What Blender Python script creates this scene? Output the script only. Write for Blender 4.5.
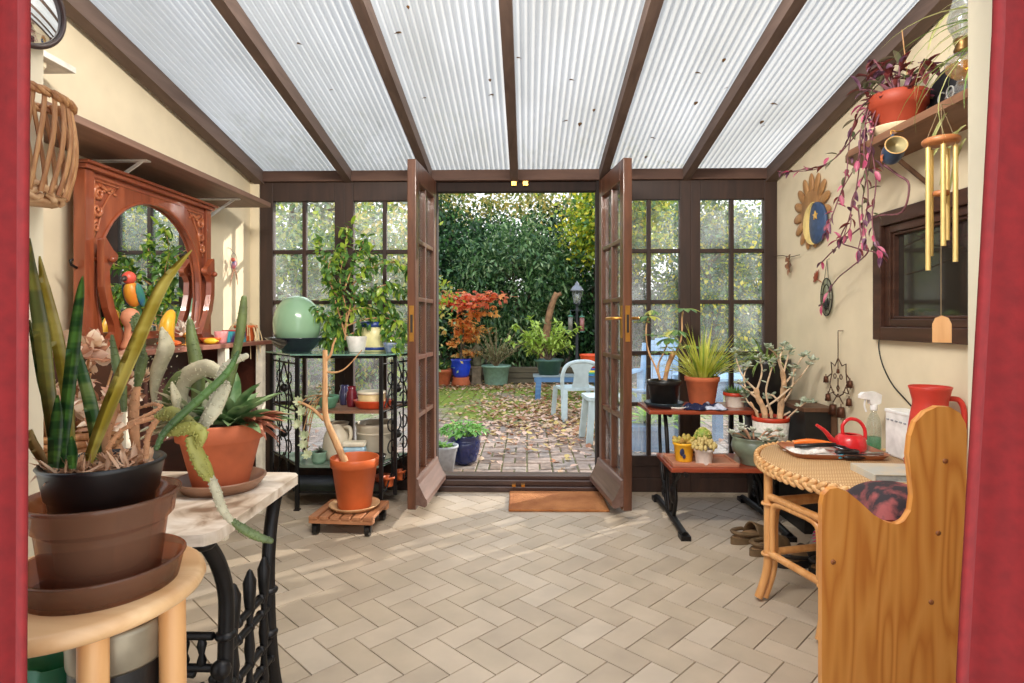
import bpy, math, random
import numpy as np
from mathutils import Vector as V, Matrix as MX

for o in list(bpy.data.objects):
    bpy.data.objects.remove(o, do_unlink=True)
scene = bpy.context.scene
COL = scene.collection
PI = math.pi

# ------------------------------------------------------------------ camera
FOC, CX, CY, EYE = 590.0, 512.0, 320.0, 1.12      # focal length in px, vanishing row, eye height
YAW = math.atan(15 / 590)
CO, SI = math.cos(YAW), math.sin(YAW)
cam_d = bpy.data.cameras.new('camera')
cam = bpy.data.objects.new('camera', cam_d)
COL.objects.link(cam)
cam.location = (0, 0, EYE)
cam.rotation_euler = (PI / 2, 0, YAW)
cam_d.sensor_width = 36
cam_d.lens = FOC / 1024 * 36
cam_d.shift_x = 0.0
cam_d.shift_y = -(341.5 - CY) / 1024
cam_d.clip_start = 0.02
scene.camera = cam

# ------------------------------------------------------------------ world, sun, exposure
scene.view_settings.view_transform = 'Standard'
scene.view_settings.look = 'None'
scene.view_settings.gamma = 1
scene.view_settings.use_curve_mapping = False
scene.view_settings.exposure = 0.95
world = bpy.data.worlds.new('sky')
scene.world = world
world.use_nodes = True
wn = world.node_tree
wn.nodes.clear()
wo = wn.nodes.new('ShaderNodeOutputWorld')
bg = wn.nodes.new('ShaderNodeBackground')
tc = wn.nodes.new('ShaderNodeTexCoord')
sep = wn.nodes.new('ShaderNodeSeparateXYZ')
rmp = wn.nodes.new('ShaderNodeValToRGB')
rmp.color_ramp.elements[0].position = 0.0
rmp.color_ramp.elements[0].color = (0.95, 0.95, 0.93, 1)
rmp.color_ramp.elements[1].position = 0.8
rmp.color_ramp.elements[1].color = (0.74, 0.84, 1.0, 1)
wn.links.new(tc.outputs['Generated'], sep.inputs[0])
wn.links.new(sep.outputs['Z'], rmp.inputs[0])
wn.links.new(rmp.outputs[0], bg.inputs['Color'])
bg.inputs['Strength'].default_value = 1.15
wn.links.new(bg.outputs[0], wo.inputs[0])
sun_d = bpy.data.lights.new('sun', 'SUN')
sun = bpy.data.objects.new('sun', sun_d)
COL.objects.link(sun)
sun.location = (8, 8, 8)
sun_d.energy = 3.0
sun_d.angle = 0.012
sun_d.color = (1.0, 0.93, 0.82)
sun.rotation_euler = V((-1.37, -1.0, -0.64)).to_track_quat('-Z', 'Y').to_euler()
# added fill light above the opening, out of view, brightening the conservatory
fill_d = bpy.data.lights.new('fill_light', 'AREA')
fill = bpy.data.objects.new('fill_light', fill_d)
COL.objects.link(fill)
fill_d.shape = 'RECTANGLE'; fill_d.size = 1.3; fill_d.size_y = 0.22
fill_d.energy = 50
fill_d.color = (1.0, 0.95, 0.87)
fill.location = (-.06, 1.23, 2.36)
fill.rotation_euler = V((0, 1, -.26)).to_track_quat('-Z', 'Y').to_euler()

# ------------------------------------------------------------------ pixel -> place helpers
def ray(px, py):
    a = (px - CX) / FOC
    return a * CO - SI, a * SI + CO, (CY - py) / FOC
def P(px, py, Y):
    r = ray(px, py); t = Y / r[1]
    return V((r[0] * t, Y, EYE + r[2] * t))
def PX(px, py, X):
    r = ray(px, py); t = X / r[0]
    return V((X, r[1] * t, EYE + r[2] * t))
def G(px, py, Z=0.0):
    r = ray(px, py); t = (Z - EYE) / r[2]
    return V((r[0] * t, r[1] * t, Z))

# ------------------------------------------------------------------ materials
def lin(c):
    def f(x):
        x /= 255.0
        return x / 12.92 if x <= 0.04045 else ((x + 0.055) / 1.055) ** 2.4
    return (f(c[0]), f(c[1]), f(c[2]), 1)
def sc(c, k):
    return tuple(max(0, min(255, x * k)) for x in c)
_m = {}
def base(name):
    m = bpy.data.materials.new(name); m.use_nodes = True
    nt = m.node_tree; nt.nodes.clear()
    out = nt.nodes.new('ShaderNodeOutputMaterial')
    b = nt.nodes.new('ShaderNodeBsdfPrincipled')
    nt.links.new(b.outputs[0], out.inputs[0])
    return m, nt, b, out
def noise(nt, scale, detail=3, stretch=None, coord='Object'):
    t = nt.nodes.new('ShaderNodeTexCoord')
    n = nt.nodes.new('ShaderNodeTexNoise')
    n.inputs['Scale'].default_value = scale
    n.inputs['Detail'].default_value = detail
    if stretch:
        mp = nt.nodes.new('ShaderNodeMapping')
        mp.inputs['Scale'].default_value = stretch
        nt.links.new(t.outputs[coord], mp.inputs[0]); nt.links.new(mp.outputs[0], n.inputs[0])
    else:
        nt.links.new(t.outputs[coord], n.inputs[0])
    return n
def ramp(nt, src, stops):
    r = nt.nodes.new('ShaderNodeValToRGB')
    e = r.color_ramp.elements
    e[0].position, e[0].color = stops[0][0], lin(stops[0][1])
    e[1].position, e[1].color = stops[-1][0], lin(stops[-1][1])
    for p, c in stops[1:-1]:
        x = e.new(p); x.color = lin(c)
    nt.links.new(src, r.inputs[0])
    return r
def bump(nt, src, b, s, d=0.002):
    k = nt.nodes.new('ShaderNodeBump')
    k.inputs['Strength'].default_value = s; k.inputs['Distance'].default_value = d
    nt.links.new(src, k.inputs['Height']); nt.links.new(k.outputs[0], b.inputs['Normal'])
def mk(name, c, rough=0.5, metal=0.0, var=0.08, scale=18, bp=0.0, c2=None, lo=0.3, hi=0.7, coat=0.0):
    if name in _m: return _m[name]
    m, nt, b, _ = base(name)
    n = noise(nt, scale, 4)
    r = ramp(nt, n.outputs['Fac'], [(lo, sc(c, 1 - var)), (hi, c2 or sc(c, 1 + var))])
    nt.links.new(r.outputs[0], b.inputs['Base Color'])
    b.inputs['Roughness'].default_value = rough
    b.inputs['Metallic'].default_value = metal
    b.inputs['Coat Weight'].default_value = coat
    if bp: bump(nt, n.outputs['Fac'], b, bp)
    _m[name] = m
    return m
def wood(name, c1, c2, axis='z', scale=9, rough=0.4, coat=0.0, k=8.0):
    if name in _m: return _m[name]
    m, nt, b, _ = base(name)
    st = {'x': (1 / k * 1.0, 1, 1), 'y': (1, 1 / k, 1), 'z': (1, 1, 1 / k)}[axis]
    n = noise(nt, scale * 3, 5, st)
    n.inputs['Distortion'].default_value = 0.9
    r = ramp(nt, n.outputs['Fac'], [(0.28, c1), (0.5, tuple((a + d) / 2 for a, d in zip(c1, c2))), (0.72, c2)])
    nt.links.new(r.outputs[0], b.inputs['Base Color'])
    b.inputs['Roughness'].default_value = rough
    b.inputs['Coat Weight'].default_value = coat
    bump(nt, n.outputs['Fac'], b, 0.15, 0.001)
    _m[name] = m
    return m
def leafm(name, c1, c2, trans=0.3, scale=25, rough=0.45):
    if name in _m: return _m[name]
    m, nt, b, out = base(name)
    n = noise(nt, scale, 2)
    r = ramp(nt, n.outputs['Fac'], [(0.35, c1), (0.65, c2)])
    nt.links.new(r.outputs[0], b.inputs['Base Color'])
    b.inputs['Roughness'].default_value = rough
    t = nt.nodes.new('ShaderNodeBsdfTranslucent')
    nt.links.new(r.outputs[0], t.inputs['Color'])
    mx = nt.nodes.new('ShaderNodeMixShader'); mx.inputs[0].default_value = trans
    nt.links.new(b.outputs[0], mx.inputs[1]); nt.links.new(t.outputs[0], mx.inputs[2])
    nt.links.new(mx.outputs[0], out.inputs[0])
    _m[name] = m
    return m
def banded(name, c1, c2, scale=60, axis=2, rough=0.4):
    if name in _m: return _m[name]
    m, nt, b, out = base(name)
    n = noise(nt, scale, 2, {2: (0.25, 0.25, 1), 0: (1, .25, .25)}[axis])
    r = ramp(nt, n.outputs['Fac'], [(0.42, c1), (0.58, c2)])
    nt.links.new(r.outputs[0], b.inputs['Base Color']); b.inputs['Roughness'].default_value = rough
    _m[name] = m
    return m
def glassm(name, tint=(1, 1, 1), haze=0.12, fac=0.08, nscale=7.0):
    """thin window glass: clear, a little mirror, a film of dirt"""
    if name in _m: return _m[name]
    m, nt, b, out = base(name); nt.nodes.remove(b)
    tr = nt.nodes.new('ShaderNodeBsdfTransparent'); tr.inputs[0].default_value = (*tint, 1)
    gl = nt.nodes.new('ShaderNodeBsdfGlossy'); gl.inputs['Roughness'].default_value = 0.02
    tl = nt.nodes.new('ShaderNodeBsdfTranslucent'); tl.inputs[0].default_value = (.93, .96, .98, 1)
    n = noise(nt, nscale, 5)
    mp = nt.nodes.new('ShaderNodeMapRange')
    mp.inputs['From Min'].default_value = 0.35; mp.inputs['From Max'].default_value = 0.7
    mp.inputs['To Min'].default_value = haze * 0.35; mp.inputs['To Max'].default_value = haze * 1.7
    nt.links.new(n.outputs['Fac'], mp.inputs[0])
    a = nt.nodes.new('ShaderNodeMixShader'); c = nt.nodes.new('ShaderNodeMixShader')
    nt.links.new(mp.outputs[0], a.inputs[0])
    nt.links.new(tr.outputs[0], a.inputs[1]); nt.links.new(tl.outputs[0], a.inputs[2])
    c.inputs[0].default_value = fac
    nt.links.new(a.outputs[0], c.inputs[1]); nt.links.new(gl.outputs[0], c.inputs[2])
    nt.links.new(c.outputs[0], out.inputs[0])
    _m[name] = m
    return m
def sheetm(name, trans, clear):
    if name in _m: return _m[name]
    m, nt, b, out = base(name)
    n = noise(nt, 3.0, 5, (1, .35, 1))
    r = ramp(nt, n.outputs['Fac'], [(0.3, (172, 170, 164)), (0.7, (194, 193, 190))])
    b.inputs['Roughness'].default_value = 0.25
    nt.links.new(r.outputs[0], b.inputs['Base Color'])
    t = nt.nodes.new('ShaderNodeBsdfTranslucent'); nt.links.new(r.outputs[0], t.inputs['Color'])
    tr = nt.nodes.new('ShaderNodeBsdfTransparent'); tr.inputs[0].default_value = (.97, .98, 1, 1)
    a = nt.nodes.new('ShaderNodeMixShader'); a.inputs[0].default_value = trans
    nt.links.new(b.outputs[0], a.inputs[1]); nt.links.new(t.outputs[0], a.inputs[2])
    c = nt.nodes.new('ShaderNodeMixShader'); c.inputs[0].default_value = clear
    nt.links.new(a.outputs[0], c.inputs[1]); nt.links.new(tr.outputs[0], c.inputs[2])
    nt.links.new(c.outputs[0], out.inputs[0])
    _m[name] = m
    return m

# ------------------------------------------------------------------ mesh builder
def frame_of(d):
    d = V(d).normalized()
    u = V((0, 0, 1)) if abs(d.z) < 0.95 else V((0, 1, 0))
    x = u.cross(d).normalized(); y = d.cross(x)
    return x, y, d
class MB:
    def __init__(s):
        s.v = []; s.f = []; s.sm = []; s.mi = []; s.T = MX.Identity(4); s.slot = 0
    def add(s, vs, fs, smooth=False):
        n = len(s.v)
        s.v += [tuple(s.T @ V(p)) for p in vs]
        s.f += [tuple(i + n for i in f) for f in fs]
        s.sm += [smooth] * len(fs); s.mi += [s.slot] * len(fs)
        return s
    def box(s, c, d, R=None):
        x, y, z = d[0] / 2, d[1] / 2, d[2] / 2
        vs = [V((i, j, k)) for i in (-x, x) for j in (-y, y) for k in (-z, z)]
        if R is not None: vs = [R @ v for v in vs]
        vs = [v + V(c) for v in vs]
        return s.add(vs, [(0, 1, 3, 2), (4, 6, 7, 5), (0, 4, 5, 1), (2, 3, 7, 6), (0, 2, 6, 4), (1, 5, 7, 3)])
    def bb(s, x0, x1, y0, y1, z0, z1):
        return s.box(((x0 + x1) / 2, (y0 + y1) / 2, (z0 + z1) / 2), (x1 - x0, y1 - y0, z1 - z0))
    def tube(s, pts, r, seg=8, closed=False, sx=1.0):
        pts = [V(p) for p in pts]; n = len(pts)
        rs = r if isinstance(r, (list, tuple)) else [r] * n
        vs = []; X = None
        for i, p in enumerate(pts):
            if closed: d = pts[(i + 1) % n] - pts[i - 1]
            else: d = pts[min(i + 1, n - 1)] - pts[max(i - 1, 0)]
            d = d.normalized() if d.length > 1e-9 else V((0, 0, 1))
            if X is None: X = frame_of(d)[0]
            else:
                X = X - d * X.dot(d)
                X = X.normalized() if X.length > 1e-6 else frame_of(d)[0]
            Y = d.cross(X)
            for k in range(seg):
                a = 2 * PI * k / seg
                vs.append(p + (X * math.cos(a) * sx + Y * math.sin(a)) * rs[i])
        fs = []
        for i in range(n if closed else n - 1):
            j = (i + 1) % n
            for k in range(seg):
                l = (k + 1) % seg
                fs.append((i * seg + k, i * seg + l, j * seg + l, j * seg + k))
        s.add(vs, fs, True)
        if not closed:
            s.add(vs[:seg], [tuple(range(seg))[::-1]]); s.add(vs[-seg:], [tuple(range(seg))])
        return s
    def lathe(s, prof, c=(0, 0, 0), seg=28, sx=1.0, sy=1.0, R=None, closed=False):
        vs = []
        for r, z in prof:
            for k in range(seg):
                a = 2 * PI * k / seg
                p = V((r * math.cos(a) * sx, r * math.sin(a) * sy, z))
                if R is not None: p = R @ p
                vs.append(p + V(c))
        fs = []; n = len(prof)
        for i in range(n if closed else n - 1):
            j = (i + 1) % n
            for k in range(seg):
                l = (k + 1) % seg
                fs.append((i * seg + k, i * seg + l, j * seg + l, j * seg + k))
        if not closed:
            if prof[0][0] > 1e-4: fs.append(tuple(range(seg))[::-1])
            if prof[-1][0] > 1e-4: fs.append(tuple((n - 1) * seg + k for k in range(seg)))
        return s.add(vs, fs, True)
    def ell(s, c, r, R=None, seg=12, rings=8):
        if not isinstance(r, (tuple, list)): r = (r, r, r)
        vs = []; fs = []
        for i in range(rings + 1):
            t = PI * i / rings
            for k in range(seg):
                a = 2 * PI * k / seg
                q = max(math.sin(t), 1e-4)
                p = V((r[0] * q * math.cos(a), r[1] * q * math.sin(a), -r[2] * math.cos(t)))
                if R is not None: p = R @ p
                vs.append(p + V(c))
        for i in range(rings):
            for k in range(seg):
                l = (k + 1) % seg
                fs.append((i * seg + k, i * seg + l, (i + 1) * seg + l, (i + 1) * seg + k))
        return s.add(vs, fs, True)
    def prism(s, poly, o, ux, uy, uz, smooth=False):
        """outline poly in the plane (o, ux, uy), given the depth vector uz"""
        o, ux, uy, uz = V(o), V(ux), V(uy), V(uz); n = len(poly)
        a = [o + ux * p[0] + uy * p[1] for p in poly]
        b = [p + uz for p in a]
        s.add(a, [tuple(range(n))[::-1]]); s.add(b, [tuple(range(n))])
        s.add(a + b, [(i, (i + 1) % n, n + (i + 1) % n, n + i) for i in range(n)], smooth)
        return s
    def leaf(s, p, d, up, L, W, bend=0.0, seg=4, fold=0.15, shape='oval'):
        p, d, up = V(p), V(d).normalized(), V(up)
        x = d.cross(up)
        x = x.normalized() if x.length > 1e-6 else frame_of(d)[0]
        n = x.cross(d).normalized()
        vs = []; q = p.copy(); dd = d.copy()
        for i in range(seg + 1):
            t = i / seg
            w = {'oval': math.sin(PI * min(1, max(0.0, t ** 0.85))) ** 0.8,
                 'blade': min(1, 0.75 + t * 0.8) * (1 - t ** 3),
                 'obov': math.sin(PI * t ** 1.5) ** 0.7}[shape] * W / 2
            w = max(w, 0.0004)
            vs += [q - x * w + n * w * fold * 2, q, q + x * w + n * w * fold * 2]
            dd = (dd - n * (bend / seg)).normalized(); n = x.cross(dd).normalized()
            q = q + dd * (L / seg)
        fs = []
        for i in range(seg):
            a = i * 3
            fs += [(a, a + 1, a + 4, a + 3), (a + 1, a + 2, a + 5, a + 4)]
        return s.add(vs, fs, True)
    def blade(s, pts, ws, th=0.004, nrm=(0, -1, 0)):
        """thick flat blade along pts"""
        pts = [V(p) for p in pts]; n = len(pts); vs = []
        for i, p in enumerate(pts):
            d = (pts[min(i + 1, n - 1)] - pts[max(i - 1, 0)]).normalized()
            x = d.cross(V(nrm)).normalized(); y = x.cross(d)
            w = ws[i] / 2; h = min(th, w * 0.6)
            vs += [p - x * w + y * h, p + y * -h, p + x * w + y * h, p + y * h * 0.2 + x * w * .5, p + y * h * .0 - x * w * .5]
        fs = []
        for i in range(n - 1):
            a = i * 5; b = a + 5
            o = (0, 1, 2, 3, 4)
            for k in range(5):
                fs.append((a + o[k], a + o[(k + 1) % 5], b + o[(k + 1) % 5], b + o[k]))
        return s.add(vs, fs, True)
    def build(s, name, mat, parent=None, bev=0.0, loc=None, rz=0.0, solid=0.0, sub=0):
        me = bpy.data.meshes.new(name)
        me.from_pydata(s.v, [], s.f)
        me.polygons.foreach_set('use_smooth', s.sm)
        me.polygons.foreach_set('material_index', s.mi)
        for m in (mat if isinstance(mat, (list, tuple)) else [mat]): me.materials.append(m)
        me.update()
        o = bpy.data.objects.new(name, me); COL.objects.link(o)
        if parent is not None: o.parent = parent
        if loc is not None: o.location = loc
        o.rotation_euler.z = rz
        if sub:
            q = o.modifiers.new('smooth', 'SUBSURF'); q.levels = sub; q.render_levels = sub
        if solid:
            q = o.modifiers.new('thick', 'SOLIDIFY'); q.thickness = solid
        if bev:
            q = o.modifiers.new('edge', 'BEVEL'); q.width = bev; q.segments = 2; q.limit_method = 'ANGLE'
        return o
def tag(o, label=None, cat=None, group=None, kind=None):
    if label: o['label'] = label
    if cat: o['category'] = cat
    if group: o['group'] = group
    if kind: o['kind'] = kind
    return o
def thing(name, label, cat, loc=(0, 0, 0), rz=0.0, group=None):
    o = bpy.data.objects.new(name, None); COL.objects.link(o)
    o.empty_display_size = 0.05
    o.location = loc; o.rotation_euler.z = rz
    return tag(o, label, cat, group)
def solo(name, mb, mat, label, cat, loc=(0, 0, 0), rz=0.0, group=None, **k):
    return tag(mb.build(name, mat, None, loc=loc, rz=rz, **k), label, cat, group)
def struct(name, mb, mat, parent=None, **k):
    o = mb.build(name, mat, parent, **k)
    if parent is None: o['kind'] = 'structure'
    return o
def dup(root, loc=None, rz=None, label=None, scale=None, group=None):
    r = root.copy(); COL.objects.link(r)
    if loc is not None: r.location = loc
    if rz is not None: r.rotation_euler.z = rz
    if scale: r.scale = (scale,) * 3
    if label: r['label'] = label
    if group: r['group'] = group
    for ch in list(root.children):
        c = ch.copy(); COL.objects.link(c); c.parent = r
        for g in list(ch.children):
            d = g.copy(); COL.objects.link(d); d.parent = c
    return r
def bez(p0, p1, p2, n=10):
    p0, p1, p2 = V(p0), V(p1), V(p2)
    return [p0 * (1 - t) ** 2 + p1 * 2 * t * (1 - t) + p2 * t * t for t in [i / n for i in range(n + 1)]]
def smooth_path(pts, k=4):
    pts = [V(p) for p in pts]; n = len(pts); out = []
    for i in range(n - 1):
        a, b, c, d = pts[max(i - 1, 0)], pts[i], pts[i + 1], pts[min(i + 2, n - 1)]
        for j in range(k):
            t = j / k
            out.append(0.5 * ((2 * b) + (c - a) * t + (2 * a - 5 * b + 4 * c - d) * t * t + (3 * b - a - 3 * c + d) * t ** 3))
    return out + [pts[-1]]
def spiral(c, ux, uy, r0, r1, turns, a0=0.0, n=22):
    c, ux, uy = V(c), V(ux), V(uy)
    return [c + (ux * math.cos(a0 + turns * 2 * PI * t) + uy * math.sin(a0 + turns * 2 * PI * t)) * (r0 + (r1 - r0) * t) for t in [i / n for i in range(n + 1)]]
RND = random.Random(7)
def rv(r=RND):
    while True:
        v = V((r.uniform(-1, 1), r.uniform(-1, 1), r.uniform(-1, 1)))
        if 0.05 < v.length < 1: return v.normalized()

# palette
BROWN = wood('brown_window_wood', (42, 27, 21), (63, 41, 31), 'z', 7, 0.6)
BROWNX = wood('brown_beam_wood', (74, 51, 41), (96, 69, 56), 'x', 7, 0.8)
RAFT = wood('rafter_wood', (84, 66, 58), (108, 88, 78), 'y', 7, 0.7)
CREAM = mk('cream_render', (226, 211, 181), 0.85, var=0.025, scale=6, bp=0.25)
BRASS = mk('brass', (190, 140, 70), 0.35, 0.9, 0.1)
IRON = mk('black_iron', (26, 24, 24), 0.42, 0.4, 0.25, 30)
BLACKP = mk('black_plastic', (24, 22, 22), 0.35, 0, 0.15)
TERRA = mk('terracotta', (196, 104, 66), 0.75, 0, 0.07, 14, 0.1)
TERRAP = mk('orange_plastic_pot', (206, 100, 52), 0.42, 0, 0.04, 10)
SOIL = mk('soil', (62, 44, 32), 0.95, 0, 0.4, 60, 0.8)
WHITE = mk('white_glaze', (238, 235, 226), 0.3, 0, 0.03)
STICK = wood('dry_stem', (176, 126, 84), (214, 170, 122), 'z', 14, 0.7)
PINE = wood('pine', (206, 130, 58), (232, 168, 92), 'z', 6, 0.38, 0.2, 12)
GLASS = glassm('window_glass', (1, 1, 1), 0.07, 0.06, 4.0)
GREEN = leafm('green_leaf', (58, 104, 44), (112, 152, 64))

# ================================================================== THE SETTING
XL, XR, YB = -1.826, 1.62, 3.86
SLOPE = 0.185
def zs(y): return 2.10 + SLOPE * (YB - y)          # underside of the roof sheets

# floor: herringbone tiles
def clip(poly, x0, x1, y0, y1):
    def cut(ps, f, g):
        out = []
        for i in range(len(ps)):
            a, b = ps[i], ps[(i + 1) % len(ps)]
            fa, fb = f(a), f(b)
            if fa >= 0: out.append(a)
            if fa * fb < 0:
                t = fa / (fa - fb); out.append((a[0] + (b[0] - a[0]) * t, a[1] + (b[1] - a[1]) * t))
        return out
    for f in (lambda p: p[0] - x0, lambda p: x1 - p[0], lambda p: p[1] - y0, lambda p: y1 - p[1]):
        poly = cut(poly, f, None)
        if len(poly) < 3: return []
    return poly
fl = MB()
fl.slot = 0
fl.add([(-2.2, .2, -.004), (2.2, .2, -.004), (2.2, 3.95, -.004), (-2.2, 3.95, -.004)], [(0, 1, 2, 3)])
w = 0.1027; ang = math.radians(46.5)
ux, uy = (math.cos(ang), math.sin(ang)), (math.sin(ang), -math.cos(ang))
rt = random.Random(3)
for i in range(-60, 61):
    for j in range(-60, 61):
        k = (i - j) % 4
        if k == 0: L, W = 2, 1
        elif k == 3: L, W = 1, 2
        else: continue
        g = 0.0016
        a0, a1, b0, b1 = i * w + g, (i + L) * w - g, j * w + g, (j + W) * w - g
        q = [(-.321 + u * ux[0] + v * uy[0], 2.072 + u * ux[1] + v * uy[1]) for u, v in ((a0, b0), (a1, b0), (a1, b1), (a0, b1))]
        if max(p[1] for p in q) < .2 or min(p[1] for p in q) > 3.9: continue
        q = clip(q, XL, XR, .2, YB + .02)
        if len(q) < 3: continue
        cx, cy = sum(p[0] for p in q) / len(q), sum(p[1] for p in q) / len(q)
        t = [(p[0], p[1], -.004) for p in q] + [(cx + (p[0] - cx) * .985, cy + (p[1] - cy) * .985, 0) for p in q]
        n = len(q)
        fl.slot = 1 + rt.choice((0, 0, 1, 1, 2, 3))
        fl.add(t, [tuple(range(2 * n - 1, n - 1, -1))] + [(a, n + a, n + (a + 1) % n, (a + 1) % n) for a in range(n)])
tm = [mk('floor_tile_%s' % nm, c, 0.5, 0, 0.05, 5, 0.05) for nm, c in (('beige', (184, 168, 148)), ('sand', (178, 162, 141)), ('fawn', (174, 158, 138)), ('pale', (188, 173, 154)))]
struct('floor', fl, [mk('grout', (104, 92, 80), 0.9)] + tm)

# walls
def yz_wall(x0, x1, y0, y1):
    m = MB(); m.prism([(y0, -.15), (y1, -.15), (y1, zs(y1) + .0), (y0, zs(y0) + .0)], (x0, 0, 0), (0, 1, 0), (0, 0, 1), (x1 - x0, 0, 0)); return m
struct('wall_left', yz_wall(XL - .12, XL, 1.15, 3.96), CREAM)
# right wall with the hole of the fixed window
WY0, WY1, WZ0, WZ1 = 1.72, 2.75, 1.03, 1.60
m = MB()
def yzp(m, pts): m.prism(pts, (XR, 0, 0), (0, 1, 0), (0, 0, 1), (.14, 0, 0))
yzp(m, [(1.15, -.15), (3.96, -.15), (3.96, WZ0), (1.15, WZ0)])
yzp(m, [(1.15, WZ1), (3.96, WZ1), (3.96, zs(3.96)), (1.15, zs(1.15))])
yzp(m, [(1.15, WZ0), (WY0, WZ0), (WY0, WZ1), (1.15, WZ1)])
yzp(m, [(WY1, WZ0), (3.96, WZ0), (3.96, WZ1), (WY1, WZ1)])
struct('wall_right', m, CREAM)
# house wall the camera looks out of: two jambs and a lintel
m = MB()
m.bb(-3.2, -.962, 1.0, 1.15, -.15, 2.9); m.bb(.843, 3.2, 1.0, 1.15, -.15, 2.9); m.bb(-.962, .843, 1.0, 1.15, 2.2, 2.9)
struct('wall_front', m, mk('cream_jamb', (226, 216, 190), 0.8, var=.02, scale=6, bp=.2))
# narrow cream return beside the window frame
m = MB(); m.bb(XL, -1.768, YB - .01, YB + .1, 0, 2.10); struct('wall_back', m, CREAM)

# window wall -------------------------------------------------------
XS = [-1.768, -1.201, -.634, .497, 1.064, 1.6185]
ROWZ = [0.236, 0.570, 0.904, 1.238, 1.571, 1.905]
def panel(x0, x1, ls, rs, z1=2.03):
    """inner frame of one window: stiles, rails and glazing bars as one frame mesh, panes as its glass"""
    f = MB(); y0, y1 = YB, YB + .05
    f.bb(x0, x0 + ls, y0, y1, 0, z1); f.bb(x1 - rs, x1, y0, y1, 0, z1)
    f.bb(x0 + ls, x1 - rs, y0, y1, ROWZ[-1], z1)
    f.bb(x0 + ls, x1 - rs, y0, y1, 0, .09); f.bb(x0 + ls, x1 - rs, y0 + .012, y1 - .012, .09, .17); f.bb(x0 + ls, x1 - rs, y0, y1, .17, ROWZ[0])
    xm = (x0 + ls + x1 - rs) / 2
    f.bb(xm - .013, xm + .013, y0 + .008, y1 - .008, ROWZ[0], ROWZ[-1])
    for z in ROWZ[1:-1]:
        f.bb(x0 + ls, xm - .013, y0 + .008, y1 - .008, z - .013, z + .013)
        f.bb(xm + .013, x1 - rs, y0 + .008, y1 - .008, z - .013, z + .013)
    g = MB(); g.bb(x0 + ls - .004, x1 - rs + .004, YB + .024, YB + .027, ROWZ[0] - .004, ROWZ[-1] + .004)
    return f, g
for n, (a, b, l, r) in enumerate([(XS[0], XS[1], .088, .068), (XS[1], XS[2], .056, .10), (XS[3], XS[4], .10, .07), (XS[4], XS[5], .062, .082)]):
    f, g = panel(a, b, l, r)
    fo = struct('window_%d' % (n + 1), f, BROWN, None, bev=.003)
    g.build('glass', GLASS, fo)
# header beam, door frame, sill
m = MB(); m.bb(XL, XR, YB - .025, YB + .08, 2.03, 2.10); struct('trim_1', m, BROWNX, bev=.004)
m = MB(); m.bb(-.634, -.592, YB, YB + .09, 0, 2.03); m.bb(.452, .497, YB, YB + .09, 0, 2.03); m.bb(-.592, .452, YB + .02, YB + .09, 1.968, 2.03)
struct('trim_2', m, wood('dark_door_frame', (28, 18, 15), (44, 29, 23), 'z', 7, .9), bev=.003)
m = MB(); m.bb(-.592, .458, YB - .03, YB + .10, 0, .035); m.bb(-.592, .458, YB, YB + .10, .035, .07); m.bb(-.592, .458, YB + .03, YB + .13, .07, .094)
struct('trim_3', m, wood('sill_wood', (58, 40, 34), (84, 62, 54), 'x', 7, .35), bev=.004)
for x, s_ in ((-.085, 'left'), (-.025, 'right')):
    m = MB(); m.bb(x - .012, x + .012, YB - .034, YB + .02, .036, .052); m.tube([(x, YB - .036, .044), (x, YB - .03, .044)], .004, 8)
    solo('bolt_keep', m, BRASS, s_ + ' one of two small brass bolt keeps on the door sill', 'bolt keep', group='brass bolt keeps')
for x, s_ in ((-.085, 'left'), (-.01, 'right')):
    m = MB(); m.bb(x - .016, x + .016, YB - .005, YB + .022, 2.0, 2.028); m.tube([(x, YB - .008, 2.014), (x, YB, 2.014)], .005, 8)
    solo('bolt_keep', m, BRASS, s_ + ' one of two small brass bolt keeps on the door head beam', 'bolt keep', group='brass bolt keeps')
m = MB(); m.bb(-1.02, .90, 1.152, 1.215, 2.24, 2.50)  # unseen housing made up to go with the added fill light
t_ = struct('trim_12', m, mk('fill_light_housing', (226, 226, 222), .5), bev=.01)

# roof --------------------------------------------------------------
RX = [-1.768, -1.175, -.645, -.082, .492, 1.03, 1.575]
RY0 = .95
sl = V((0, 1, -SLOPE)).normalized()
def rafter(x, wd, dp=.075):
    m = MB()
    m.prism([(RY0, zs(RY0) - dp), (YB + .05, zs(YB + .05) - dp), (YB + .05, zs(YB + .05)), (RY0, zs(RY0))], (x - wd / 2, 0, 0), (0, 1, 0), (0, 0, 1), (wd, 0, 0))
    return m
for n, x in enumerate(RX):
    wd = .05
    struct('trim_%d' % (n + 4), rafter(x, wd if 0 < n < 6 else .065, .075 if 0 < n < 6 else .085), RAFT, bev=.003)
# glazing bar caps: a thin dark strip over each joint sits above the sheets
SHEET = sheetm('corrugated_sheet', 0.55, 0.05)
PITCH, AMP = .032, .006
for n in range(6):
    x0, x1 = RX[n], RX[n + 1]
    if n == 0: x0 = XL - .06
    if n == 5: x1 = XR + .08
    k = int((x1 - x0) / PITCH) * 8
    ny = 2
    vs = []; fs = []
    for j in range(ny + 1):
        y = RY0 + (YB + .35 - RY0) * j / ny
        for i in range(k + 1):
            x = x0 + (x1 - x0) * i / k
            s_ = math.sin(2 * PI * (x - x0) / PITCH)
            vs.append((x, y, zs(y) + .008 + AMP * max(-1, min(1, 1.5 * s_))))
    for j in range(ny):
        for i in range(k):
            a = j * (k + 1) + i
            fs.append((a, a + 1, a + k + 2, a + k + 1))
    mb = MB(); mb.add(vs, fs, True)
    struct('ceiling_%d' % (n + 1) if n else 'ceiling', mb, SHEET)
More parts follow.
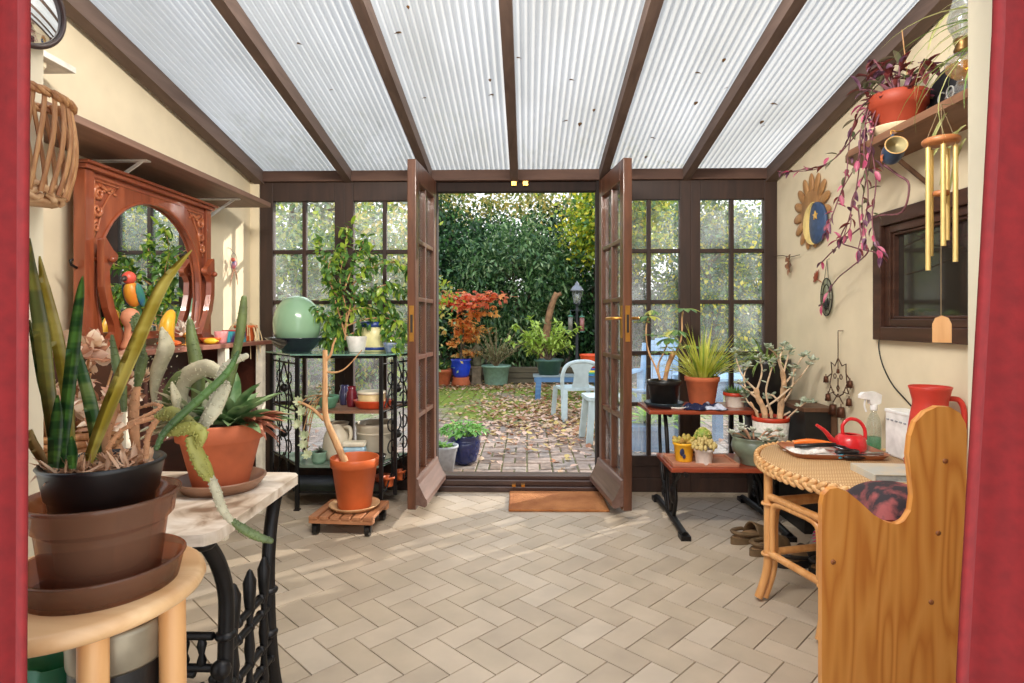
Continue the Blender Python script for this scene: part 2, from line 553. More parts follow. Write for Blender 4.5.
# dead leaves on the sheets
lf = None
pts = [(408, 7), (398, 33), (519, 58), (490, 80), (491, 95), (572, 80), (594, 110), (565, 121), (698, 73), (724, 60), (679, 122), (653, 138), (646, 157), (331, 90), (300, 44), (696, 103), (726, 88), (774, 104), (762, 122), (763, 126), (668, 162), (580, 124), (424, 98), (255, 60)]
dead = leafm('dead_roof_leaf', (92, 60, 34), (130, 92, 44), .3)
for i, (px, py) in enumerate(pts):
    r = ray(px, py)
    t = (2.10 + SLOPE * YB - .001 - EYE) / (r[2] + SLOPE * r[1])
    p = V((r[0] * t, r[1] * t, EYE + r[2] * t))
    if lf is None:
        mb = MB(); mb.T = MX.Rotation(-math.atan(SLOPE), 4, 'X')
        mb.leaf((0, -.016, 0), (0, 1, 0), (0, 0, 1), .034, .022, .2)
        lf = tag(mb.build('roof_leaf', dead), 'small dead leaf stuck to the translucent roof', 'leaf', 'dead leaves lying on the roof sheets')
        o = lf
    else:
        o = lf.copy(); COL.objects.link(o)
    o.location = p; o.rotation_euler.z = (i * 2.1) % 6.28
    o.scale = (0.6 + .7 * ((i * 37) % 10) / 10,) * 3

# door leaves -------------------------------------------------------
def leaf(name, hinge, ang, ext):
    """leaf in its own frame: x from hinge to free edge, y thickness, ext = side of the weather board"""
    W_, T = .552, .05; z0, z1 = .06, 2.02
    root = bpy.data.objects.new(name, None); COL.objects.link(root); root['kind'] = 'structure'
    root.location = hinge; root.rotation_euler.z = ang
    f = MB(); a, b = (0, T)
    f.bb(0, .062, a, b, z0, z1); f.bb(W_ - .07, W_, a, b, z0, z1)
    f.bb(.062, W_ - .07, a, b, 1.905, z1); f.bb(.062, W_ - .07, a, b, z0, ROWZ[0])
    xm = (.062 + W_ - .07) / 2
    f.bb(xm - .012, xm + .012, a + .006, b - .006, ROWZ[0], 1.905)
    for z in ROWZ[1:-1]:
        f.bb(.062, xm - .012, a + .006, b - .006, z - .013, z + .013); f.bb(xm + .012, W_ - .07, a + .006, b - .006, z - .013, z + .013)
    f.build('door_frame', wood('door_leaf_wood', (74, 44, 30), (104, 64, 44), 'z', 8, .35, .2), root, bev=.004)
    g = MB(); g.bb(.058, W_ - .066, T / 2 - .0015, T / 2 + .0015, ROWZ[0] - .004, 1.909)
    g.build('glass', glassm('door_glass', (1, 1, 1), .05, .10), root)
    wb = MB()
    prof = [(0, .235), (.012, .228), (.016, .2), (.05, .13), (.062, .115), (.062, .085), (.05, .075), (.012, .085), (0, .085)]
    y0, s_ = (b, 1) if ext > 0 else (a, -1)
    pr = [(y0 + s_ * p[0], p[1]) for p in prof]
    wb.prism(pr, (0.0, 0, 0), (0, 1, 0), (0, 0, 1), (W_, 0, 0))
    wb.build('weather_board', wood('weather_board_wood', (92, 68, 60), (122, 96, 86), 'x', 8, .35), root, bev=.003)
    lp = MB(); lp.bb(W_ - .001, W_ + .003, .012, .038, 1.0, 1.20)
    l = lp.build('lock_plate', BRASS, root, bev=.001)
    k = MB(); k.bb(W_ + .002, W_ + .0045, .018, .032, 1.05, 1.15); k.build('latch', mk('dark_latch', (40, 30, 22), .5), l)
    for s2, yy in (((1, b), (-1, a)) if ext < 0 else ()):
        h = MB(); h.bb(W_ - .055, W_ - .02, min(yy, yy + s2 * .004), max(yy, yy + s2 * .004), 1.02, 1.20)
        h.tube([(W_ - .038, yy, 1.13), (W_ - .038, yy + s2 * .045, 1.13), (W_ - .06, yy + s2 * .055, 1.13), (W_ - .15, yy + s2 * .055, 1.128)], .009, 8)
        h.build('door_handle', BRASS, root)
    hg = MB()
    for z in (.25, 1.05, 1.85): hg.tube([(-.006, T / 2 * (1 - ext), z - .04), (-.006, T / 2 * (1 - ext), z + .04)], .008, 8)
    hg.build('hinges', BRASS, root)
    return root
leaf('door_1', (-.640, YB - .03, 0), math.radians(-93), 1)
leaf('door_2', (.466, YB - .03, 0), math.radians(-83), -1)

# fixed window in the right wall ------------------------------------
m = MB(); x0, x1 = XR - .035, XR + .06
def ring(m, ya, yb, za, zb, t, x0, x1):
    m.bb(x0, x1, ya, ya + t, za, zb); m.bb(x0, x1, yb - t, yb, za, zb); m.bb(x0, x1, ya + t, yb - t, za, za + t); m.bb(x0, x1, ya + t, yb - t, zb - t, zb)
ring(m, WY0, WY1, WZ0, WZ1, .06, x0, x1)
ring(m, WY0 + .06, WY1 - .06, WZ0 + .06, WZ1 - .06, .035, XR - .015, XR + .05)
ring(m, WY0 + .095, WY1 - .095, WZ0 + .095, WZ1 - .095, .012, XR - .005, XR + .04)
wf = struct('window_5', m, wood('dark_window_wood', (58, 36, 28), (86, 56, 42), 'y', 7, .35), bev=.004)
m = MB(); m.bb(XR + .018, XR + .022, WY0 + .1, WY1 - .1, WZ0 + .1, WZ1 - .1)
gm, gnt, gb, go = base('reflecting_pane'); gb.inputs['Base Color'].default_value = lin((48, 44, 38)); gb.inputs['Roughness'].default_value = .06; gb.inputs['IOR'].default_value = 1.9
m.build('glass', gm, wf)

# ================================================================== THE GARDEN
GZ = -.10
rg = random.Random(11)
m = MB(); m.slot = 0
m.add([(-14, 3.96, GZ - .01), (16, 3.96, GZ - .01), (16, 26, GZ - .01), (-14, 26, GZ - .01)], [(0, 1, 2, 3)])
bw = .105
for i in range(-34, 50):
    for j in range(0, 32):
        for q in range(2):
            x, y = i * 2 * bw, 3.98 + j * 2 * bw
            if y > 10.5 or x > 7.4: continue
            g = .005
            if (i + j) % 2: a, b, c, d = x, x + 2 * bw, y + q * bw, y + (q + 1) * bw
            else: a, b, c, d = x + q * bw, x + (q + 1) * bw, y, y + 2 * bw
            h = rg.uniform(-.003, .003)
            m.slot = 1 + rg.choice((0, 0, 1, 2))
            x0, x1, y0, y1 = a + g, b - g, c + g, d - g
            z = GZ + h; e = .006
            m.add([(x0, y0, GZ - .01), (x1, y0, GZ - .01), (x1, y1, GZ - .01), (x0, y1, GZ - .01), (x0 + e, y0 + e, z), (x1 - e, y0 + e, z), (x1 - e, y1 - e, z), (x0 + e, y1 - e, z)],
                  [(4, 5, 6, 7), (0, 1, 5, 4), (1, 2, 6, 5), (2, 3, 7, 6), (3, 0, 4, 7)])
def pavm(name, c):
    mm, nt, b, _ = base(name)
    n1 = noise(nt, 22, 4); r1 = ramp(nt, n1.outputs['Fac'], [(.3, sc(c, .85)), (.7, sc(c, 1.1))])
    n2 = noise(nt, .9, 4); n3 = noise(nt, 9, 4)
    t = nt.nodes.new('ShaderNodeTexCoord'); sp = nt.nodes.new('ShaderNodeSeparateXYZ'); nt.links.new(t.outputs['Object'], sp.inputs[0])
    mr = nt.nodes.new('ShaderNodeMapRange'); mr.inputs['From Min'].default_value = 4.5; mr.inputs['From Max'].default_value = 8.5; mr.inputs['To Min'].default_value = -.32; mr.inputs['To Max'].default_value = .22
    nt.links.new(sp.outputs['Y'], mr.inputs[0])
    a1 = nt.nodes.new('ShaderNodeMath'); a1.operation = 'ADD'; nt.links.new(n2.outputs['Fac'], a1.inputs[0]); nt.links.new(mr.outputs[0], a1.inputs[1])
    a2 = nt.nodes.new('ShaderNodeMath'); a2.operation = 'MULTIPLY_ADD'; nt.links.new(n3.outputs['Fac'], a2.inputs[0]); a2.inputs[1].default_value = .4; nt.links.new(a1.outputs[0], a2.inputs[2])
    mr2 = nt.nodes.new('ShaderNodeMapRange'); mr2.inputs['From Min'].default_value = .72; mr2.inputs['From Max'].default_value = .86
    nt.links.new(a2.outputs[0], mr2.inputs[0])
    mix = nt.nodes.new('ShaderNodeMix'); mix.data_type = 'RGBA'
    nt.links.new(mr2.outputs[0], mix.inputs[0]); nt.links.new(r1.outputs[0], mix.inputs[6]); mix.inputs[7].default_value = lin((122, 136, 46))
    nt.links.new(mix.outputs[2], b.inputs['Base Color']); b.inputs['Roughness'].default_value = .9
    return mm
struct('ground', m, [mk('mossy_joint', (104, 102, 62), .95, 0, .3, 12)] + [pavm('paver_%s' % n, c) for n, c in (('pink', (154, 134, 120)), ('grey', (146, 132, 121)), ('brown', (138, 118, 104)))])
# fallen leaves
m = MB()
for i in range(5200):
    u = rg.random()
    if u < .45: x, y = rg.gauss(.3, .6), rg.gauss(7.7, 1.1)
    elif u < .8: x, y = rg.uniform(-4, 5), rg.gauss(10.6, .35)
    else: x, y = rg.uniform(-5, 7), rg.uniform(5.2, 12)
    if y < 4.15 or y > 12.5: continue
    L = rg.uniform(.045, .09)
    a = rg.uniform(0, 6.28); tl = rg.uniform(-.5, .5)
    m.slot = rg.choice((0, 0, 0, 1, 1, 2, 2, 3))
    m.leaf((x, y, GZ + .012 + rg.uniform(0, .02)), (math.cos(a), math.sin(a), tl * .4), (0, 0, 1), L, L * .75, rg.uniform(-.6, .8), 3, rg.uniform(-.2, .3))
tag(m.build('fallen_leaves', [leafm('leaf_tan', (196, 158, 120), (222, 190, 156), .2), leafm('leaf_brown', (146, 92, 60), (176, 116, 76), .2), leafm('leaf_pink', (206, 164, 142), (222, 190, 168), .2), leafm('leaf_yellow', (196, 164, 84), (214, 190, 120), .2)]),
    'tan and brown autumn leaves scattered over the garden paving', 'fallen leaves', kind='stuff')
# bed behind the paving
m = MB(); m.bb(-13, 15, 11.55, 25, GZ - .005, GZ + .14)
tag(m.build('planting_bed', mk('bed_soil', (70, 54, 40), .95, 0, .4, 8, .6)), None, None, kind='structure')
m = MB()
for k in range(3):
    m.bb(-.55 + k * .02, 2.6, 11.3, 11.5, GZ + k * .105, GZ + .1 + k * .105)
solo('sleeper_edging', m, wood('weathered_sleeper', (72, 64, 50), (104, 94, 74), 'x', 5, .9), 'low weathered timber edging of the raised bed at the garden end', 'garden edging', bev=.01)

# trees and hedges ---------------------------------------------------
def foliage(name, parent, mats, c, r, n, size, clusters, seed, asp=.5, spread=.42, hang=0.0, hollow=.55, spherical=False):
    q = np.random.default_rng(seed)
    c = np.array(c); r = np.array(r)
    d = q.normal(size=(clusters, 3)); d /= np.linalg.norm(d, axis=1)[:, None]
    rad = hollow + (1 - hollow) * q.random(clusters) ** .6
    cc = d * rad[:, None]
    idx = q.integers(0, clusters, n)
    cs = spread * (0.6 + .8 * q.random(clusters))
    p = c + (cc[idx]) * r + q.normal(size=(n, 3)) * (cs[idx][:, None] * min(r) * .55)
    p = p[p[:, 2] > GZ + .05]; n = len(p)
    out = p - c; out /= np.linalg.norm(out, axis=1)[:, None] + 1e-6
    dr = q.normal(size=(n, 3)) * .8 + out * .5 + np.array([0, 0, -.35 - hang]); dr /= np.linalg.norm(dr, axis=1)[:, None]
    sd = np.cross(dr, q.normal(size=(n, 3)) * .7 + np.array([0, 0, 1.0])); sd /= np.linalg.norm(sd, axis=1)[:, None] + 1e-6
    nm = np.cross(sd, dr)
    L = size * (0.6 + .8 * q.random(n))[:, None]
    a = p; b = p + dr * L * .5 + sd * L * asp * .5 + nm * L * .06; e = p + dr * L; f = p + dr * L * .5 - sd * L * asp * .5 + nm * L * .06
    vs = np.stack([a, b, e, f], 1).reshape(-1, 3)
    me = bpy.data.meshes.new(name)
    me.vertices.add(4 * n); me.vertices.foreach_set('co', vs.ravel())
    me.loops.add(4 * n); me.loops.foreach_set('vertex_index', np.arange(4 * n, dtype=np.int32))
    me.polygons.add(n); me.polygons.foreach_set('loop_start', np.arange(0, 4 * n, 4, dtype=np.int32))
    try: me.polygons.foreach_set('loop_total', np.full(n, 4, dtype=np.int32))
    except Exception: pass
    me.polygons.foreach_set('material_index', q.integers(0, len(mats), n).astype(np.int32))
    for mt in mats: me.materials.append(mt)
    me.update(calc_edges=True)
    o = bpy.data.objects.new(name, me); COL.objects.link(o); o.parent = parent
    return o
BARK = mk('bark', (86, 72, 58), .9, 0, .3, 14, .6)
DG = [leafm('leaf_dark', (36, 70, 44), (60, 100, 58), .3, 9), leafm('leaf_mid', (66, 110, 62), (98, 142, 80), .35, 9), leafm('leaf_deep', (22, 48, 30), (42, 74, 42), .25, 9)]
LG = [leafm('leaf_laurel', (76, 116, 64), (116, 152, 90), .35, 9), leafm('leaf_pale', (140, 168, 116), (176, 198, 146), .35, 9), leafm('leaf_under', (42, 78, 46), (70, 106, 58), .3, 9)]
YG = [leafm('leaf_gold', (226, 206, 50), (246, 232, 90), .45, 9), leafm('leaf_lime', (160, 182, 52), (196, 208, 74), .45, 9), leafm('leaf_olive', (96, 132, 48), (130, 160, 60), .4, 9)]
BG = [leafm('leaf_birch', (164, 168, 92), (198, 194, 120), .45, 9), leafm('leaf_birch_gold', (208, 184, 92), (226, 206, 124), .45, 9), leafm('leaf_birch_green', (104, 126, 76), (138, 152, 96), .4, 9)]
SG = [leafm('leaf_grey', (110, 136, 112), (148, 168, 142), .35, 9), leafm('leaf_greyer', (76, 104, 84), (110, 134, 110), .35, 9), leafm('leaf_silver', (168, 184, 164), (196, 206, 186), .4, 9)]
def tree(name, label, cat, loc, r, h, n, size, clusters, mats, seed, trunk_r=.09, asp=.5, spread=.42, hollow=.4, hang=0., lean=(0, 0), group=None, branches=5, barkm=BARK):
    root = thing(name, label, cat, loc, 0, group)
    m = MB(); rr = random.Random(seed)
    top = V((lean[0], lean[1], h * .8))
    tr = smooth_path([(0, 0, -.05), (lean[0] * .3 + .05, lean[1] * .3, h * .3), (lean[0] * .6 - .04, lean[1] * .6, h * .55), tuple(top)], 4)
    m.tube(tr, [trunk_r * (1 - .7 * i / (len(tr) - 1)) for i in range(len(tr))], 8)
    for k in range(branches):
        t = tr[int(len(tr) * (.35 + .5 * k / max(1, branches)))]
        a = rr.uniform(0, 6.28)
        e = V((math.cos(a) * r[0] * .7, math.sin(a) * r[1] * .7, rr.uniform(.2, .9)))
        pp = bez(t, t + e * .5 + V((0, 0, .15)), t + e, 6)
        m.tube(pp, [trunk_r * .4 * (1 - .75 * i / 6) for i in range(7)], 6)
    m.build('trunk', barkm, root)
    foliage('foliage', root, mats, (lean[0] * .6, lean[1] * .6, h - r[2]), r, n, size, clusters, seed, asp, spread, hang, hollow)
    return root
tree('conifer', 'dark green dense evergreen behind the orange-leaved maple', 'tree', (-1.75, 13.5, GZ + .14), (1.2, 1.0, 2.0), 3.85, 15000, .12, 150, DG, 21, .12, .5)
tree('laurel_bush', 'tall mid green laurel with drooping leaves in the middle of the view', 'bush', (-.25, 12.6, GZ + .14), (1.15, .9, 1.7), 3.35, 12500, .13, 140, [LG[0], LG[0], LG[1], LG[2], DG[0]], 22, .08, .32, .42, .4, .5)
tree('evergreen_hedge', 'very dark evergreen hedge behind the garden lamp post', 'hedge', (1.55, 13.4, GZ + .14), (1.4, .9, 1.5), 2.9, 14500, .12, 130, [DG[0], DG[2], DG[2], DG[1]], 23, .1, .4)
tree('maple_tree', 'yellow and lime leaved tree at the upper right of the doorway', 'tree', (2.15, 12.6, GZ + .14), (1.2, 1.0, 1.15), 4.4, 11000, .10, 130, [YG[0], YG[1], YG[2], YG[1], DG[1]], 24, .09, .75, .42, .3)
PALE = mk('pale_birch_bark', (208, 204, 196), .8, 0, .15, 8)
tree('birch_tree', 'thin pale birch with sparse yellowing leaves against the sky', 'tree', (.35, 15.5, GZ + .14), (2.4, 1.2, 1.6), 6.0, 5200, .12, 120, BG, 25, .1, .6, .30, .2, 0., (.9, 0), None, 9, PALE)
tree('larch_tree', 'golden green feathery tree high behind the dark evergreen', 'tree', (-2.2, 15.2, GZ + .14), (1.8, 1.2, 1.7), 6.2, 6500, .12, 110, [BG[0], BG[2], YG[2], BG[1]], 26, .1, .5, .32, .2)
tree('yew_tree', 'dark dense yew filling the back of the garden behind the laurel', 'tree', (.1, 14.7, GZ + .14), (2.3, .8, 1.9), 3.7, 15000, .13, 160, [DG[0], DG[2], DG[0], LG[2]], 35, .12, .45)
# beyond the side windows
tree('privet_hedge', 'sunlit yellow-green hedge beyond the leftmost window', 'hedge', (-4.7, 9.2, GZ), (1.9, 1.0, 1.6), 3.3, 13000, .09, 140, [BG[0], YG[1], LG[0], LG[1], DG[1]], 27, .08, .6)
tree('shrub', 'loose pale green shrub beyond the window behind the weeping fig', 'bush', (-2.5, 9.6, GZ), (1.1, .8, 1.6), 3.2, 9000, .09, 110, [YG[1], LG[1], LG[0], BG[1]], 28, .06, .55)
tree('ash_tree', 'tall grey-green tree rising behind the left windows', 'tree', (-5.4, 13.5, GZ), (2.4, 1.5, 1.9), 5.6, 8000, .15, 110, SG + [BG[0]], 29, .14, .6)
tree('holly_tree', 'yellow-berried holly seen through the window beside the right door', 'tree', (3.05, 9.8, GZ), (.85, .8, 1.55), 3.4, 12000, .075, 110, [LG[0], SG[1], YG[1], DG[1], SG[0], LG[2], YG[0]], 30, .07, .6)
tree('willow_tree', 'silver-grey tree seen through the far right window', 'tree', (5.1, 11.8, GZ), (1.8, 1.2, 1.8), 3.8, 17000, .10, 150, [SG[0], SG[1], SG[2], LG[2], DG[1], SG[1]], 31, .13, .5, .4, .3, .6)
tree('bramble_thicket', 'dull olive thicket at the foot of the far right trees', 'bush', (3.9, 12.9, GZ), (2.0, .8, 1.3), 2.5, 11000, .10, 120, [SG[1], LG[2], DG[1], BG[2]], 32, .05, .5)
# wooden boundary fence far behind
for nm, lab, x0, x1, y in (('garden_fence', 'dark board fence standing behind all the garden trees', -9, 8, 16.8),):
    root = thing(nm, lab, 'fence', (x0, y, GZ))
    m = MB()
    for k in range(int((x1 - x0) / .15)): m.bb(k * .15, k * .15 + .145, 0, .02, 0, 1.9 + .02 * math.sin(k * 1.7))
    m.build('boards', wood('fence_wood', (70, 60, 48), (100, 86, 68), 'z', 5, .9), root)
    m = MB()
    for z in (.4, 1.5): m.bb(0, x1 - x0, .02, .07, z, z + .08)
    m.build('rails', wood('fence_wood', (70, 60, 48), (100, 86, 68), 'z', 5, .9), root)

# ================================================================== SHARED OBJECT KINDS
def pot_body(m, rt_, rb, h, rim=.0, wall=.006, rimh=.03, base=True):
    """a tapered flower pot with an optional thicker rim band"""
    ro = rt_ + rim
    prof = [(.001, 0), (rb * .96, 0), (rb, .006)]
    if rim: prof += [(rt_ - .004, h - rimh), (ro - .002, h - rimh + .003), (ro, h - .004)]
    else: prof += [(rt_, h - .004)]
    prof += [(ro - .003, h), (ro - wall + .001, h), (ro - wall - .001, h - .006), (rt_ - wall - .004, h - rimh - .012), (rb - wall + .002, .02), (.001, .018)]
    m.lathe(prof, seg=36)
    return m
def dish(m, r, h, rb=None, wall=.006, lip=.0):
    rb = rb or r * .8
    m.lathe([(.001, 0), (rb, 0), (r, h - .003), (r + lip, h), (r - wall, h), (rb - wall * .6, wall), (.001, wall)], seg=40)
    return m
def soil_disc(root, r, z, mat=None):
    m = MB()
    prof = [(.0005, z + .006), (r * .5, z + .004), (r * .98, z - .004), (r * .98, z - .016), (.0005, z - .016)]
    m.lathe(prof, seg=24)
    return m.build('soil', mat or SOIL, root)
def saucer(name, mat, label, loc, r, h=.025, **k):
    return solo(name, dish(MB(), r, h, **k), mat, label, 'plant saucer', loc)
def mat_of(c, **k): return mk('c_%d_%d_%d' % tuple(int(x) for x in c), c, **k)

# ================================================================== CURTAINS
def curtain(label, x_top, x_bot, side, Y=.61):
    """hanging cloth with soft folds; its visible edge runs from x_top to x_bot"""
    m = MB(); nu, nv = 150, 26; W_ = .5
    vs = []; fs = []
    for j in range(nv + 1):
        z = .03 + 2.12 * j / nv
        xe = P(x_bot + (x_top - x_bot) * min(1, max(0, (z - .70) / .75)), 300, Y).x
        for i in range(nu + 1):
            u = i / nu
            x = xe + side * u * W_
            y = Y + .03 - .026 * math.cos(u * 25 + .35 * math.sin(z * 1.9) * min(1, u * 12)) + .004 * math.sin(u * 71 + z * 2) * min(1, u * 9) + .004 * math.sin(z * 3 + u * 4)
            vs.append((x, y, z))
    for j in range(nv):
        for i in range(nu):
            a = j * (nu + 1) + i; fs.append((a, a + 1, a + nu + 2, a + nu + 1))
    m.add(vs, fs, True)
    mm = mk('red_curtain_cloth', (128, 26, 27), .9, 0, .07, 60, .35)
    return solo('curtain', m, mm, label, 'curtain', solid=.004)
curtain('plain red curtain hanging at the left edge of the view beside the plant stool', 31, 21, -1)
curtain('plain red curtain hanging at the right edge of the view beside the pine settle', 997, 962, 1)

# ================================================================== LEFT SIDE: WALL THINGS
# round mirror on the jamb
WICK = wood('wicker', (146, 92, 54), (204, 156, 104), 'z', 22, .6)
MIRR, mnt, mb_, mo_ = base('mirror_silver'); mb_.inputs['Metallic'].default_value = 1; mb_.inputs['Roughness'].default_value = .01; mb_.inputs['Base Color'].default_value = (.9, .92, .92, 1)
c = P(21, 0, 1.09)
t = thing('round_mirror', 'round dark-rimmed mirror high on the jamb at the left edge', 'mirror', c)
R = MX.Rotation(math.radians(90), 4, 'Y').to_3x3()
R = (MX.Rotation(math.radians(-12), 4, 'Z').to_3x3()) @ R
m = MB(); m.lathe([(.001, .004), (.074, .004), (.08, 0), (.001, 0)], seg=48, R=R); m.build('mirror_glass', MIRR, t)
m = MB(); m.lathe([(.077, -.006), (.084, -.004), (.086, .004), (.082, .009), (.077, .007)], seg=48, R=R, closed=True); m.build('frame', mk('dark_rim', (64, 48, 44), .35), t)
m = MB(); m.tube([R @ V((0, 0, -.003)), R @ V((0, 0, -.04)) , V((-.105, 0, -.0))], .008, 8); m.build('bracket', BRASS, t)
# wicker basket hanging on the jamb
c = V((-.912, 1.055, 1.335))
t = thing('wicker_basket', 'brown openwork wicker basket hanging beside the left curtain', 'basket', c)
m = MB()
RB = .085; HB = .235
for k in range(24):
    a = 2 * PI * k / 24
    pts = []
    for i in range(9):
        z = .02 + HB * i / 8
        r = RB * (.62 + .5 * math.sin(PI * (.18 + .62 * i / 8)))
        tw = a + .35 * i / 8
        pts.append((r * math.cos(tw), r * math.sin(tw), z))
    m.tube(pts, .0052, 6)
m.build('ribs', WICK, t)
m = MB()
for z, r, ph in ((.012, .062, 0), (.024, .066, 1.5), (.034, .069, 3)):
    m.tube([((r + .005 * math.sin(9 * a + ph)) * math.cos(a), (r + .005 * math.sin(9 * a + ph)) * math.sin(a), z + .006 * math.cos(9 * a + ph)) for a in [2 * PI * k / 54 for k in range(54)]], .0065, 6, True)
m.lathe([(.001, 0), (.058, 0), (.058, .008), (.001, .008)], seg=20)
m.build('woven_base', wood('wicker_pale', (180, 132, 90), (222, 186, 144), 'x', 22, .6), t)
m = MB()
for ph in (0, 2.1, 4.2):
    m.tube([((.088 + .005 * math.sin(8 * a + ph)) * math.cos(a), (.088 + .005 * math.sin(8 * a + ph)) * math.sin(a), .245 + .006 * math.cos(8 * a + ph)) for a in [2 * PI * k / 54 for k in range(54)]], .006, 6, True)
m.build('rim', WICK, t)
m = MB(); m.tube([(-.085, 0, .245), (-.09, 0, .275), (-.098, 0, .28)], .002, 5); m.build('cord', mk('string', (150, 130, 100), .9), t)
t.scale = (.56, 1, .80)

# short white shelf end near the jamb
t = thing('wall_bracket_shelf', 'short white shelf with a strut on the left wall, above the long brown shelf', 'shelf', (XL, 2.02, 2.03))
m = MB(); m.bb(.002, .16, -.55, .12, 0, .022); m.build('board', mk('white_board', (222, 218, 208), .6), t, bev=.002)
m = MB(); m.prism([(.002, -.12), (.002, -.002), (.13, -.002), (.13, -.02), (.02, -.12)], (0, .0, 0), (1, 0, 0), (0, 0, 1), (0, .02, 0)); m.build('strut', CREAM, t)
# long brown shelf
a = PX(232, 209.7, XL); 
t = thing('wall_shelf', 'long bare brown shelf on the left wall above the carved mirror', 'shelf', (XL, 2.0, 1.79))
m = MB(); m.bb(.002, .30, -.55, 1.48, 0, .028); m.build('board', wood('shelf_brown', (112, 84, 70), (140, 108, 92), 'y', 6, .55), t, bev=.003)
for y in (.42, 1.2):
    m = MB(); m.bb(.003, .012, y, y + .03, -.16, 0); m.bb(.012, .24, y, y + .03, -.006, 0)
    m.prism([(.012, -.13), (.20, -.006), (.22, -.006), (.012, -.15)], (0, y + .01, 0), (1, 0, 0), (0, 0, 1), (0, .008, 0))
    m.build('bracket', mk('white_metal', (226, 226, 222), .4), t)

# dressing console along the left wall
CZ = 1.0
DARKW = wood('dark_mahogany', (58, 28, 20), (86, 44, 30), 'y', 6, .35)
t = thing('console_table', 'narrow dark console along the left wall under the carved mirror', 'table', (XL + .01, 2.15, 0))
m = MB(); m.bb(0, .30, 0, 1.32, CZ - .022, CZ); m.build('top', wood('console_top', (120, 72, 58), (150, 98, 82), 'y', 6, .4), t, bev=.003)
m = MB(); m.bb(0, .018, .02, 1.30, .12, CZ - .022); m.bb(.018, .26, .02, .04, .12, CZ - .022); m.bb(.018, .26, 1.28, 1.30, .12, CZ - .022); m.bb(.018, .26, .04, 1.28, .12, .14); m.bb(.018, .26, .04, 1.28, .6, .615)
m.build('carcass', DARKW, t)
for x, y in ((.262, .06), (.262, .80), (.262, 1.22)):
    m = MB(); m.bb(x - .012, x + .026, y, y + .04, 0, CZ - .022); m.build('leg', mk('cream_post', (226, 216, 196), .6), t)

# carved mahogany mirror
MAH = wood('mahogany', (120, 56, 34), (164, 88, 56), 'z', 7, .28, .4)
MAHY = wood('mahogany_rail', (130, 62, 42), (170, 96, 66), 'y', 7, .28, .4)
y0, y1 = 2.225, 3.13
mx = XL + .085
t = thing('dressing_mirror', 'carved mahogany mirror with an arched glass standing on the left console', 'mirror', (mx, y0, CZ))
WW = y1 - y0; Z1 = .735; zb = .035
def arch(n=26, ins=0.0):
    """oval arch opening in (y,z)"""
    cy = WW / 2; ry = .375 - ins; pts = [(cy + ry * .93, zb + .03 + ins), (cy + ry, .22)]
    for k in range(n + 1):
        a = PI * k / n
        pts.append((cy + ry * math.cos(a), .25 + (.40 - ins) * math.sin(a) ** .85 if math.sin(a) > 0 else .25))
    pts += [(cy - ry, .22), (cy - ry * .93, zb + .03 + ins)]
    return pts
op = arch()
# frame: outer rectangle with the arch cut out, front and back joined
fr = MB()
outer = []
n = len(op)
for (yy, zz) in op:
    # project each opening point outward on the rectangle
    cy, cz = WW / 2, .30
    dy, dz = yy - cy, zz - cz
    k = min((WW / 2 - .045) / abs(dy) if abs(dy) > 1e-6 else 9e9, ((Z1 - .03 - cz) / dz) if dz > 1e-6 else ((cz - zb) / -dz if dz < -1e-6 else 9e9))
    outer.append((cy + dy * k, cz + dz * k))
# snap exact corners
for cyz in ((.045, Z1 - .03), (WW - .045, Z1 - .03)):
    i = min(range(n), key=lambda i: (outer[i][0] - cyz[0]) ** 2 + (outer[i][1] - cyz[1]) ** 2); outer[i] = cyz
TH_ = .028
vs = [(TH_, p[0], p[1]) for p in op] + [(TH_, p[0], p[1]) for p in outer] + [(0, p[0], p[1]) for p in op] + [(0, p[0], p[1]) for p in outer]
fs = []
for i in range(n - 1):
    fs += [(i, n + i, n + i + 1, i + 1), (2 * n + i, 2 * n + i + 1, 3 * n + i + 1, 3 * n + i), (i, i + 1, 2 * n + i + 1, 2 * n + i), (n + i, 3 * n + i, 3 * n + i + 1, n + i + 1)]
fr.add(vs, fs)
fr.bb(0, TH_, op[-1][0], op[0][0], zb, zb + .035)
fr.bb(-.004, TH_ + .016, 0, .048, 0, Z1 - .03); fr.bb(-.004, TH_ + .016, WW - .048, WW, 0, Z1 - .03)
fro = fr.build('frame', MAH, t, bev=.003)
m = MB(); m.bb(-.006, TH_ + .03, -.012, WW + .012, Z1 - .03, Z1 - .012); m.bb(-.006, TH_ + .045, -.02, WW + .02, Z1 - .012, Z1); m.bb(0, TH_ + .004, .048, WW - .048, Z1 - .052, Z1 - .03)
m.build('cornice', MAHY, t, bev=.003)
m = MB(); op2 = arch(ins=.0)
m.tube([(TH_ + .002, p[0], p[1]) for p in op2], .007, 8); m.build('arch_moulding', MAH, t)
m = MB(); q = arch(ins=-.006); m.prism([(p[0], p[1]) for p in q], (.006, 0, 0), (0, 1, 0), (0, 0, 1), (.006, 0, 0)); m.build('mirror_glass', MIRR, t)
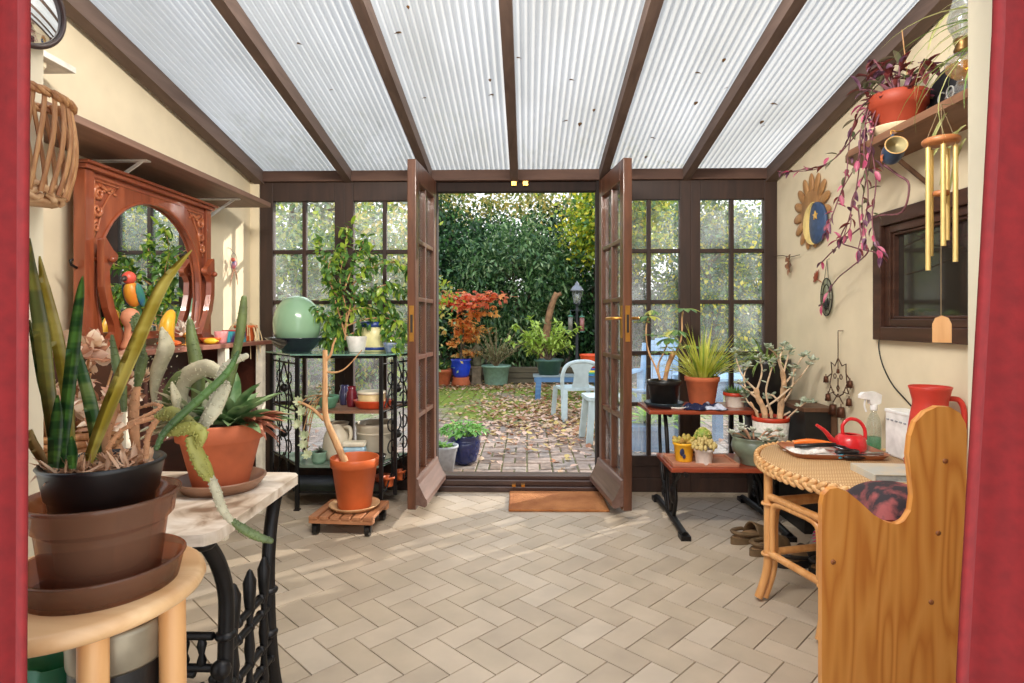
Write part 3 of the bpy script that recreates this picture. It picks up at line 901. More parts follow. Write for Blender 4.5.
# carved scrolls in the upper corners
for s_, yc in ((1, .072), (-1, WW - .072)):
    m = MB(); X_ = TH_ + .004
    e1, e2 = V((0, s_, 0)), V((0, 0, 1))
    def q2(a, b): return V((X_, yc, .575)) + e1 * a * .8 + e2 * b * .85
    m.tube(spiral(q2(.02, .06), e1, e2, .028, .006, 1.3, 2.0), [.009 - .004 * i / 22 for i in range(23)], 6)
    m.tube(spiral(q2(.005, -.02), e1, e2, .028, .006, -1.2, .5), [.009 - .004 * i / 22 for i in range(23)], 6)
    m.tube(spiral(q2(-.002, -.10), e1, e2, .022, .005, 1.2, 1.5), [.008 - .004 * i / 22 for i in range(23)], 6)
    m.tube(smooth_path([q2(.03, .10), q2(.07, .085), q2(.10, .095), q2(.13, .085)], 4), [.009, .008, .009, .007, .009, .006, .008, .006, .007, .005, .005, .003, .003], 6)
    for k in range(5): m.ell(q2(.055 + .02 * k, .075 + .012 * (k % 2)), (.004, .011, .006))
    m.tube([q2(-.01, .115), q2(.16, .115), q2(.10, .07), q2(.05, .0), q2(.015, -.10), q2(-.01, -.15), q2(-.01, .115)], .003, 5)
    m.build('carving', wood('carved_mahogany', (150, 78, 48), (196, 122, 82), 'z', 8, .3, .3), t)
# shaped swing supports
for s_, yc in ((1, .085), (-1, WW - .085)):
    pr = [(-.065, .0), (.055, .0), (.085, .05), (.06, .09), (.02, .17), (-.005, .25), (-.01, .32), (.012, .35), (.035, .365), (.04, .38), (.03, .39), (.012, .40), (-.012, .425), (-.03, .445), (-.04, .44), (-.042, .36), (-.04, .25), (-.02, .17), (.015, .10), (.02, .07), (-.005, .045), (-.03, .04)]
    m = MB(); m.prism([(p[0] * s_, p[1]) for p in pr], (TH_ + .03, yc, 0), (0, 1, 0), (0, 0, 1), (.028, 0, 0)); so = m.build('support', MAH, t, bev=.005)
    m = MB(); m.tube([(TH_ - .002, yc - .015 * s_, .36), (TH_ + .07, yc - .015 * s_, .36)], .009, 10); m.ell((TH_ + .072, yc - .015 * s_, .36), .014); m.build('swing_knob', MAH, t)
m = MB(); m.tube([(.012, -.002, .32), (.012, -.03, .33), (.012, -.035, .345), (.012, -.022, .35)], .005, 6); m.build('hanging_lug', IRON, t)

# ornaments on the console
def on_console(px, Y=None, x=None):
    return V((x if x is not None else -1.6, Y, CZ))
# parrot on a clay perch
c = V((-1.62, 2.37, CZ))
t = thing('clay_figure', 'terracotta figure with a round head standing on the left console', 'ornament', c)
m = MB(); m.lathe([(.001, 0), (.03, 0), (.032, .01), (.022, .03), (.018, .06), (.02, .075), (.028, .085), (.031, .1), (.026, .118), (.012, .128), (.001, .13)], seg=20); m.build('body', mk('clay_pink', (206, 138, 104), .6), t)
t.scale = (1.15, 1.15, 1.3)
m = MB(); m.tube(bez((.018, -.012, .06), (.05, -.02, .05), (.036, -.03, .01)), .007, 6); m.build('arm', mk('clay_pink', (206, 138, 104), .6), t)
t = thing('parrot_figurine', 'small painted parrot figurine with an orange head and blue wings perched before the carved mirror', 'ornament', c + V((0, 0, .168)))
m = MB(); m.ell((0, .01, .045), (.024, .026, .042), MX.Rotation(.35, 3, 'X'), 14, 10); m.build('body', mk('parrot_yellow', (232, 170, 50), .4, c2=(226, 110, 40)), t)
m = MB(); m.ell((0, -.006, .095), (.019, .022, .021), None, 12, 8); m.build('head', mk('parrot_red', (220, 88, 70), .4), t)
m = MB(); m.lathe([(.009, 0), (.007, .009), (.001, .018)], (0, -.024, .093), 10, R=MX.Rotation(2.0, 3, 'X')); m.build('beak', mk('beak_dark', (60, 50, 44), .4), t)
for s_ in (1, -1):
    m = MB(); m.ell((s_ * .022, .016, .042), (.007, .018, .04), MX.Rotation(.4, 3, 'X'), 10, 8); m.build('wing', mk('parrot_blue', (40, 84, 150), .4, c2=(60, 140, 80)), t)
t.scale = (1.3,) * 3
m = MB(); m.blade([(0, .03, .02), (0, .045, -.02), (0, .052, -.07)], [.02, .018, .006], .004, (1, 0, 0)); m.build('tail', mk('parrot_green', (70, 120, 70), .4), t)
# yellow duck-like ornament
c = V((-1.60, 2.60, CZ))
t = thing('bird_ornament', 'yellow curved bird ornament on an orange base standing on the left console', 'ornament', c)
m = MB(); m.ell((0, 0, .016), (.05, .05, .016), None, 18, 8); m.build('base', mk('orange_glaze', (224, 104, 40), .4), t)
m = MB(); pth = smooth_path([(0, .0, .02), (.0, -.02, .06), (0, -.012, .11), (0, .012, .15), (0, .02, .165)], 4); nn = len(pth)
m.tube(pth, [.028 * math.sin(PI * (.25 + .72 * i / (nn - 1))) + .003 for i in range(nn)], 12); m.build('body', mk('yellow_glaze', (236, 178, 44), .35), t)
# pink cup, yellow lemon, orange dish, shell ornament, patterned box
m = MB(); pot_body(m, .034, .026, .062, 0, .004, .01)
solo('pink_cup', m, mk('pink_glaze', (222, 150, 150), .35), 'small pink cup standing on the left console beside the patterned box', 'cup', (-1.585, 3.02, CZ))
m = MB(); m.ell((0, 0, .016), (.03, .022, .016), None, 14, 10); m.ell((.03, 0, .016), (.007, .006, .006))
solo('yellow_stone', m, mk('yellow_lemon', (226, 186, 40), .5), 'small lemon-yellow egg-shaped ornament lying at the console front edge', 'ornament', (-1.555, 2.86, CZ), .4)
m = MB(); dish(m, .05, .03, .03)
solo('orange_dish', m, mk('orange_glaze', (224, 104, 40), .4), 'small orange dish on the console behind the yellow egg-shaped ornament', 'dish', (-1.60, 2.945, CZ))
t = thing('shell_ornament', 'white striped spiky shell ornament on a little wire stand before the mirror', 'ornament', (-1.62, 2.76, CZ))
m = MB(); rr = random.Random(5)
for k in range(26):
    a = rr.uniform(0, 6.28); e = rr.uniform(.1, 1.5); d = V((math.cos(a) * math.cos(e) * .6, math.sin(a) * math.cos(e), math.sin(e)))
    m.leaf((0, 0, .05), d, rv(rr), rr.uniform(.05, .09), .02, .3, 4, .2)
m.build('plates', mk('shell_white', (240, 228, 212), .5, c2=(190, 140, 110), lo=.5, hi=.7, scale=60), t)
m = MB(); m.ell((0, 0, .05), .018); m.tube([(0, 0, .05), (0, 0, .006)], .004); m.lathe([(.001, 0), (.028, 0), (.028, .006), (.001, .006)], seg=18); m.build('stand', BRASS, t)
m = MB(); m.bb(-.05, .05, -.035, .035, 0, .06)
bx = solo('trinket_box', m, banded('box_pattern', (60, 170, 180), (70, 40, 90), 45, 0, .4), 'small turquoise and purple patterned box on the far end of the left console', 'box', (-1.58, 3.15, CZ), .15, bev=.003)
m = MB(); m.bb(-.052, .052, -.037, .037, .060, .066); m.build('lid', mk('box_red', (196, 70, 70), .4), bx)
# spider plant pot with bare runners
c = V((-1.62, 3.36, CZ))
t = thing('potted_runner_plant', 'orange pot with pale hanging runners at the console end beside the black rack', 'potted plant', c)
pot_body(MB(), .06, .045, .09, .005, .005, .02).build('pot', TERRAP, t); 
m = MB(); pot_body(m, .06, .045, .09, .005, .005, .02)
soil_disc(t, .053, .075)
m = MB(); rr = random.Random(9)
for k in range(16):
    a = rr.uniform(-2.6, 1.2); r = rr.uniform(.075, .12)
    e = V((math.cos(a) * r, math.sin(a) * r, rr.uniform(-.12, .02)))
    if e.x < .05: e.z = max(e.z, .03)
    pk = V((e.x * .8, e.y * .8, .13 + rr.uniform(0, .03)))
    pts = bez((e.x * .2, e.y * .2, .08), pk, e, 8)
    m.tube(pts, .0022, 5)
m.build('runners', mk('pale_runner', (222, 196, 150), .6), t)
m = MB()
for k in range(16):
    a = rr.uniform(0, 6.28); d = V((math.cos(a), math.sin(a), .5))
    m.leaf((0, 0, .08), d, (0, 0, 1), rr.uniform(.06, .1), .012, 1.2, 5, .2, 'blade')
m.build('leaves', leafm('pale_striped_leaf', (180, 190, 160), (226, 226, 206), .3), t)
# bright little bird ornament hanging on the wall
c = PX(234, 268, XL + .035)
t = thing('hanging_bird', 'tiny blue and red bird ornament hanging on a ring on the left wall', 'ornament', c)
m = MB(); m.ell((0, 0, .02), (.014, .018, .03), MX.Rotation(-.5, 3, 'X'), 12, 8); m.build('body', mk('bird_blue', (70, 120, 170), .4, c2=(190, 80, 60), scale=40), t)
m = MB(); m.ell((0, -.012, .05), .013, None, 10, 8); m.build('head', mk('bird_red', (190, 90, 70), .4), t)
m = MB(); m.blade([(0, .006, 0), (0, .03, -.05), (0, .045, -.10)], [.012, .014, .004], .003, (1, 0, 0)); m.blade([(0, -.004, 0), (0, -.03, -.055), (0, -.05, -.12)], [.01, .012, .003], .003, (1, 0, 0)); m.build('tail', mk('bird_tail', (170, 120, 90), .5), t)
m = MB(); m.tube([(0, .04 * math.cos(a), .03 + .06 * math.sin(a)) for a in [2 * PI * k / 28 for k in range(28)]], .002, 5, True); m.tube([(0, 0, .09), (-.02, -.01, .12), (-.034, -.01, .122)], .002, 5); m.build('ring', mk('ring_wire', (120, 110, 100), .4, .6), t)

# ================================================================== LEFT FOREGROUND
# marble topped table on a cast iron base
MZ = .69
t = thing('marble_table', 'worn marble-topped table on a black ornate cast iron base', 'table', (-.63, 1.16, 0))
m = MB()
W_, D_ = -1.10, .49
out = [(W_, 0), (-.05, 0), (-.018, .006), (0, .03), (-.004, D_ - .03), (-.02, D_ - .006), (-.05, D_), (W_, D_)]
m.prism(out, (0, 0, MZ - .024), (1, 0, 0), (0, 1, 0), (0, 0, .024))
mm, nt, b, _ = base('worn_marble')
n1 = noise(nt, 9, 8); n1.inputs['Distortion'].default_value = 1.2
r1 = ramp(nt, n1.outputs['Fac'], [(.3, (128, 104, 82)), (.45, (196, 178, 156)), (.6, (226, 214, 198)), (.75, (178, 152, 126))])
nt.links.new(r1.outputs[0], b.inputs['Base Color']); b.inputs['Roughness'].default_value = .45; bump(nt, n1.outputs['Fac'], b, .3)
m.build('marble_top', mm, t, bev=.006)
m = MB(); m.bb(W_ + .1, -.05, .04, .07, MZ - .045, MZ - .024); m.bb(W_ + .1, -.05, D_ - .07, D_ - .04, MZ - .045, MZ - .024)
m.build('top_frame', IRON, t)
def fluted(m, pts, r):
    m.tube(pts, r, 10)
    pts = [V(p) for p in pts]
    for off in ((.7, 0), (-.7, 0), (0, .7), (0, -.7)):
        m.tube([p + V((off[0] * (r if not isinstance(r, list) else r[0]), off[1] * (r if not isinstance(r, list) else r[0]), 0)) for p in pts], (r if not isinstance(r, list) else r[0]) * .35, 5)
for xe in (-.05, -1.0):
    for yy, dr in ((.06, 1), (D_ - .06, -1)):
        m = MB()
        p = smooth_path([(xe, yy, MZ - .03), (xe + .005, yy + dr * .045, MZ - .09), (xe + .01, yy + dr * .075, MZ - .17), (xe + .01, yy + dr * .078, MZ - .26), (xe + .01, yy + dr * .066, MZ - .4), (xe + .01, yy + dr * .03, MZ - .55), (xe + .01, yy - dr * .03, .05), (xe + .01, yy - dr * .04, .02)], 4)
        fluted(m, p, .017)
        m.lathe([(.001, 0), (.034, 0), (.036, .012), (.022, .03), (.001, .034)], p[-1] - V((0, 0, .02)), 14)
        m.ell(p[0] + V((0, 0, -.008)), (.028, .026, .016))
        for zz in (MZ - .27, MZ - .38): m.ell((xe + .01, yy + dr * .076, zz), (.024, .024, .012))
        m.build('leg', IRON, t)
    m = MB()
    ya, yb = .13, D_ - .13
    for zz in (MZ - .27, MZ - .31, MZ - .40, MZ - .45):
        m.tube([(xe + .012, ya, zz), (xe + .012, yb, zz)], .009, 8)
        for k in range(5): m.ell((xe + .012, ya + (yb - ya) * k / 4, zz), (.013, .007, .013), None, 8, 6)
    for k in range(3):
        yy = ya + (yb - ya) * (k + .5) / 3
        m.lathe([(.008, MZ - .52), (.013, MZ - .48), (.007, MZ - .42), (.013, MZ - .36), (.007, MZ - .30), (.014, MZ - .24), (.016, MZ - .2), (.006, MZ - .175), (.001, MZ - .17)], (xe + .012, yy, 0), 10)
    for s_ in (1, -1):
        yc = (ya + yb) / 2
        m.tube(spiral((xe + .012, yc + s_ * .05, MZ - .53), (0, s_, 0), (0, 0, 1), .055, .012, 1.2, .8), [.009] * 23, 6)
    m.build('side_scrollwork', IRON, t)
m = MB()
for zz in (MZ - .265, MZ - .335): m.tube([(-.06, .12, zz), (-1.0, .12, zz)], .009, 8)
for k in range(24): m.lathe([(.006, -.07), (.011, -.055), (.006, -.04), (.011, -.02), (.006, 0)], (-.085 - k * .038, .12, MZ - .265), 8)
m.ell((-.04, .115, MZ - .335), (.022, .02, .022))
for k in range(6):
    x = -.12 - k * .15
    m.tube(spiral((x, .12, MZ - .40), (1, 0, 0), (0, 0, 1), .055, .01, 1.1, 1.2), [.009] * 23, 6)
    m.tube(spiral((x - .075, .12, MZ - .45), (-1, 0, 0), (0, 0, 1), .05, .012, 1.2, .6), [.008] * 23, 6)
    for j in range(5): m.ell((x + .06 - .025 * j, .12, MZ - .36 - .018 * j), (.011, .008, .011), None, 8, 6)
m.build('spindle_rail', IRON, t)
m = MB(); m.bb(-.80, -.30, .18, .36, .07, .085)
for k in range(11): m.bb(-.80, -.30, .185 + .0155 * k, .192 + .0155 * k, .085, .092)
m.tube([(-1.0, .27, .076), (-.04, .27, .076)], .008, 8)
m.build('treadle', IRON, t)

# small round wooden stool
SZ = .72
sx, sy = G(70, 583, SZ).x, .885
t = thing('plant_stool', 'small round pale wooden stool in the left foreground carrying a potted snake plant', 'stool', (sx, sy, 0))
SW = wood('pale_stool_wood', (206, 156, 104), (236, 196, 146), 'x', 6, .4, .15)
m = MB(); m.lathe([(.001, SZ - .028), (.168, SZ - .028), (.178, SZ - .022), (.182, SZ - .013), (.179, SZ - .004), (.170, SZ), (.001, SZ)], seg=64); m.build('seat', SW, t)
for k, a in enumerate((-.75, .12, 1.35, 2.6, 4.1)):
    m = MB(); p0 = V((.145 * math.cos(a), .145 * math.sin(a), SZ - .028)); p1 = V((.152 * math.cos(a), .152 * math.sin(a), 0))
    m.tube([p1, (p0 + p1) / 2, p0], [.017, .019, .019], 16); m.build('leg', wood('stool_leg_wood', (210, 150, 92), (232, 184, 126), 'z', 6, .4), t)
# saucer, clear brown planter, snake plant pot
BRG, nt, b, out_ = base('smoky_brown_plastic')
b.inputs['Base Color'].default_value = lin((168, 126, 100)); b.inputs['Roughness'].default_value = .12; b.inputs['Coat Weight'].default_value = .6
tr = nt.nodes.new('ShaderNodeBsdfTransparent'); tr.inputs[0].default_value = lin((206, 164, 136))
mx_ = nt.nodes.new('ShaderNodeMixShader'); mx_.inputs[0].default_value = .68
nt.links.new(b.outputs[0], mx_.inputs[1]); nt.links.new(tr.outputs[0], mx_.inputs[2]); nt.links.new(mx_.outputs[0], out_.inputs[0])
sc_ = V((sx + .052, sy - .005, SZ))
solo('plant_saucer', dish(MB(), .108, .038, .100, .005, .003), BRG, 'clear smoky brown saucer on the round wooden stool', 'plant saucer', sc_)
m = MB()
pz = .006
m.lathe([(.001, 0), (.070, 0), (.075, .005), (.085, .085), (.088, .09), (.094, .096), (.098, .122), (.103, .126), (.104, .131), (.099, .132), (.094, .123), (.089, .099), (.081, .088), (.071, .006), (.001, .006)], seg=56)
solo('outer_planter', m, BRG, 'clear smoky brown planter holding the black snake plant pot on the stool', 'planter', sc_ + V((0, 0, pz)))
c = sc_ + V((-.003, .004, pz + .024))
t = thing('potted_snake_plant', 'black pot of tall snake plant leaves and spiny cactus stems on the round stool', 'potted plant', c)
m = MB(); m.lathe([(.001, 0), (.055, 0), (.060, .004), (.069, .105), (.073, .108), (.081, .150), (.084, .154), (.081, .157), (.075, .155), (.068, .12), (.055, .02), (.001, .02)], seg=48); m.build('pot', BLACKP, t)
soil_disc(t, .072, .142, mk('dry_bark', (190, 150, 112), .9, 0, .3, 70, .8, (96, 66, 46)))
m = MB(); rr = random.Random(17)
for k in range(190):
    a = rr.uniform(0, 6.28); r = .068 * math.sqrt(rr.random()); p = V((r * math.cos(a), r * math.sin(a), .146))
    m.leaf(p, V((rr.uniform(-1, 1), rr.uniform(-1, 1), rr.uniform(0, .8))), (0, 0, 1), rr.uniform(.015, .04), rr.uniform(.004, .01), rr.uniform(-1, 1), 3, .3)
tag(m.build('bark_litter', [leafm('litter_pale', (226, 190, 156), (196, 140, 100), .1)], t), kind='stuff')
K = lambda px, py, dy=0: P(px, py, c.y + dy) - c      # a point of the photograph's silhouette, at the plant's own distance
SN_G = banded('snake_leaf_green', (52, 92, 44), (122, 142, 78), 55)
SN_Y = banded('snake_leaf_yellow', (158, 138, 44), (186, 168, 78), 30)
SN_D = banded('snake_leaf_dark', (34, 76, 34), (84, 128, 52), 60)
SN_P = banded('snake_leaf_brown_tip', (150, 150, 70), (110, 120, 64), 40)
def snake(pts, ws, mat, dy=(0, 0), th=.005):
    n = len(pts)
    q = smooth_path([K(p[0], p[1], dy[0] + (dy[1] - dy[0]) * i / (n - 1)) for i, p in enumerate(pts)], 5)
    nw = len(q); w_ = [ws[min(n - 1, int(i / 5))] * (1 - (i % 5) / 5) + ws[min(n - 1, int(i / 5) + 1)] * ((i % 5) / 5) for i in range(nw)]
    w_ = [x * c.y / FOC for x in w_]
    m = MB(); m.blade(q, w_, th); return m.build('leaf', mat, t)
snake([(60, 468), (52, 400), (44, 330), (34, 270), (30, 238)], [9, 16, 17, 12, 1.5], SN_P, (-.03, -.06))
snake([(74, 466), (70, 400), (60, 340), (48, 290), (40, 256)], [9, 13, 15, 12, 2], SN_Y, (-.01, .02))
snake([(66, 468), (58, 430), (44, 380), (30, 320)], [8, 11, 10, 3], SN_G, (.0, -.02))
snake([(64, 468), (68, 420), (76, 350), (82, 296), (83, 276)], [9, 13, 14, 9, 1], SN_D, (-.05, -.06))
snake([(90, 462), (112, 404), (140, 340), (165, 285), (192, 250)], [10, 15, 15, 12, 1], SN_Y, (-.03, -.03))
snake([(100, 460), (94, 410), (84, 370), (78, 345)], [9, 16, 13, 3], SN_G, (.02, .03))
snake([(56, 468), (58, 440), (60, 415), (58, 395)], [10, 15, 12, 2], SN_D, (-.06, -.07))
snake([(48, 466), (40, 450), (34, 440), (31, 430)], [8, 12, 12, 5], mk('dry_leaf_end', (170, 150, 90), .6), (-.02, -.04))
snake([(74, 469), (75, 455), (74, 445), (72, 436)], [7, 11, 9, 1.5], SN_D, (-.08, -.08))
CACT = mk('cactus_green', (92, 104, 58), .55, 0, .15, 30, .3)
CACTP = mk('cactus_pale', (176, 168, 140), .7, 0, .08, 40, .3)
CACTY = mk('cactus_yellow', (136, 132, 62), .55, 0, .12, 30, .3)
CACTB = mk('cactus_woody', (190, 138, 98), .8, 0, .15, 30, .4)
def cact(pts, ws, mat, dy=(0, 0), flat=.5, name='stem'):
    n = len(pts)
    q = smooth_path([K(p[0], p[1], dy[0] + (dy[1] - dy[0]) * i / (n - 1)) for i, p in enumerate(pts)], 4)
    rs = []
    for i in range(len(q)):
        a = min(n - 1, i // 4); b_ = min(n - 1, a + 1); f = (i % 4) / 4
        rs.append((ws[a] * (1 - f) + ws[b_] * f) * (.40 if name == 'stem' else .42) * c.y / FOC)
    m = MB(); m.tube(q, rs, 10, sx=1.0 if name == 'stem' else .55)
    m.ell(q[-1], (rs[-1] * (1 if name == 'stem' else .6), rs[-1] * (1 if name == 'stem' else .6), rs[-1]), None, 10, 6)
    rr2 = random.Random(len(pts) * 7 + int(pts[0][0]))
    for i in range(1, len(q) - 1):
        for s_ in range(5):
            d = V((rr2.uniform(-1, 1), rr2.uniform(-1, .4), rr2.uniform(-.5, .5)))
            d -= (q[i + 1] - q[i - 1]).normalized() * d.dot((q[i + 1] - q[i - 1]).normalized())
            d.normalize(); p = q[i] + d * rs[i] * .97
            m.ell(p, .0016, None, 5, 4)
    return m.build(name, mat, t)
cact([(110, 458), (104, 440), (112, 415), (120, 396)], [9, 15, 13, 6], CACTB, (.03, .03))
cact([(138, 458), (134, 430), (134, 405), (138, 385)], [7, 13, 13, 7], CACTB, (.04, .04))
cact([(137, 388), (140, 372), (143, 358), (144, 352)], [6, 13, 12, 4], CACT, (.04, .03))
cact([(143, 354), (140, 338), (136, 322), (137, 314)], [5, 13, 13, 4], CACT, (.03, .03))
cact([(124, 412), (122, 388), (116, 362), (112, 336)], [6, 11, 11, 4], CACT, (.02, .03))
cact([(128, 424), (160, 408), (152, 404), (140, 408)], [5, 4, 4, 3], CACTB, (.0, .02))
cact([(106, 452), (122, 430), (152, 418), (176, 410)], [6, 5, 6, 7], CACTB, (-.02, -.03))
# long arching stem from the pot to the right
cact([(156, 450), (166, 430), (196, 402), (226, 374), (238, 352)], [5, 8, 10, 9, 4], mk('arching_green', (60, 84, 36), .5, 0, .35, 20), (-.075, -.02))
cact([(146, 458), (148, 436), (157, 420)], [6, 7, 7], CACTB, (-.02, -.03))
cact([(156, 418), (170, 414), (186, 424), (200, 432)], [6, 20, 22, 10], CACTY, (-.03, -.04), name='pad')
cact([(162, 434), (176, 430), (192, 428), (202, 434), (198, 446)], [6, 15, 16, 14, 8], CACTY, (-.05, -.05), name='pad')
# the hanging chain: pads going down and out over the marble table
cact([(190, 436), (196, 452), (204, 468), (210, 478)], [10, 17, 18, 12], CACTY, (-.05, -.03), name='pad')
cact([(210, 476), (216, 490), (222, 508), (232, 522)], [9, 12, 11, 7], CACTP, (-.03, 0))
cact([(231, 520), (242, 528), (256, 536), (271, 541)], [6, 11, 11, 7], CACT, (0, .01))
cact([(196, 438), (206, 420), (216, 400), (220, 388)], [7, 15, 17, 8], CACTP, (-.02, .02), name='pad')
cact([(218, 392), (220, 380), (226, 366), (246, 356)], [8, 11, 10, 8], CACTP, (.02, .03))
cact([(202, 430), (214, 410), (224, 388), (226, 382)], [6, 18, 16, 5], CACTP, (-.03, -.02), name='pad')

# terracotta cactus pot on the marble table, with its saucer
c2 = G(221, 478, MZ) + V((0, .02, 0)); c2.y = 1.49; c2.x = P(221, 480, 1.49).x
saucer('plant_saucer', mk('brown_saucer', (142, 104, 80), .4), 'brown saucer under the terracotta cactus pot on the marble table', c2, .108, .03)
c = c2 + V((0, 0, .007))
t = thing('potted_cactus', 'terracotta pot of rosettes and pale cactus pads on the marble table', 'potted plant', c)
m = MB(); pot_body(m, .098, .066, .165, .008, .008, .045); m.build('pot', TERRA, t)
soil_disc(t, .09, .145)
K = lambda px, py, dy=0: P(px, py, c.y + dy) - c
cact([(196, 412), (198, 385), (196, 362), (192, 340), (190, 322)], [10, 17, 17, 14, 8], CACT, (-.02, .0))
cact([(222, 412), (230, 380), (238, 345), (242, 320), (244, 298)], [8, 11, 11, 12, 7], CACT, (0, .02))
cact([(162, 424), (154, 398), (158, 370), (166, 348), (162, 330)], [6, 9, 24, 28, 8], CACTP, (-.03, -.06), name='pad')
cact([(186, 416), (180, 396), (186, 378), (206, 368), (222, 376)], [12, 18, 22, 22, 14], CACTP, (-.03, -.04), name='pad')
cact([(166, 410), (170, 392), (182, 376), (196, 372)], [10, 22, 24, 14], CACT, (-.04, -.02), name='pad')
cact([(178, 414), (176, 398), (172, 384)], [8, 16, 6], CACTP, (-.06, -.07), name='pad')
# agave-like rosette, red-brown at its edge
m = MB(); rr = random.Random(4)
AG = leafm('rosette_green', (84, 122, 72), (140, 162, 112), .15)
AR = leafm('rosette_red', (150, 84, 62), (196, 132, 104), .15)
for k in range(44):
    a = rr.uniform(0, 6.28); el = rr.uniform(.15, 1.35)
    d = V((math.cos(a) * math.cos(el), math.sin(a) * math.cos(el) * .8, math.sin(el)))
    m.leaf(V((.035, -.01, .15)) + d * .012, d, (0, 0, 1), rr.uniform(.09, .155), .036, .5, 6, .3)
m.build('rosette_leaves', AG, t)
m = MB()
for k in range(20):
    a = rr.uniform(-1.1, .8); el = rr.uniform(-.45, .5)
    d = V((math.cos(a) * math.cos(el), math.sin(a) * math.cos(el) * .8, math.sin(el)))
    m.leaf(V((.075, -.02, .165)), d, (0, 0, 1), rr.uniform(.06, .11), .022, .5, 5, .3)
tag(m.build('red_leaves', AR, t), 'red-brown leaves')
m = MB()
for k in range(46):
    a = rr.uniform(1.6, 4.8); el = rr.uniform(.1, 1.3)
    d = V((math.cos(a) * math.cos(el), math.sin(a) * math.cos(el) * .7, math.sin(el)))
    m.leaf(V((-.05, -.02, .15)), d, (0, 0, 1), rr.uniform(.08, .15), .032, .6, 5, .3)
m.build('pale_leaves', leafm('rosette_pale', (206, 200, 176), (160, 170, 130), .2), t)

# dried flower heap behind the snake plant
c = V((-1.18, 1.47, MZ))
t = thing('dried_flower_basket', 'basket heaped with dried papery flower heads behind the snake plant', 'dried flowers', c)
m = MB()
for k in range(9):
    z = .01 + .017 * k; r = .105 + .02 * k / 9
    m.tube([((r + .004 * math.sin(12 * a + k * PI)) * math.cos(a), (r + .004 * math.sin(12 * a + k * PI)) * math.sin(a), z) for a in [2 * PI * i / 60 for i in range(60)]], .009, 6, True)
m.lathe([(.001, 0), (.1, 0), (.1, .012), (.001, .012)], seg=24)
m.build('basket', WICK, t)
m = MB(); m2 = MB(); rr = random.Random(8)
for h in range(32):
    a = rr.uniform(0, 6.28); r = .2 * math.sqrt(rr.random()); z = .17 + .22 * rr.random() * (1 - (r / .24) ** 2)
    hc = V((min(r * math.cos(a), .25), r * math.sin(a) * .8, z))
    m2.tube(bez((hc.x * .3, hc.y * .3, .04), (hc.x * .6, hc.y * .6, .14), hc), .003, 5)
    for k in range(16):
        d = rv(rr); d.z = abs(d.z) * .8 + .1
        m.slot = rr.choice((0, 0, 1, 2))
        m.leaf(hc + d * .008, d, rv(rr), rr.uniform(.03, .055), rr.uniform(.022, .036), rr.uniform(-.8, 1.2), 4, .2)
tag(m.build('flower_heads', [leafm('paper_cream', (226, 196, 166), (240, 222, 200), .3), leafm('paper_pink', (206, 160, 138), (222, 186, 164), .3), leafm('paper_brown', (150, 100, 76), (184, 134, 104), .2)], t), kind='stuff')
m2.build('stalks', STICK, t)

# things under the stool
c = V((-.80, 1.085, 0))
t = thing('waste_bin', 'tall dark bin with a pale rim band standing under the left stool', 'bin', V((sx + .062, sy + .012, 0)))
m = MB(); m.lathe([(.001, 0), (.066, 0), (.07, .006), (.078, .64), (.08, .66), (.075, .66), (.064, .02), (.001, .02)], seg=36); m.build('body', BLACKP, t)
m = MB(); m.lathe([(.0775, .60), (.0805, .605), (.0830, .655), (.082, .664), (.0745, .664), (.0765, .605)], seg=36, closed=True); m.build('rim_band', mk('pale_metal_band', (150, 140, 120), .35, .5), t)
t.scale = (.82, .82, 1)
t = thing('green_bag', 'translucent green plastic bag standing under the left stool beside the dark bin', 'bag', V((sx - .062, sy + .03, 0)))
m = MB(); vs = []; fs = []
for j in range(13):
    z = .58 * j / 12; k_ = 1 - .35 * j / 12
    for i in range(24):
        a = 2 * PI * i / 24
        r = 1 + .08 * math.sin(5 * a + j * .6) + .06 * math.sin(9 * a - j)
        vs.append(((.046) * r * math.cos(a), .046 * k_ * r * math.sin(a), z))
for j in range(12):
    for i in range(24):
        k2 = (i + 1) % 24; fs.append((j * 24 + i, j * 24 + k2, (j + 1) * 24 + k2, (j + 1) * 24 + i))
fs.append(tuple(range(24))[::-1]); m.add(vs, fs, True)
m.build('bag_body', leafm('green_plastic', (60, 150, 112), (110, 186, 150), .4, 9, .3), t, solid=.002)

# ================================================================== BLACK RACK (left back)
RZ = .92
FX0, FX1, BX0, BX1, FY, BY = -1.352, -.855, -1.66, -.74, 3.44, 3.80
t = thing('plant_rack', 'black wrought iron rack with green glass top before the left windows', 'rack', ((FX0 + FX1) / 2, 3.62, 0))
ox, oy = (FX0 + FX1) / 2, 3.62
def L3(x, y, z): return V((x - ox, y - oy, z))
trap = [(FX0 - .035, FY - .02), (FX1 + .035, FY - .02), (BX1 + .02, BY - .05), (BX1, BY + .015), (BX0, BY + .015), (BX0 - .02, BY - .05)]
m = MB(); m.prism([(p[0] - ox, p[1] - oy) for p in trap], (0, 0, RZ - .008), (1, 0, 0), (0, 1, 0), (0, 0, .008))
gt, nt, b, _ = base('green_glass_top'); b.inputs['Base Color'].default_value = lin((112, 150, 136)); b.inputs['Roughness'].default_value = .08
m.build('glass_top', gt, t)
m = MB()
tp = [L3(p[0], p[1], RZ - .018) for p in [(FX0, FY), (FX1, FY), (BX1, BY), (BX0, BY)]]
m.tube(tp + [tp[0]], .009, 6); m.build('top_rail', IRON, t)
for x, y in ((FX0, FY), (FX1, FY), (BX1, BY), (BX0, BY)):
    m = MB(); m.box(L3(x, y, (RZ - .01) / 2), (.022, .022, RZ - .01)); m.box(L3(x, y, .004), (.034, .034, .008)); m.build('leg', IRON, t, bev=.002)
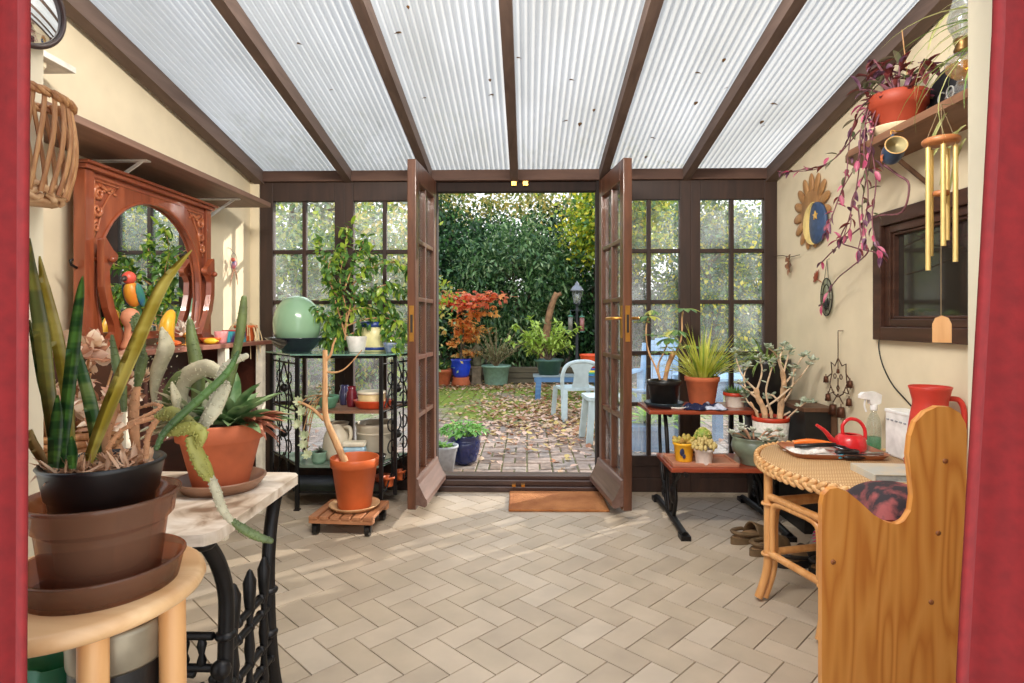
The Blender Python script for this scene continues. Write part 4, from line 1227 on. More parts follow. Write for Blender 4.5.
for x in (-1.40, -.80):
    m = MB(); m.box(L3(x, 3.56, (RZ + .06) / 2 - .01), (.02, .02, RZ - .08)); m.build('upright', IRON, t)
def shelf(name, z, mat, poly, th=.014):
    m = MB(); m.prism([(p[0] - ox, p[1] - oy) for p in poly], (0, 0, z - th), (1, 0, 0), (0, 1, 0), (0, 0, th)); return m.build(name, mat, t, bev=.002)
inner = [(FX0 + .012, FY + .0), (FX1 - .012, FY + .0), (BX1 - .02, BY - .01), (BX0 + .02, BY - .01)]
sh1 = [(-1.25, FY - .006), (FX1 - .012, FY - .006), (-.80, BY - .02), (-1.3, BY - .02)]
shelf('shelf', .585, wood('rack_shelf_wood', (120, 86, 66), (160, 120, 94), 'x', 6, .5), sh1)
gl = mk('rack_glass_shelf', (126, 146, 132), .15)
shelf('shelf', .265, gl, inner)
shelf('shelf', .115, IRON, inner)
# scrollwork side panels
for (xa, ya, xb, yb) in ((FX0, FY, BX0, BY), (FX1, FY, BX1, BY)):
    m = MB(); A = L3(xa, ya, 0); e1 = (L3(xb, yb, 0) - A); Ls = e1.length; e1.normalize(); e2 = V((0, 0, 1))
    def q2(u, z): return A + e1 * (u * Ls) + e2 * z
    for z in (.27, .58, .86): m.tube([q2(.03, z), q2(.97, z)], .006, 6)
    for u in (.32, .68): m.tube([q2(u, .12), q2(u, .88)], .005, 6)
    for zc in (.42, .70):
        m.ell(q2(.5, zc), (.026, .026, .026), None, 12, 8)
        for s1 in (1, -1):
            for s2 in (1, -1):
                m.tube(spiral(q2(.5 + s1 * .2, zc + s2 * .075), e1 * s1, e2 * s2, .055, .008, 1.15, 3.6), .0045, 5)
        for s1 in (1, -1): m.tube(bez(q2(.5, zc + s1 * .02), q2(.5 + .18 * s1, zc + .05 * s1), q2(.5 + s1 * .05, zc + s1 * .13)), .0045, 5)
    m.tube([q2(.1, .60), q2(.5, .86), q2(.9, .60)], .005, 6); m.tube([q2(.12, .1), q2(.5, .30), q2(.88, .1)], .005, 6)
    m.build('scroll_panel', IRON, t)

# things on the rack top -----------------------------------------------------
c = V((P(297, 300, 3.64).x, 3.64, RZ))
m = MB(); m.lathe([(.001, 0), (.085, 0), (.09, .014), (.13, .04), (.185, .088), (.188, .092), (.181, .093), (.13, .055), (.08, .03), (.001, .024)], seg=44)
solo('fruit_bowl', m, mk('black_blue_glaze', (34, 36, 48), .12, 0, .2, 9, coat=.5), 'wide shallow black bowl under the green egg on the rack top', 'bowl', c)
m = MB()
prof = [(.001, .0), (.06, .002), (.10, .018), (.128, .05), (.140, .09), (.1425, .13), (.139, .17), (.13, .208), (.114, .243), (.09, .272), (.058, .294), (.027, .304), (.001, .307)]
m.lathe(prof, seg=44)
solo('green_egg', m, mk('celadon', (146, 184, 150), .18, 0, .03, 5, coat=.4), 'large smooth pale green egg-shaped dome sitting in the black bowl', 'ornament', c + V((0, 0, .045)))
# weeping fig
c = V((-1.06, 3.66, RZ))
t = thing('potted_fig', 'weeping fig with glossy leaves in a small white pot on the rack', 'potted plant', c)
m = MB(); pot_body(m, .068, .052, .10, .0, .006, .02); m.build('pot', mk('white_pot_grey', (222, 216, 208), .4), t)
soil_disc(t, .06, .085)
m = MB(); m2 = MB(); m3 = MB(); rr = random.Random(12)
KF = lambda px, py, dy=0: P(px, py, c.y + dy) - c
brs = [[(345, 340), (346, 310), (340, 280), (345, 250), (348, 226)], [(345, 330), (352, 300), (362, 275), (372, 255)], [(345, 335), (338, 310), (330, 285), (326, 262), (318, 240)],
       [(346, 318), (365, 296), (385, 285), (405, 290)], [(345, 330), (330, 318), (318, 312), (308, 308)], [(350, 300), (372, 292), (384, 300), (394, 312)], [(346, 336), (360, 330), (384, 318), (402, 325)],
       [(344, 290), (352, 268), (360, 250), (364, 240)], [(343, 300), (334, 292), (328, 270), (336, 250)], [(347, 312), (362, 308), (376, 312), (388, 330), (396, 345)], [(347, 320), (342, 330), (340, 345)], [(352, 285), (372, 268), (392, 262), (412, 272)],
       [(346, 326), (372, 318), (396, 322), (408, 338)], [(346, 315), (330, 322), (326, 336), (330, 345)]]
for bi, b in enumerate(brs):
    dyv = [rr.uniform(-.03, .03) + .07 * i * rr.uniform(-.5, .6) for i in range(len(b))]
    q = smooth_path([KF(p[0], p[1], max(-.2, min(.12, dyv[i])) if i else 0) for i, p in enumerate(b)], 5)
    m.tube(q, [.0055 * (1 - .7 * i / (len(q) - 1)) for i in range(len(q))], 6)
    for i in range(3 if bi else 6, len(q)):
        for k in range(6):
            d = (q[i] - q[i - 1]).normalized() * .4 + rv(rr) * .7 + V((0, -.1, -.45))
            mm_ = m2 if rr.random() < .7 else m3
            mm_.leaf(q[i] + rv(rr) * .028, d, rv(rr) * .5 + V((0, 0, 1)), rr.uniform(.045, .075), rr.uniform(.022, .032), rr.uniform(.2, 1.0), 4, .15)
m.build('branches', STICK, t); m2.build('leaves', leafm('fig_leaf', (66, 108, 52), (118, 158, 82), .3, 25, .25), t); tag(m3.build('new_leaves', leafm('fig_leaf_lime', (150, 186, 50), (190, 210, 90), .4, 25, .3), t), 'lime green young leaves')
# tall cream canister with blue lid
t = thing('canister', 'round cream storage jar with a dark blue lid behind the fig', 'jar', (P(374, 300, 3.72).x, 3.72, RZ))
m = MB(); m.lathe([(.001, 0), (.072, 0), (.078, .008), (.080, .10), (.078, .155), (.070, .16), (.001, .16)], seg=32); m.build('body', mk('cream_yellow', (226, 216, 160), .35), t)
m = MB(); m.lathe([(.0795, .155), (.084, .158), (.084, .185), (.06, .192), (.001, .194), (.001, .158)], seg=32); m.build('lid', mk('cobalt', (36, 60, 130), .3), t)
m = MB(); m.lathe([(.0790, .012), (.0812, .016), (.0812, .026), (.0796, .03)], seg=32, closed=True); m.build('blue_band', mk('cobalt', (36, 60, 130), .3), t)
m = MB(); m.lathe([(.001, 0), (.03, 0), (.036, .004), (.05, .05), (.053, .062), (.049, .062), (.032, .01), (.001, .01)], seg=26)
solo('small_bowl', m, mk('blue_white', (196, 204, 220), .3, 0, .1, 40, c2=(90, 110, 160)), 'small blue and white bowl beside the cream jar on the rack', 'bowl', (-.83, 3.60, RZ))

# things on the wooden middle shelf -------------------------------------------
S1, S2 = .585, .265
t = thing('potted_succulent', 'trailing pale succulents in a green bowl on the rack middle shelf', 'potted plant', (-1.21, 3.56, S1))
m = MB(); m.lathe([(.001, 0), (.04, 0), (.044, .006), (.066, .06), (.068, .075), (.062, .075), (.05, .02), (.001, .02)], seg=28); m.build('bowl', mk('green_bowl', (96, 146, 118), .3), t)
soil_disc(t, .058, .066)
m = MB(); m2 = MB(); rr = random.Random(31)
for e in ((-.10, -.12, -.03), (-.12, -.10, -.16), (-.06, -.16, -.08), (-.13, -.14, .02), (-.02, -.1, .1), (.03, -.05, .11), (-.08, -.13, -.22), (-.05, -.04, .12)):
    e = V(e); pk = V((e.x * .7, e.y * .7, max(.12, e.z + .05)))
    q = bez((0, 0, .066), pk, e, 8); m2.tube(q, .0035, 5)
    for cen in (q[-1], q[5]):
        for k in range(9):
            a = k * 2.4; d = V((math.cos(a), math.sin(a), .35)); m.leaf(cen, d, (0, 0, 1), .024, .013, -.5, 4, .2)
m.build('rosettes', leafm('ghost_plant', (178, 190, 150), (214, 216, 180), .2), t); m2.build('stems', STICK, t)
def vase(name, c, label, loc, k=1.0):
    m = MB(); m.lathe([(.001, 0), (.024 * k, 0), (.028 * k, .01), (.034 * k, .05), (.03 * k, .085), (.022 * k, .105), (.026 * k, .125), (.023 * k, .125), (.018 * k, .105), (.02 * k, .02), (.001, .015)], seg=26)
    return solo(name, m, mk('glass_' + name, c, .1, 0, .1, coat=.6), label, 'vase', loc)
vase('blue_vase', (62, 58, 92), 'dark blue glass vase on the rack middle shelf', (-1.15, 3.69, S1))
vase('red_vase', (112, 30, 44), 'deep red glass vase beside the cream bowl on the rack', (-1.082, 3.62, S1), 1.1)
m = MB(); m.lathe([(.001, 0), (.085, 0), (.1, .012), (.112, .045), (.116, .05), (.108, .05), (.092, .014), (.001, .012)], seg=36, sx=1.05, sy=.85)
solo('orange_dish', m, mk('orange_ware', (206, 78, 40), .35), 'oval orange oven dish on the rack middle shelf', 'dish', (-.935, 3.57, S1))
t = thing('cream_bowl', 'round cream tub with a pale lid resting in the orange dish', 'bowl', (-.945, 3.57, S1 + .013))
m = MB(); m.lathe([(.001, 0), (.075, 0), (.08, .006), (.083, .075), (.001, .075)], seg=32); m.build('body', mk('cream_beige', (206, 180, 130), .5), t)
m = MB(); m.lathe([(.001, .0755), (.086, .0755), (.086, .088), (.078, .092), (.07, .088), (.001, .089)], seg=32); m.build('lid', mk('cream_lid', (226, 214, 190), .5), t)
m = MB(); m.lathe([(.001, 0), (.028, 0), (.032, .07), (.029, .07), (.026, .006), (.001, .006)], seg=24)
gg = glassm('drinking_glass', (.86, .9, .9), .05, .12)
for i, (x, y) in enumerate(((-1.0, 3.70), (-.93, 3.72))):
    solo('drinking_glass', m, gg, ('clear glass behind the red vase on the rack', 'clear glass behind the cream tub on the rack')[i], 'glass', (x, y, S1))
# things on the lower glass shelf ---------------------------------------------
CRK = mk('stoneware', (214, 204, 182), .35, 0, .04, 8)
t = thing('stoneware_jug', 'pale stoneware jug with a handle on the rack lower shelf', 'jug', (-1.165, 3.60, S2), -.6)
m = MB(); m.lathe([(.001, 0), (.066, 0), (.082, .02), (.09, .08), (.08, .15), (.062, .185), (.06, .205), (.07, .225), (.066, .226), (.056, .206), (.06, .17), (.07, .03), (.001, .02)], seg=32); m.build('body', CRK, t)
m = MB(); m.tube(smooth_path([(.062, 0, .205), (.115, 0, .205), (.125, 0, .15), (.084, 0, .10)], 5), .011, 8); m.build('handle', CRK, t)
t = thing('stoneware_crock', 'wide pale stoneware crock with rim on the rack lower shelf', 'crock', (-.945, 3.675, S2))
m = MB(); m.lathe([(.001, 0), (.112, 0), (.118, .008), (.121, .19), (.126, .195), (.128, .215), (.122, .218), (.114, .212), (.11, .02), (.001, .02)], seg=40); m.build('body', CRK, t)
m = MB(); m.lathe([(.1205, .15), (.1235, .153), (.1235, .16), (.121, .163)], seg=40, closed=True); m.build('band', CRK, t)
t = thing('painted_tin', 'light blue tin painted with red and yellow tulips on the rack', 'tin', (-1.03, 3.50, S2), .05)
t.scale = (1.2, 1.2, 1.35)
m = MB(); m.bb(-.055, .055, -.03, .03, 0, .075); m.build('body', mk('tin_blue', (170, 206, 226), .4), t, bev=.012)
m = MB(); m.bb(-.056, .056, -.031, .031, .075, .098); m.build('lid', mk('tin_cream', (230, 222, 200), .4), t, bev=.008)
for i, (x, cc) in enumerate(((-.035, (200, 50, 50)), (-.012, (200, 50, 50)), (.012, (226, 190, 50)), (.035, (236, 200, 70)))):
    m = MB(); m.ell((x, -.0305, .042), (.006, .0015, .009), None, 10, 6); m.build('tulip', mat_of(cc, rough=.4), t)
m = MB()
for x in (-.035, -.012, .012, .035): m.bb(x - .0015, x + .0015, -.0312, -.0302, .008, .036); m.ell((x + .006, -.0305, .02), (.003, .001, .012))
m.build('stalks', mk('tin_green', (80, 130, 60), .4), t)
t = thing('potted_cactus', 'tiny dark cactus in a celadon pot on the rack lower shelf', 'potted plant', (-1.245, 3.50, S2))
m = MB(); m.lathe([(.001, 0), (.034, 0), (.044, .02), (.042, .055), (.047, .068), (.04, .068), (.036, .02), (.001, .016)], seg=26); m.build('pot', mk('celadon_pot', (140, 176, 152), .25), t)
soil_disc(t, .036, .06)
m = MB(); rr = random.Random(2)
for k in range(40):
    a = rr.uniform(0, 6.28); el = rr.uniform(.2, 1.5); d = V((math.cos(a) * math.cos(el), math.sin(a) * math.cos(el), math.sin(el))); m.leaf((.01, 0, .06), d, (0, 0, 1), .04, .008, .2, 3, .3)
m.build('leaves', leafm('grey_spikes', (84, 100, 84), (120, 132, 112), .1), t)
m = MB(); m.lathe([(.001, 0), (.04, 0), (.05, .01), (.064, .05), (.067, .056), (.06, .056), (.045, .014), (.001, .012)], seg=30)
solo('black_bowl', m, mk('black_glaze', (26, 26, 28), .2), 'small black bowl on the rack lower shelf before the crock', 'bowl', (-.90, 3.475, S2))
# tiny orange pots on the bottom shelf right
for i, (x, y, lab) in enumerate(((-.835, 3.55, 'nearer of two tiny orange pots on the rack bottom shelf'), (-.80, 3.70, 'farther of two tiny orange pots on the rack bottom shelf'))):
    m = MB(); pot_body(m, .034, .026, .06, .004, .004, .018); solo('tiny_pot', m, TERRAP, lab, 'flower pot', (x, y, .115), group='tiny orange pots')
m = MB(); m.lathe([(.001, 0), (.05, 0), (.06, .03), (.055, .03), (.046, .006), (.001, .006)], seg=26); solo('terracotta_dish', m, TERRA, 'terracotta dish on the rack bottom shelf behind the tiny pots', 'dish', (-.90, 3.68, .115))

# ================================================================== TROLLEY WITH BARE PLANT
tc_ = V((-.955, 3.17, 0))
rz = math.radians(-4)
t = thing('plant_trolley', 'slatted wooden plant trolley on black castors', 'plant trolley', tc_, rz)
TW = wood('trolley_wood', (150, 94, 62), (190, 134, 94), 'y', 7, .5)
TWX = wood('trolley_rail_wood', (160, 102, 68), (200, 144, 102), 'x', 7, .5)
for k in range(6):
    m = MB(); x = -.145 + k * .058; m.bb(x - .023, x + .023, -.15, .15, .085, .102); m.build('slat', TW, t, bev=.002)
for y in (-.145, .105):
    m = MB(); m.bb(-.17, .17, y, y + .04, .063, .085); m.build('rail', TWX, t, bev=.002)
for x in (-.14, .14):
    for y in (-.122, .122):
        m = MB(); m.tube([(x - .012, y, .026), (x + .012, y, .026)], .026, 18); m.bb(x - .018, x - .014, y - .012, y + .012, .02, .062); m.bb(x + .014, x + .018, y - .012, y + .012, .02, .062); m.bb(x - .018, x + .018, y - .014, y + .014, .056, .063); m.build('castor', BLACKP, t)
saucer('plant_saucer', mk('glazed_saucer', (206, 166, 122), .35), 'glazed tan saucer on the slatted wooden trolley', tc_ + V((.02, .01, .102)), .135, .026)
c = tc_ + V((.02, .01, .109))
t = thing('potted_bare_stem', 'orange plastic pot with a bare forked stem standing on the trolley', 'potted plant', c)
m = MB(); pot_body(m, .122, .088, .27, .008, .006, .05); m.build('pot', TERRAP, t)
soil_disc(t, .115, .215)
KF = lambda px, py, dy=0: P(px, py, c.y + dy) - c
m = MB()
q = smooth_path([KF(345, 462), KF(335, 440), KF(326, 418), KF(325, 395), KF(325, 370), KF(325, 350)], 4); m.tube(q, [.02, .02, .019, .019, .018, .018, .017, .016, .016, .015, .015, .015, .014, .014, .014, .0135, .013, .013, .013, .013, .012], 10)
q = smooth_path([KF(324, 420), KF(314, 410), KF(304, 404), KF(298, 402)], 4); m.tube(q, [.011 - .0004 * i for i in range(len(q))], 8)
q = smooth_path([KF(325, 362), KF(331, 354), KF(333, 345), KF(336, 338)], 4); m.tube(q, [.008 - .0003 * i for i in range(len(q))], 8)
q = smooth_path([KF(326, 372), KF(338, 372), KF(348, 366), KF(362, 350)], 4); m.tube(q, [.006 - .0003 * i for i in range(len(q))], 8)
m.build('stem', STICK, t)
m = MB(); rr = random.Random(77)
for (px, py) in ((299, 402), (302, 412), (298, 425), (305, 436), (308, 455), (304, 445)):
    b = KF(px, py, rr.uniform(-.04, .02))
    for k in range(9):
        a = k * 2.4; d = V((math.cos(a), math.sin(a) * .6 - .3, math.sin(a) + .2)); m.leaf(b, d, (0, -1, .3), .036, .017, -.4, 4, .2)
for (pa, pb) in (((299, 402), (298, 425)), ((298, 425), (308, 455))):
    m.tube([KF(*pa), KF(*pb)], .003, 5)
m.build('pale_rosettes', leafm('ghost_plant', (178, 190, 150), (214, 216, 180), .2), t)

# ================================================================== RIGHT: IRON STAND WITH TWO BOARDS
LZ, UZ = .365, .614
t = thing('plant_bench', 'two-tier stand of red-brown boards on black cast iron legs before the right windows', 'plant stand', (1.0, 3.3, 0))
RB_ = wood('red_board', (128, 52, 32), (160, 74, 48), 'x', 6, .3, .3)
ox, oy = 1.0, 3.3
def L3(x, y, z): return V((x - ox, y - oy, z))
m = MB(); m.box(L3((.735 + 1.41) / 2, 3.20, LZ - .012), (1.41 - .735, .35, .024)); m.build('lower_board', RB_, t, bev=.005)
m = MB(); m.box(L3((.685 + 1.29) / 2, 3.50, UZ - .012), (1.29 - .685, .36, .024)); m.build('upper_board', RB_, t, bev=.005)
for x in (.805, 1.335):
    m = MB()
    m.tube([L3(x, 3.03, .02), L3(x, 3.2, .03), L3(x, 3.4, .035), L3(x, 3.69, .02)], .02, 8, sx=.9)
    m.box(L3(x, 3.04, .012), (.05, .07, .024)); m.box(L3(x, 3.68, .012), (.05, .07, .024))
    m.build('foot', IRON, t)
    m = MB()
    xt = min(x, 1.24)
    for dy in (-.035, .035):
        m.tube(smooth_path([L3(x, 3.30 + dy, .03), L3(x, 3.25 + dy, .14), L3(x, 3.24 + dy * .6, .24), L3(x, 3.16 + dy * 2, LZ - .024)], 4), .011, 8)
    m.tube(smooth_path([L3(x, 3.36, .03), L3(x, 3.42, .2), L3(xt, 3.40, .36), L3(xt, 3.46, UZ - .05), L3(xt, 3.52, UZ - .024)], 4), .012, 8)
    m.tube(smooth_path([L3(x, 3.40, .03), L3(x, 3.54, .22), L3(xt, 3.60, .42), L3(xt, 3.60, UZ - .024)], 4), .010, 8)
    m.tube(spiral(L3(x, 3.275, .17), (0, 1, 0), (0, 0, 1), .045, .01, 1.4), .008, 6)
    m.tube(spiral(L3(x, 3.5, .12), (0, 1, 0), (0, 0, 1), .05, .01, 1.3, 1.5), .008, 6)
    m.lathe([(.012, -.05), (.03, -.03), (.03, .03), (.012, .05)], L3(x, 3.275, .16), 10, sx=.5)
    m.tube([L3(x, 3.0, LZ - .03), L3(x, 3.38, LZ - .03)], .012, 8); m.tube([L3(xt, 3.34, UZ - .03), L3(xt, 3.67, UZ - .03)], .012, 8)
    m.build('leg', IRON, t)

def at_board(px, Y, Z): return V((P(px, 300, Y).x, Y, Z))
# schefflera in the black pot
c0 = at_board(664, 3.46, UZ)
solo('plant_saucer', dish(MB(), .115, .03, .095), mk('teal_saucer', (28, 48, 58), .3), 'dark teal saucer under the black square-rimmed pot on the upper board', 'plant saucer', c0)
c = c0 + V((0, 0, .006))
t = thing('potted_schefflera', 'umbrella plant with a cut stump in a black pot on the upper board', 'potted plant', c)
m = MB(); pot_body(m, .094, .075, .15, .006, .005, .028); m.build('pot', BLACKP, t)
soil_disc(t, .088, .13)
KF = lambda px, py, dy=0: P(px, py, c.y + dy) - c
m = MB()
q = smooth_path([KF(665, 380), KF(668, 366), KF(673, 352)], 4); m.tube(q, [.013] * len(q), 10)
st = [[(660, 380), (655, 366), (648, 350), (646, 330), (648, 318)], [(664, 378), (672, 360), (681, 340), (682, 318), (683, 312)], [(660, 378), (658, 366), (664, 352), (668, 342)]]
for b in st:
    q = smooth_path([KF(p[0], p[1], .03 * i) for i, p in enumerate(b)], 4); m.tube(q, [.006 - .002 * i / len(q) for i in range(len(q))], 6)
m.build('stems', STICK, t)
m = MB(); m2 = MB(); rr = random.Random(6)
for (px, py, dy, big) in ((648, 316, .1, 1), (684, 309, .1, 1.1), (668, 338, .02, 1), (676, 330, .08, 1), (656, 336, -.02, .9), (672, 348, .05, .9), (690, 345, .08, .8), (640, 322, .12, .8), (662, 352, -.03, .8), (652, 310, .12, .7)):
    b = KF(px, py, dy); nl = 8; tilt = rv(rr) * .35
    for k in range(nl):
        a = 2 * PI * k / nl + rr.uniform(-.2, .2); d = V((math.cos(a), math.sin(a), .05)) + tilt
        (m if rr.random() < .75 else m2).leaf(b, d, (0, 0, 1), rr.uniform(.07, .1) * big, .034 * big, .7, 5, .12, 'obov')
m.build('leaves', leafm('umbrella_leaf', (86, 132, 74), (140, 172, 104), .3), t); tag(m2.build('yellow_leaves', leafm('umbrella_yellow', (206, 206, 84), (220, 220, 130), .3), t), 'yellowing leaves')
# grass plant in terracotta
c = at_board(702, 3.50, UZ)
t = thing('potted_grass', 'bright yellow-green grassy plant in a terracotta pot on the upper board', 'potted plant', c)
m = MB(); pot_body(m, .096, .07, .175, .005, .008, .03); m.build('pot', TERRA, t)
soil_disc(t, .086, .155)
m = MB(); m2 = MB(); rr = random.Random(10)
for k in range(150):
    a = rr.uniform(0, 6.28); el = rr.uniform(.7, 1.5); r = rr.uniform(0, .06)
    d = V((math.cos(a) * math.cos(el), math.sin(a) * math.cos(el), math.sin(el)))
    (m if rr.random() < .72 else m2).leaf((r * math.cos(a), r * math.sin(a), .15), d, (0, 0, 1), rr.uniform(.18, .36), rr.uniform(.008, .013), rr.uniform(.2, 1.3) * (1.6 - el), 7, .25, 'blade')
m.build('blades', leafm('grass_lime', (196, 204, 70), (232, 230, 126), .45, 12), t); tag(m2.build('green_blades', leafm('grass_green', (130, 164, 66), (164, 188, 88), .4, 12), t), 'greener blades')
# cloth, dish, small cactus pot
m = MB(); vs = []; fs = []; rr = random.Random(3); nx, ny = 26, 12
for j in range(ny + 1):
    for i in range(nx + 1):
        u, v_ = i / nx, j / ny
        e = min(u, 1 - u, v_, 1 - v_)
        h = .006 + .034 * abs(math.sin(u * 11 + 2 * math.sin(v_ * 5))) * (.5 + .5 * math.sin(v_ * 7 + u * 3) ** 2) * min(1, e * 6)
        vs.append(((u - .5) * .23 + .012 * math.sin(v_ * 9), (v_ - .5) * .10 + .01 * math.sin(u * 13), h))
for j in range(ny):
    for i in range(nx):
        a = j * (nx + 1) + i; fs.append((a, a + 1, a + nx + 2, a + nx + 1))
m.add(vs, fs, True)
solo('crumpled_cloth', m, mk('navy_cloth', (34, 40, 96), .8, 0, .3, 14, c2=(200, 206, 226), lo=.52, hi=.62), 'crumpled navy and white cloth on the upper board before the terracotta grass pot', 'cloth', at_board(704, 3.365, UZ), solid=.003)
solo('white_dish', dish(MB(), .05, .014, .04), WHITE, 'small flat white dish at the upper board front edge', 'dish', at_board(686, 3.385, UZ) + V((-.05, 0, 0)))
def decal_pot(name, label, loc, rt_, rb, h, mat, rimmat=None, extra=None, group=None):
    t = thing(name, label, 'potted plant', loc, 0, group)
    m = MB(); pot_body(m, rt_, rb, h, .003, .005, .016); m.build('pot', mat, t)
    if rimmat:
        m = MB(); m.lathe([(rt_ + .0025, h - .017), (rt_ + .005, h - .015), (rt_ + .005, h), (rt_ - .002, h + .002), (rt_ - .004, h - .002)], seg=32, closed=True); m.build('rim', rimmat, t)
    soil_disc(t, rt_ - .008, h - .012)
    return t
RED = mk('red_paint', (196, 62, 38), .4)
SPK = mk('speckled_white', (226, 218, 200), .4, 0, .05, 90, c2=(232, 226, 212), lo=.34, hi=.36)
c = at_board(735, 3.46, UZ)
t = decal_pot('potted_cactus', 'small spiky cactus in a white pot with a red rim on the upper board', c, .062, .046, .085, SPK, RED)
m = MB(); rr = random.Random(41)
for k in range(170):
    a = rr.uniform(0, 6.28); el = rr.uniform(.5, 1.55); r = .05 * math.sqrt(rr.random()); d = V((math.cos(a) * math.cos(el), math.sin(a) * math.cos(el), math.sin(el)))
    m.leaf((r * math.cos(a), r * math.sin(a), .076), d, (0, 0, 1), rr.uniform(.03, .055), .005, .1, 2, .3, 'blade')
m.build('needles', leafm('needle_green', (82, 122, 62), (124, 156, 84), .2), t)
# tall black planter with spider plant
c = V((1.475, 3.69, 0))
t = thing('spider_plant_planter', 'arching spider plant in a tall black planter in the right back corner', 'potted plant', c)
m = MB(); m.lathe([(.001, 0), (.095, 0), (.1, .01), (.135, .85), (.14, .88), (.13, .88), (.122, .84), (.09, .02), (.001, .02)], seg=36); m.build('planter', BLACKP, t)
soil_disc(t, .125, .85)
m = MB(); m2 = MB(); rr = random.Random(20)
for k in range(90):
    a = rr.uniform(0, 6.28); el = rr.uniform(.4, 1.35); d = V((math.cos(a) * math.cos(el), math.sin(a) * math.cos(el) , math.sin(el)))
    L = rr.uniform(.16, .34)
    if d.y > .2 or d.x > .3: L *= .5
    (m if rr.random() < .6 else m2).leaf((.04 * math.cos(a), .04 * math.sin(a), .85), d, (0, 0, 1), L, .013, rr.uniform(.9, 2.0), 8, .2, 'blade')
m.build('leaves', leafm('spider_green', (108, 146, 70), (160, 184, 104), .35), t); m2.build('pale_leaves', leafm('spider_pale', (196, 202, 130), (220, 220, 160), .35), t)

# lower board things ----------------------------------------------------------
m = MB(); m.bb(-.17, .17, -.11, .11, 0, .006); 
for (a, b, c_, d) in ((-.17, .17, -.11, -.102), (-.17, .17, .102, .11), (-.17, -.162, -.102, .102), (.162, .17, -.102, .102)): m.bb(a, b, c_, d, .006, .018)
solo('wooden_tray', m, wood('pale_tray', (170, 110, 84), (202, 146, 118), 'x', 7, .5), 'low pinkish wooden tray on the lower red-brown board', 'tray', V((.92, 3.165, LZ)), bev=.002)
TZ = LZ + .006
YEL = mk('yellow_glaze', (226, 170, 36), .35, 0, .05, 12)
c = V((.835, 3.165, TZ))
t = decal_pot('potted_succulent', 'plump orange-tipped succulent in a yellow pot at the tray left end', c, .056, .044, .10, YEL)
m = MB(); m.slot = 0
m.ell((-.022, -.0515, .055), (.016, .004, .02), MX.Rotation(.4, 3, 'Z'), 10, 6); m.ell((-.012, -.053, .034), (.009, .003, .012)); m.build('blue_flower', mk('navy_glaze', (48, 56, 90), .4), t)
m = MB(); rr = random.Random(14)
for k in range(22):
    a = rr.uniform(0, 6.28); el = rr.uniform(.3, 1.5); r = .035 * math.sqrt(rr.random())
    d = V((math.cos(a) * math.cos(el), math.sin(a) * math.cos(el), math.sin(el)))
    Rm = d.to_track_quat('Z', 'Y').to_matrix()
    m.ell(V((r * math.cos(a), r * math.sin(a), .095)) + d * .02, (.012, .012, .026), Rm, 8, 6)
m.build('fat_leaves', mk('jelly_leaf', (190, 130, 74), .4, 0, .1, 24, c2=(190, 186, 84)), t)
c = V((.955, 3.225, TZ))
t = decal_pot('potted_cactus', 'round green cactus in a yellow and black pot at the back of the tray', c, .05, .04, .095, mk('yellow_black_glaze', (214, 160, 40), .35, 0, .05, 14, c2=(40, 36, 36), lo=.52, hi=.56))
m = MB()
for (x, y, r) in ((0, 0, .042), (.03, .015, .024), (-.028, .01, .024)):
    vs = []
    m.lathe([(r * math.sin(PI * i / 10) ** .8 if 0 < i < 10 else .001, .09 + r * 1.9 * i / 10) for i in range(11)], (x, y, 0), 14)
m.build('body', mk('cactus_body', (132, 150, 62), .6, 0, .2, 60), t)
m = MB(); rr = random.Random(8)
for k in range(160):
    a = rr.uniform(0, 6.28); z = rr.uniform(.15, .95); r = .043 * math.sin(PI * z) ** .8
    m.ell((r * math.cos(a), r * math.sin(a), .09 + .08 * z), .003, None, 5, 4)
m.build('spines', mk('spine_yellow', (216, 206, 120), .6), t)
c = V((.92, 3.095, TZ))
t = decal_pot('potted_succulent', 'cluster of pale bead-like succulents in a plain white pot at the tray front', c, .05, .041, .082, mk('pinkish_white', (232, 218, 208), .5))
m = MB(); rr = random.Random(19)
for k in range(85):
    a = rr.uniform(0, 6.28); r = .062 * math.sqrt(rr.random()); z = .085 + .05 * (1 - (r / .066) ** 2) * rr.uniform(.5, 1.1)
    m.ell((r * math.cos(a), r * math.sin(a), z), (rr.uniform(.007, .011),) * 2 + (rr.uniform(.01, .016),), None, 7, 5)
m.build('beads', mk('bead_cream', (222, 196, 130), .5, 0, .1, 24, c2=(196, 176, 110)), t)
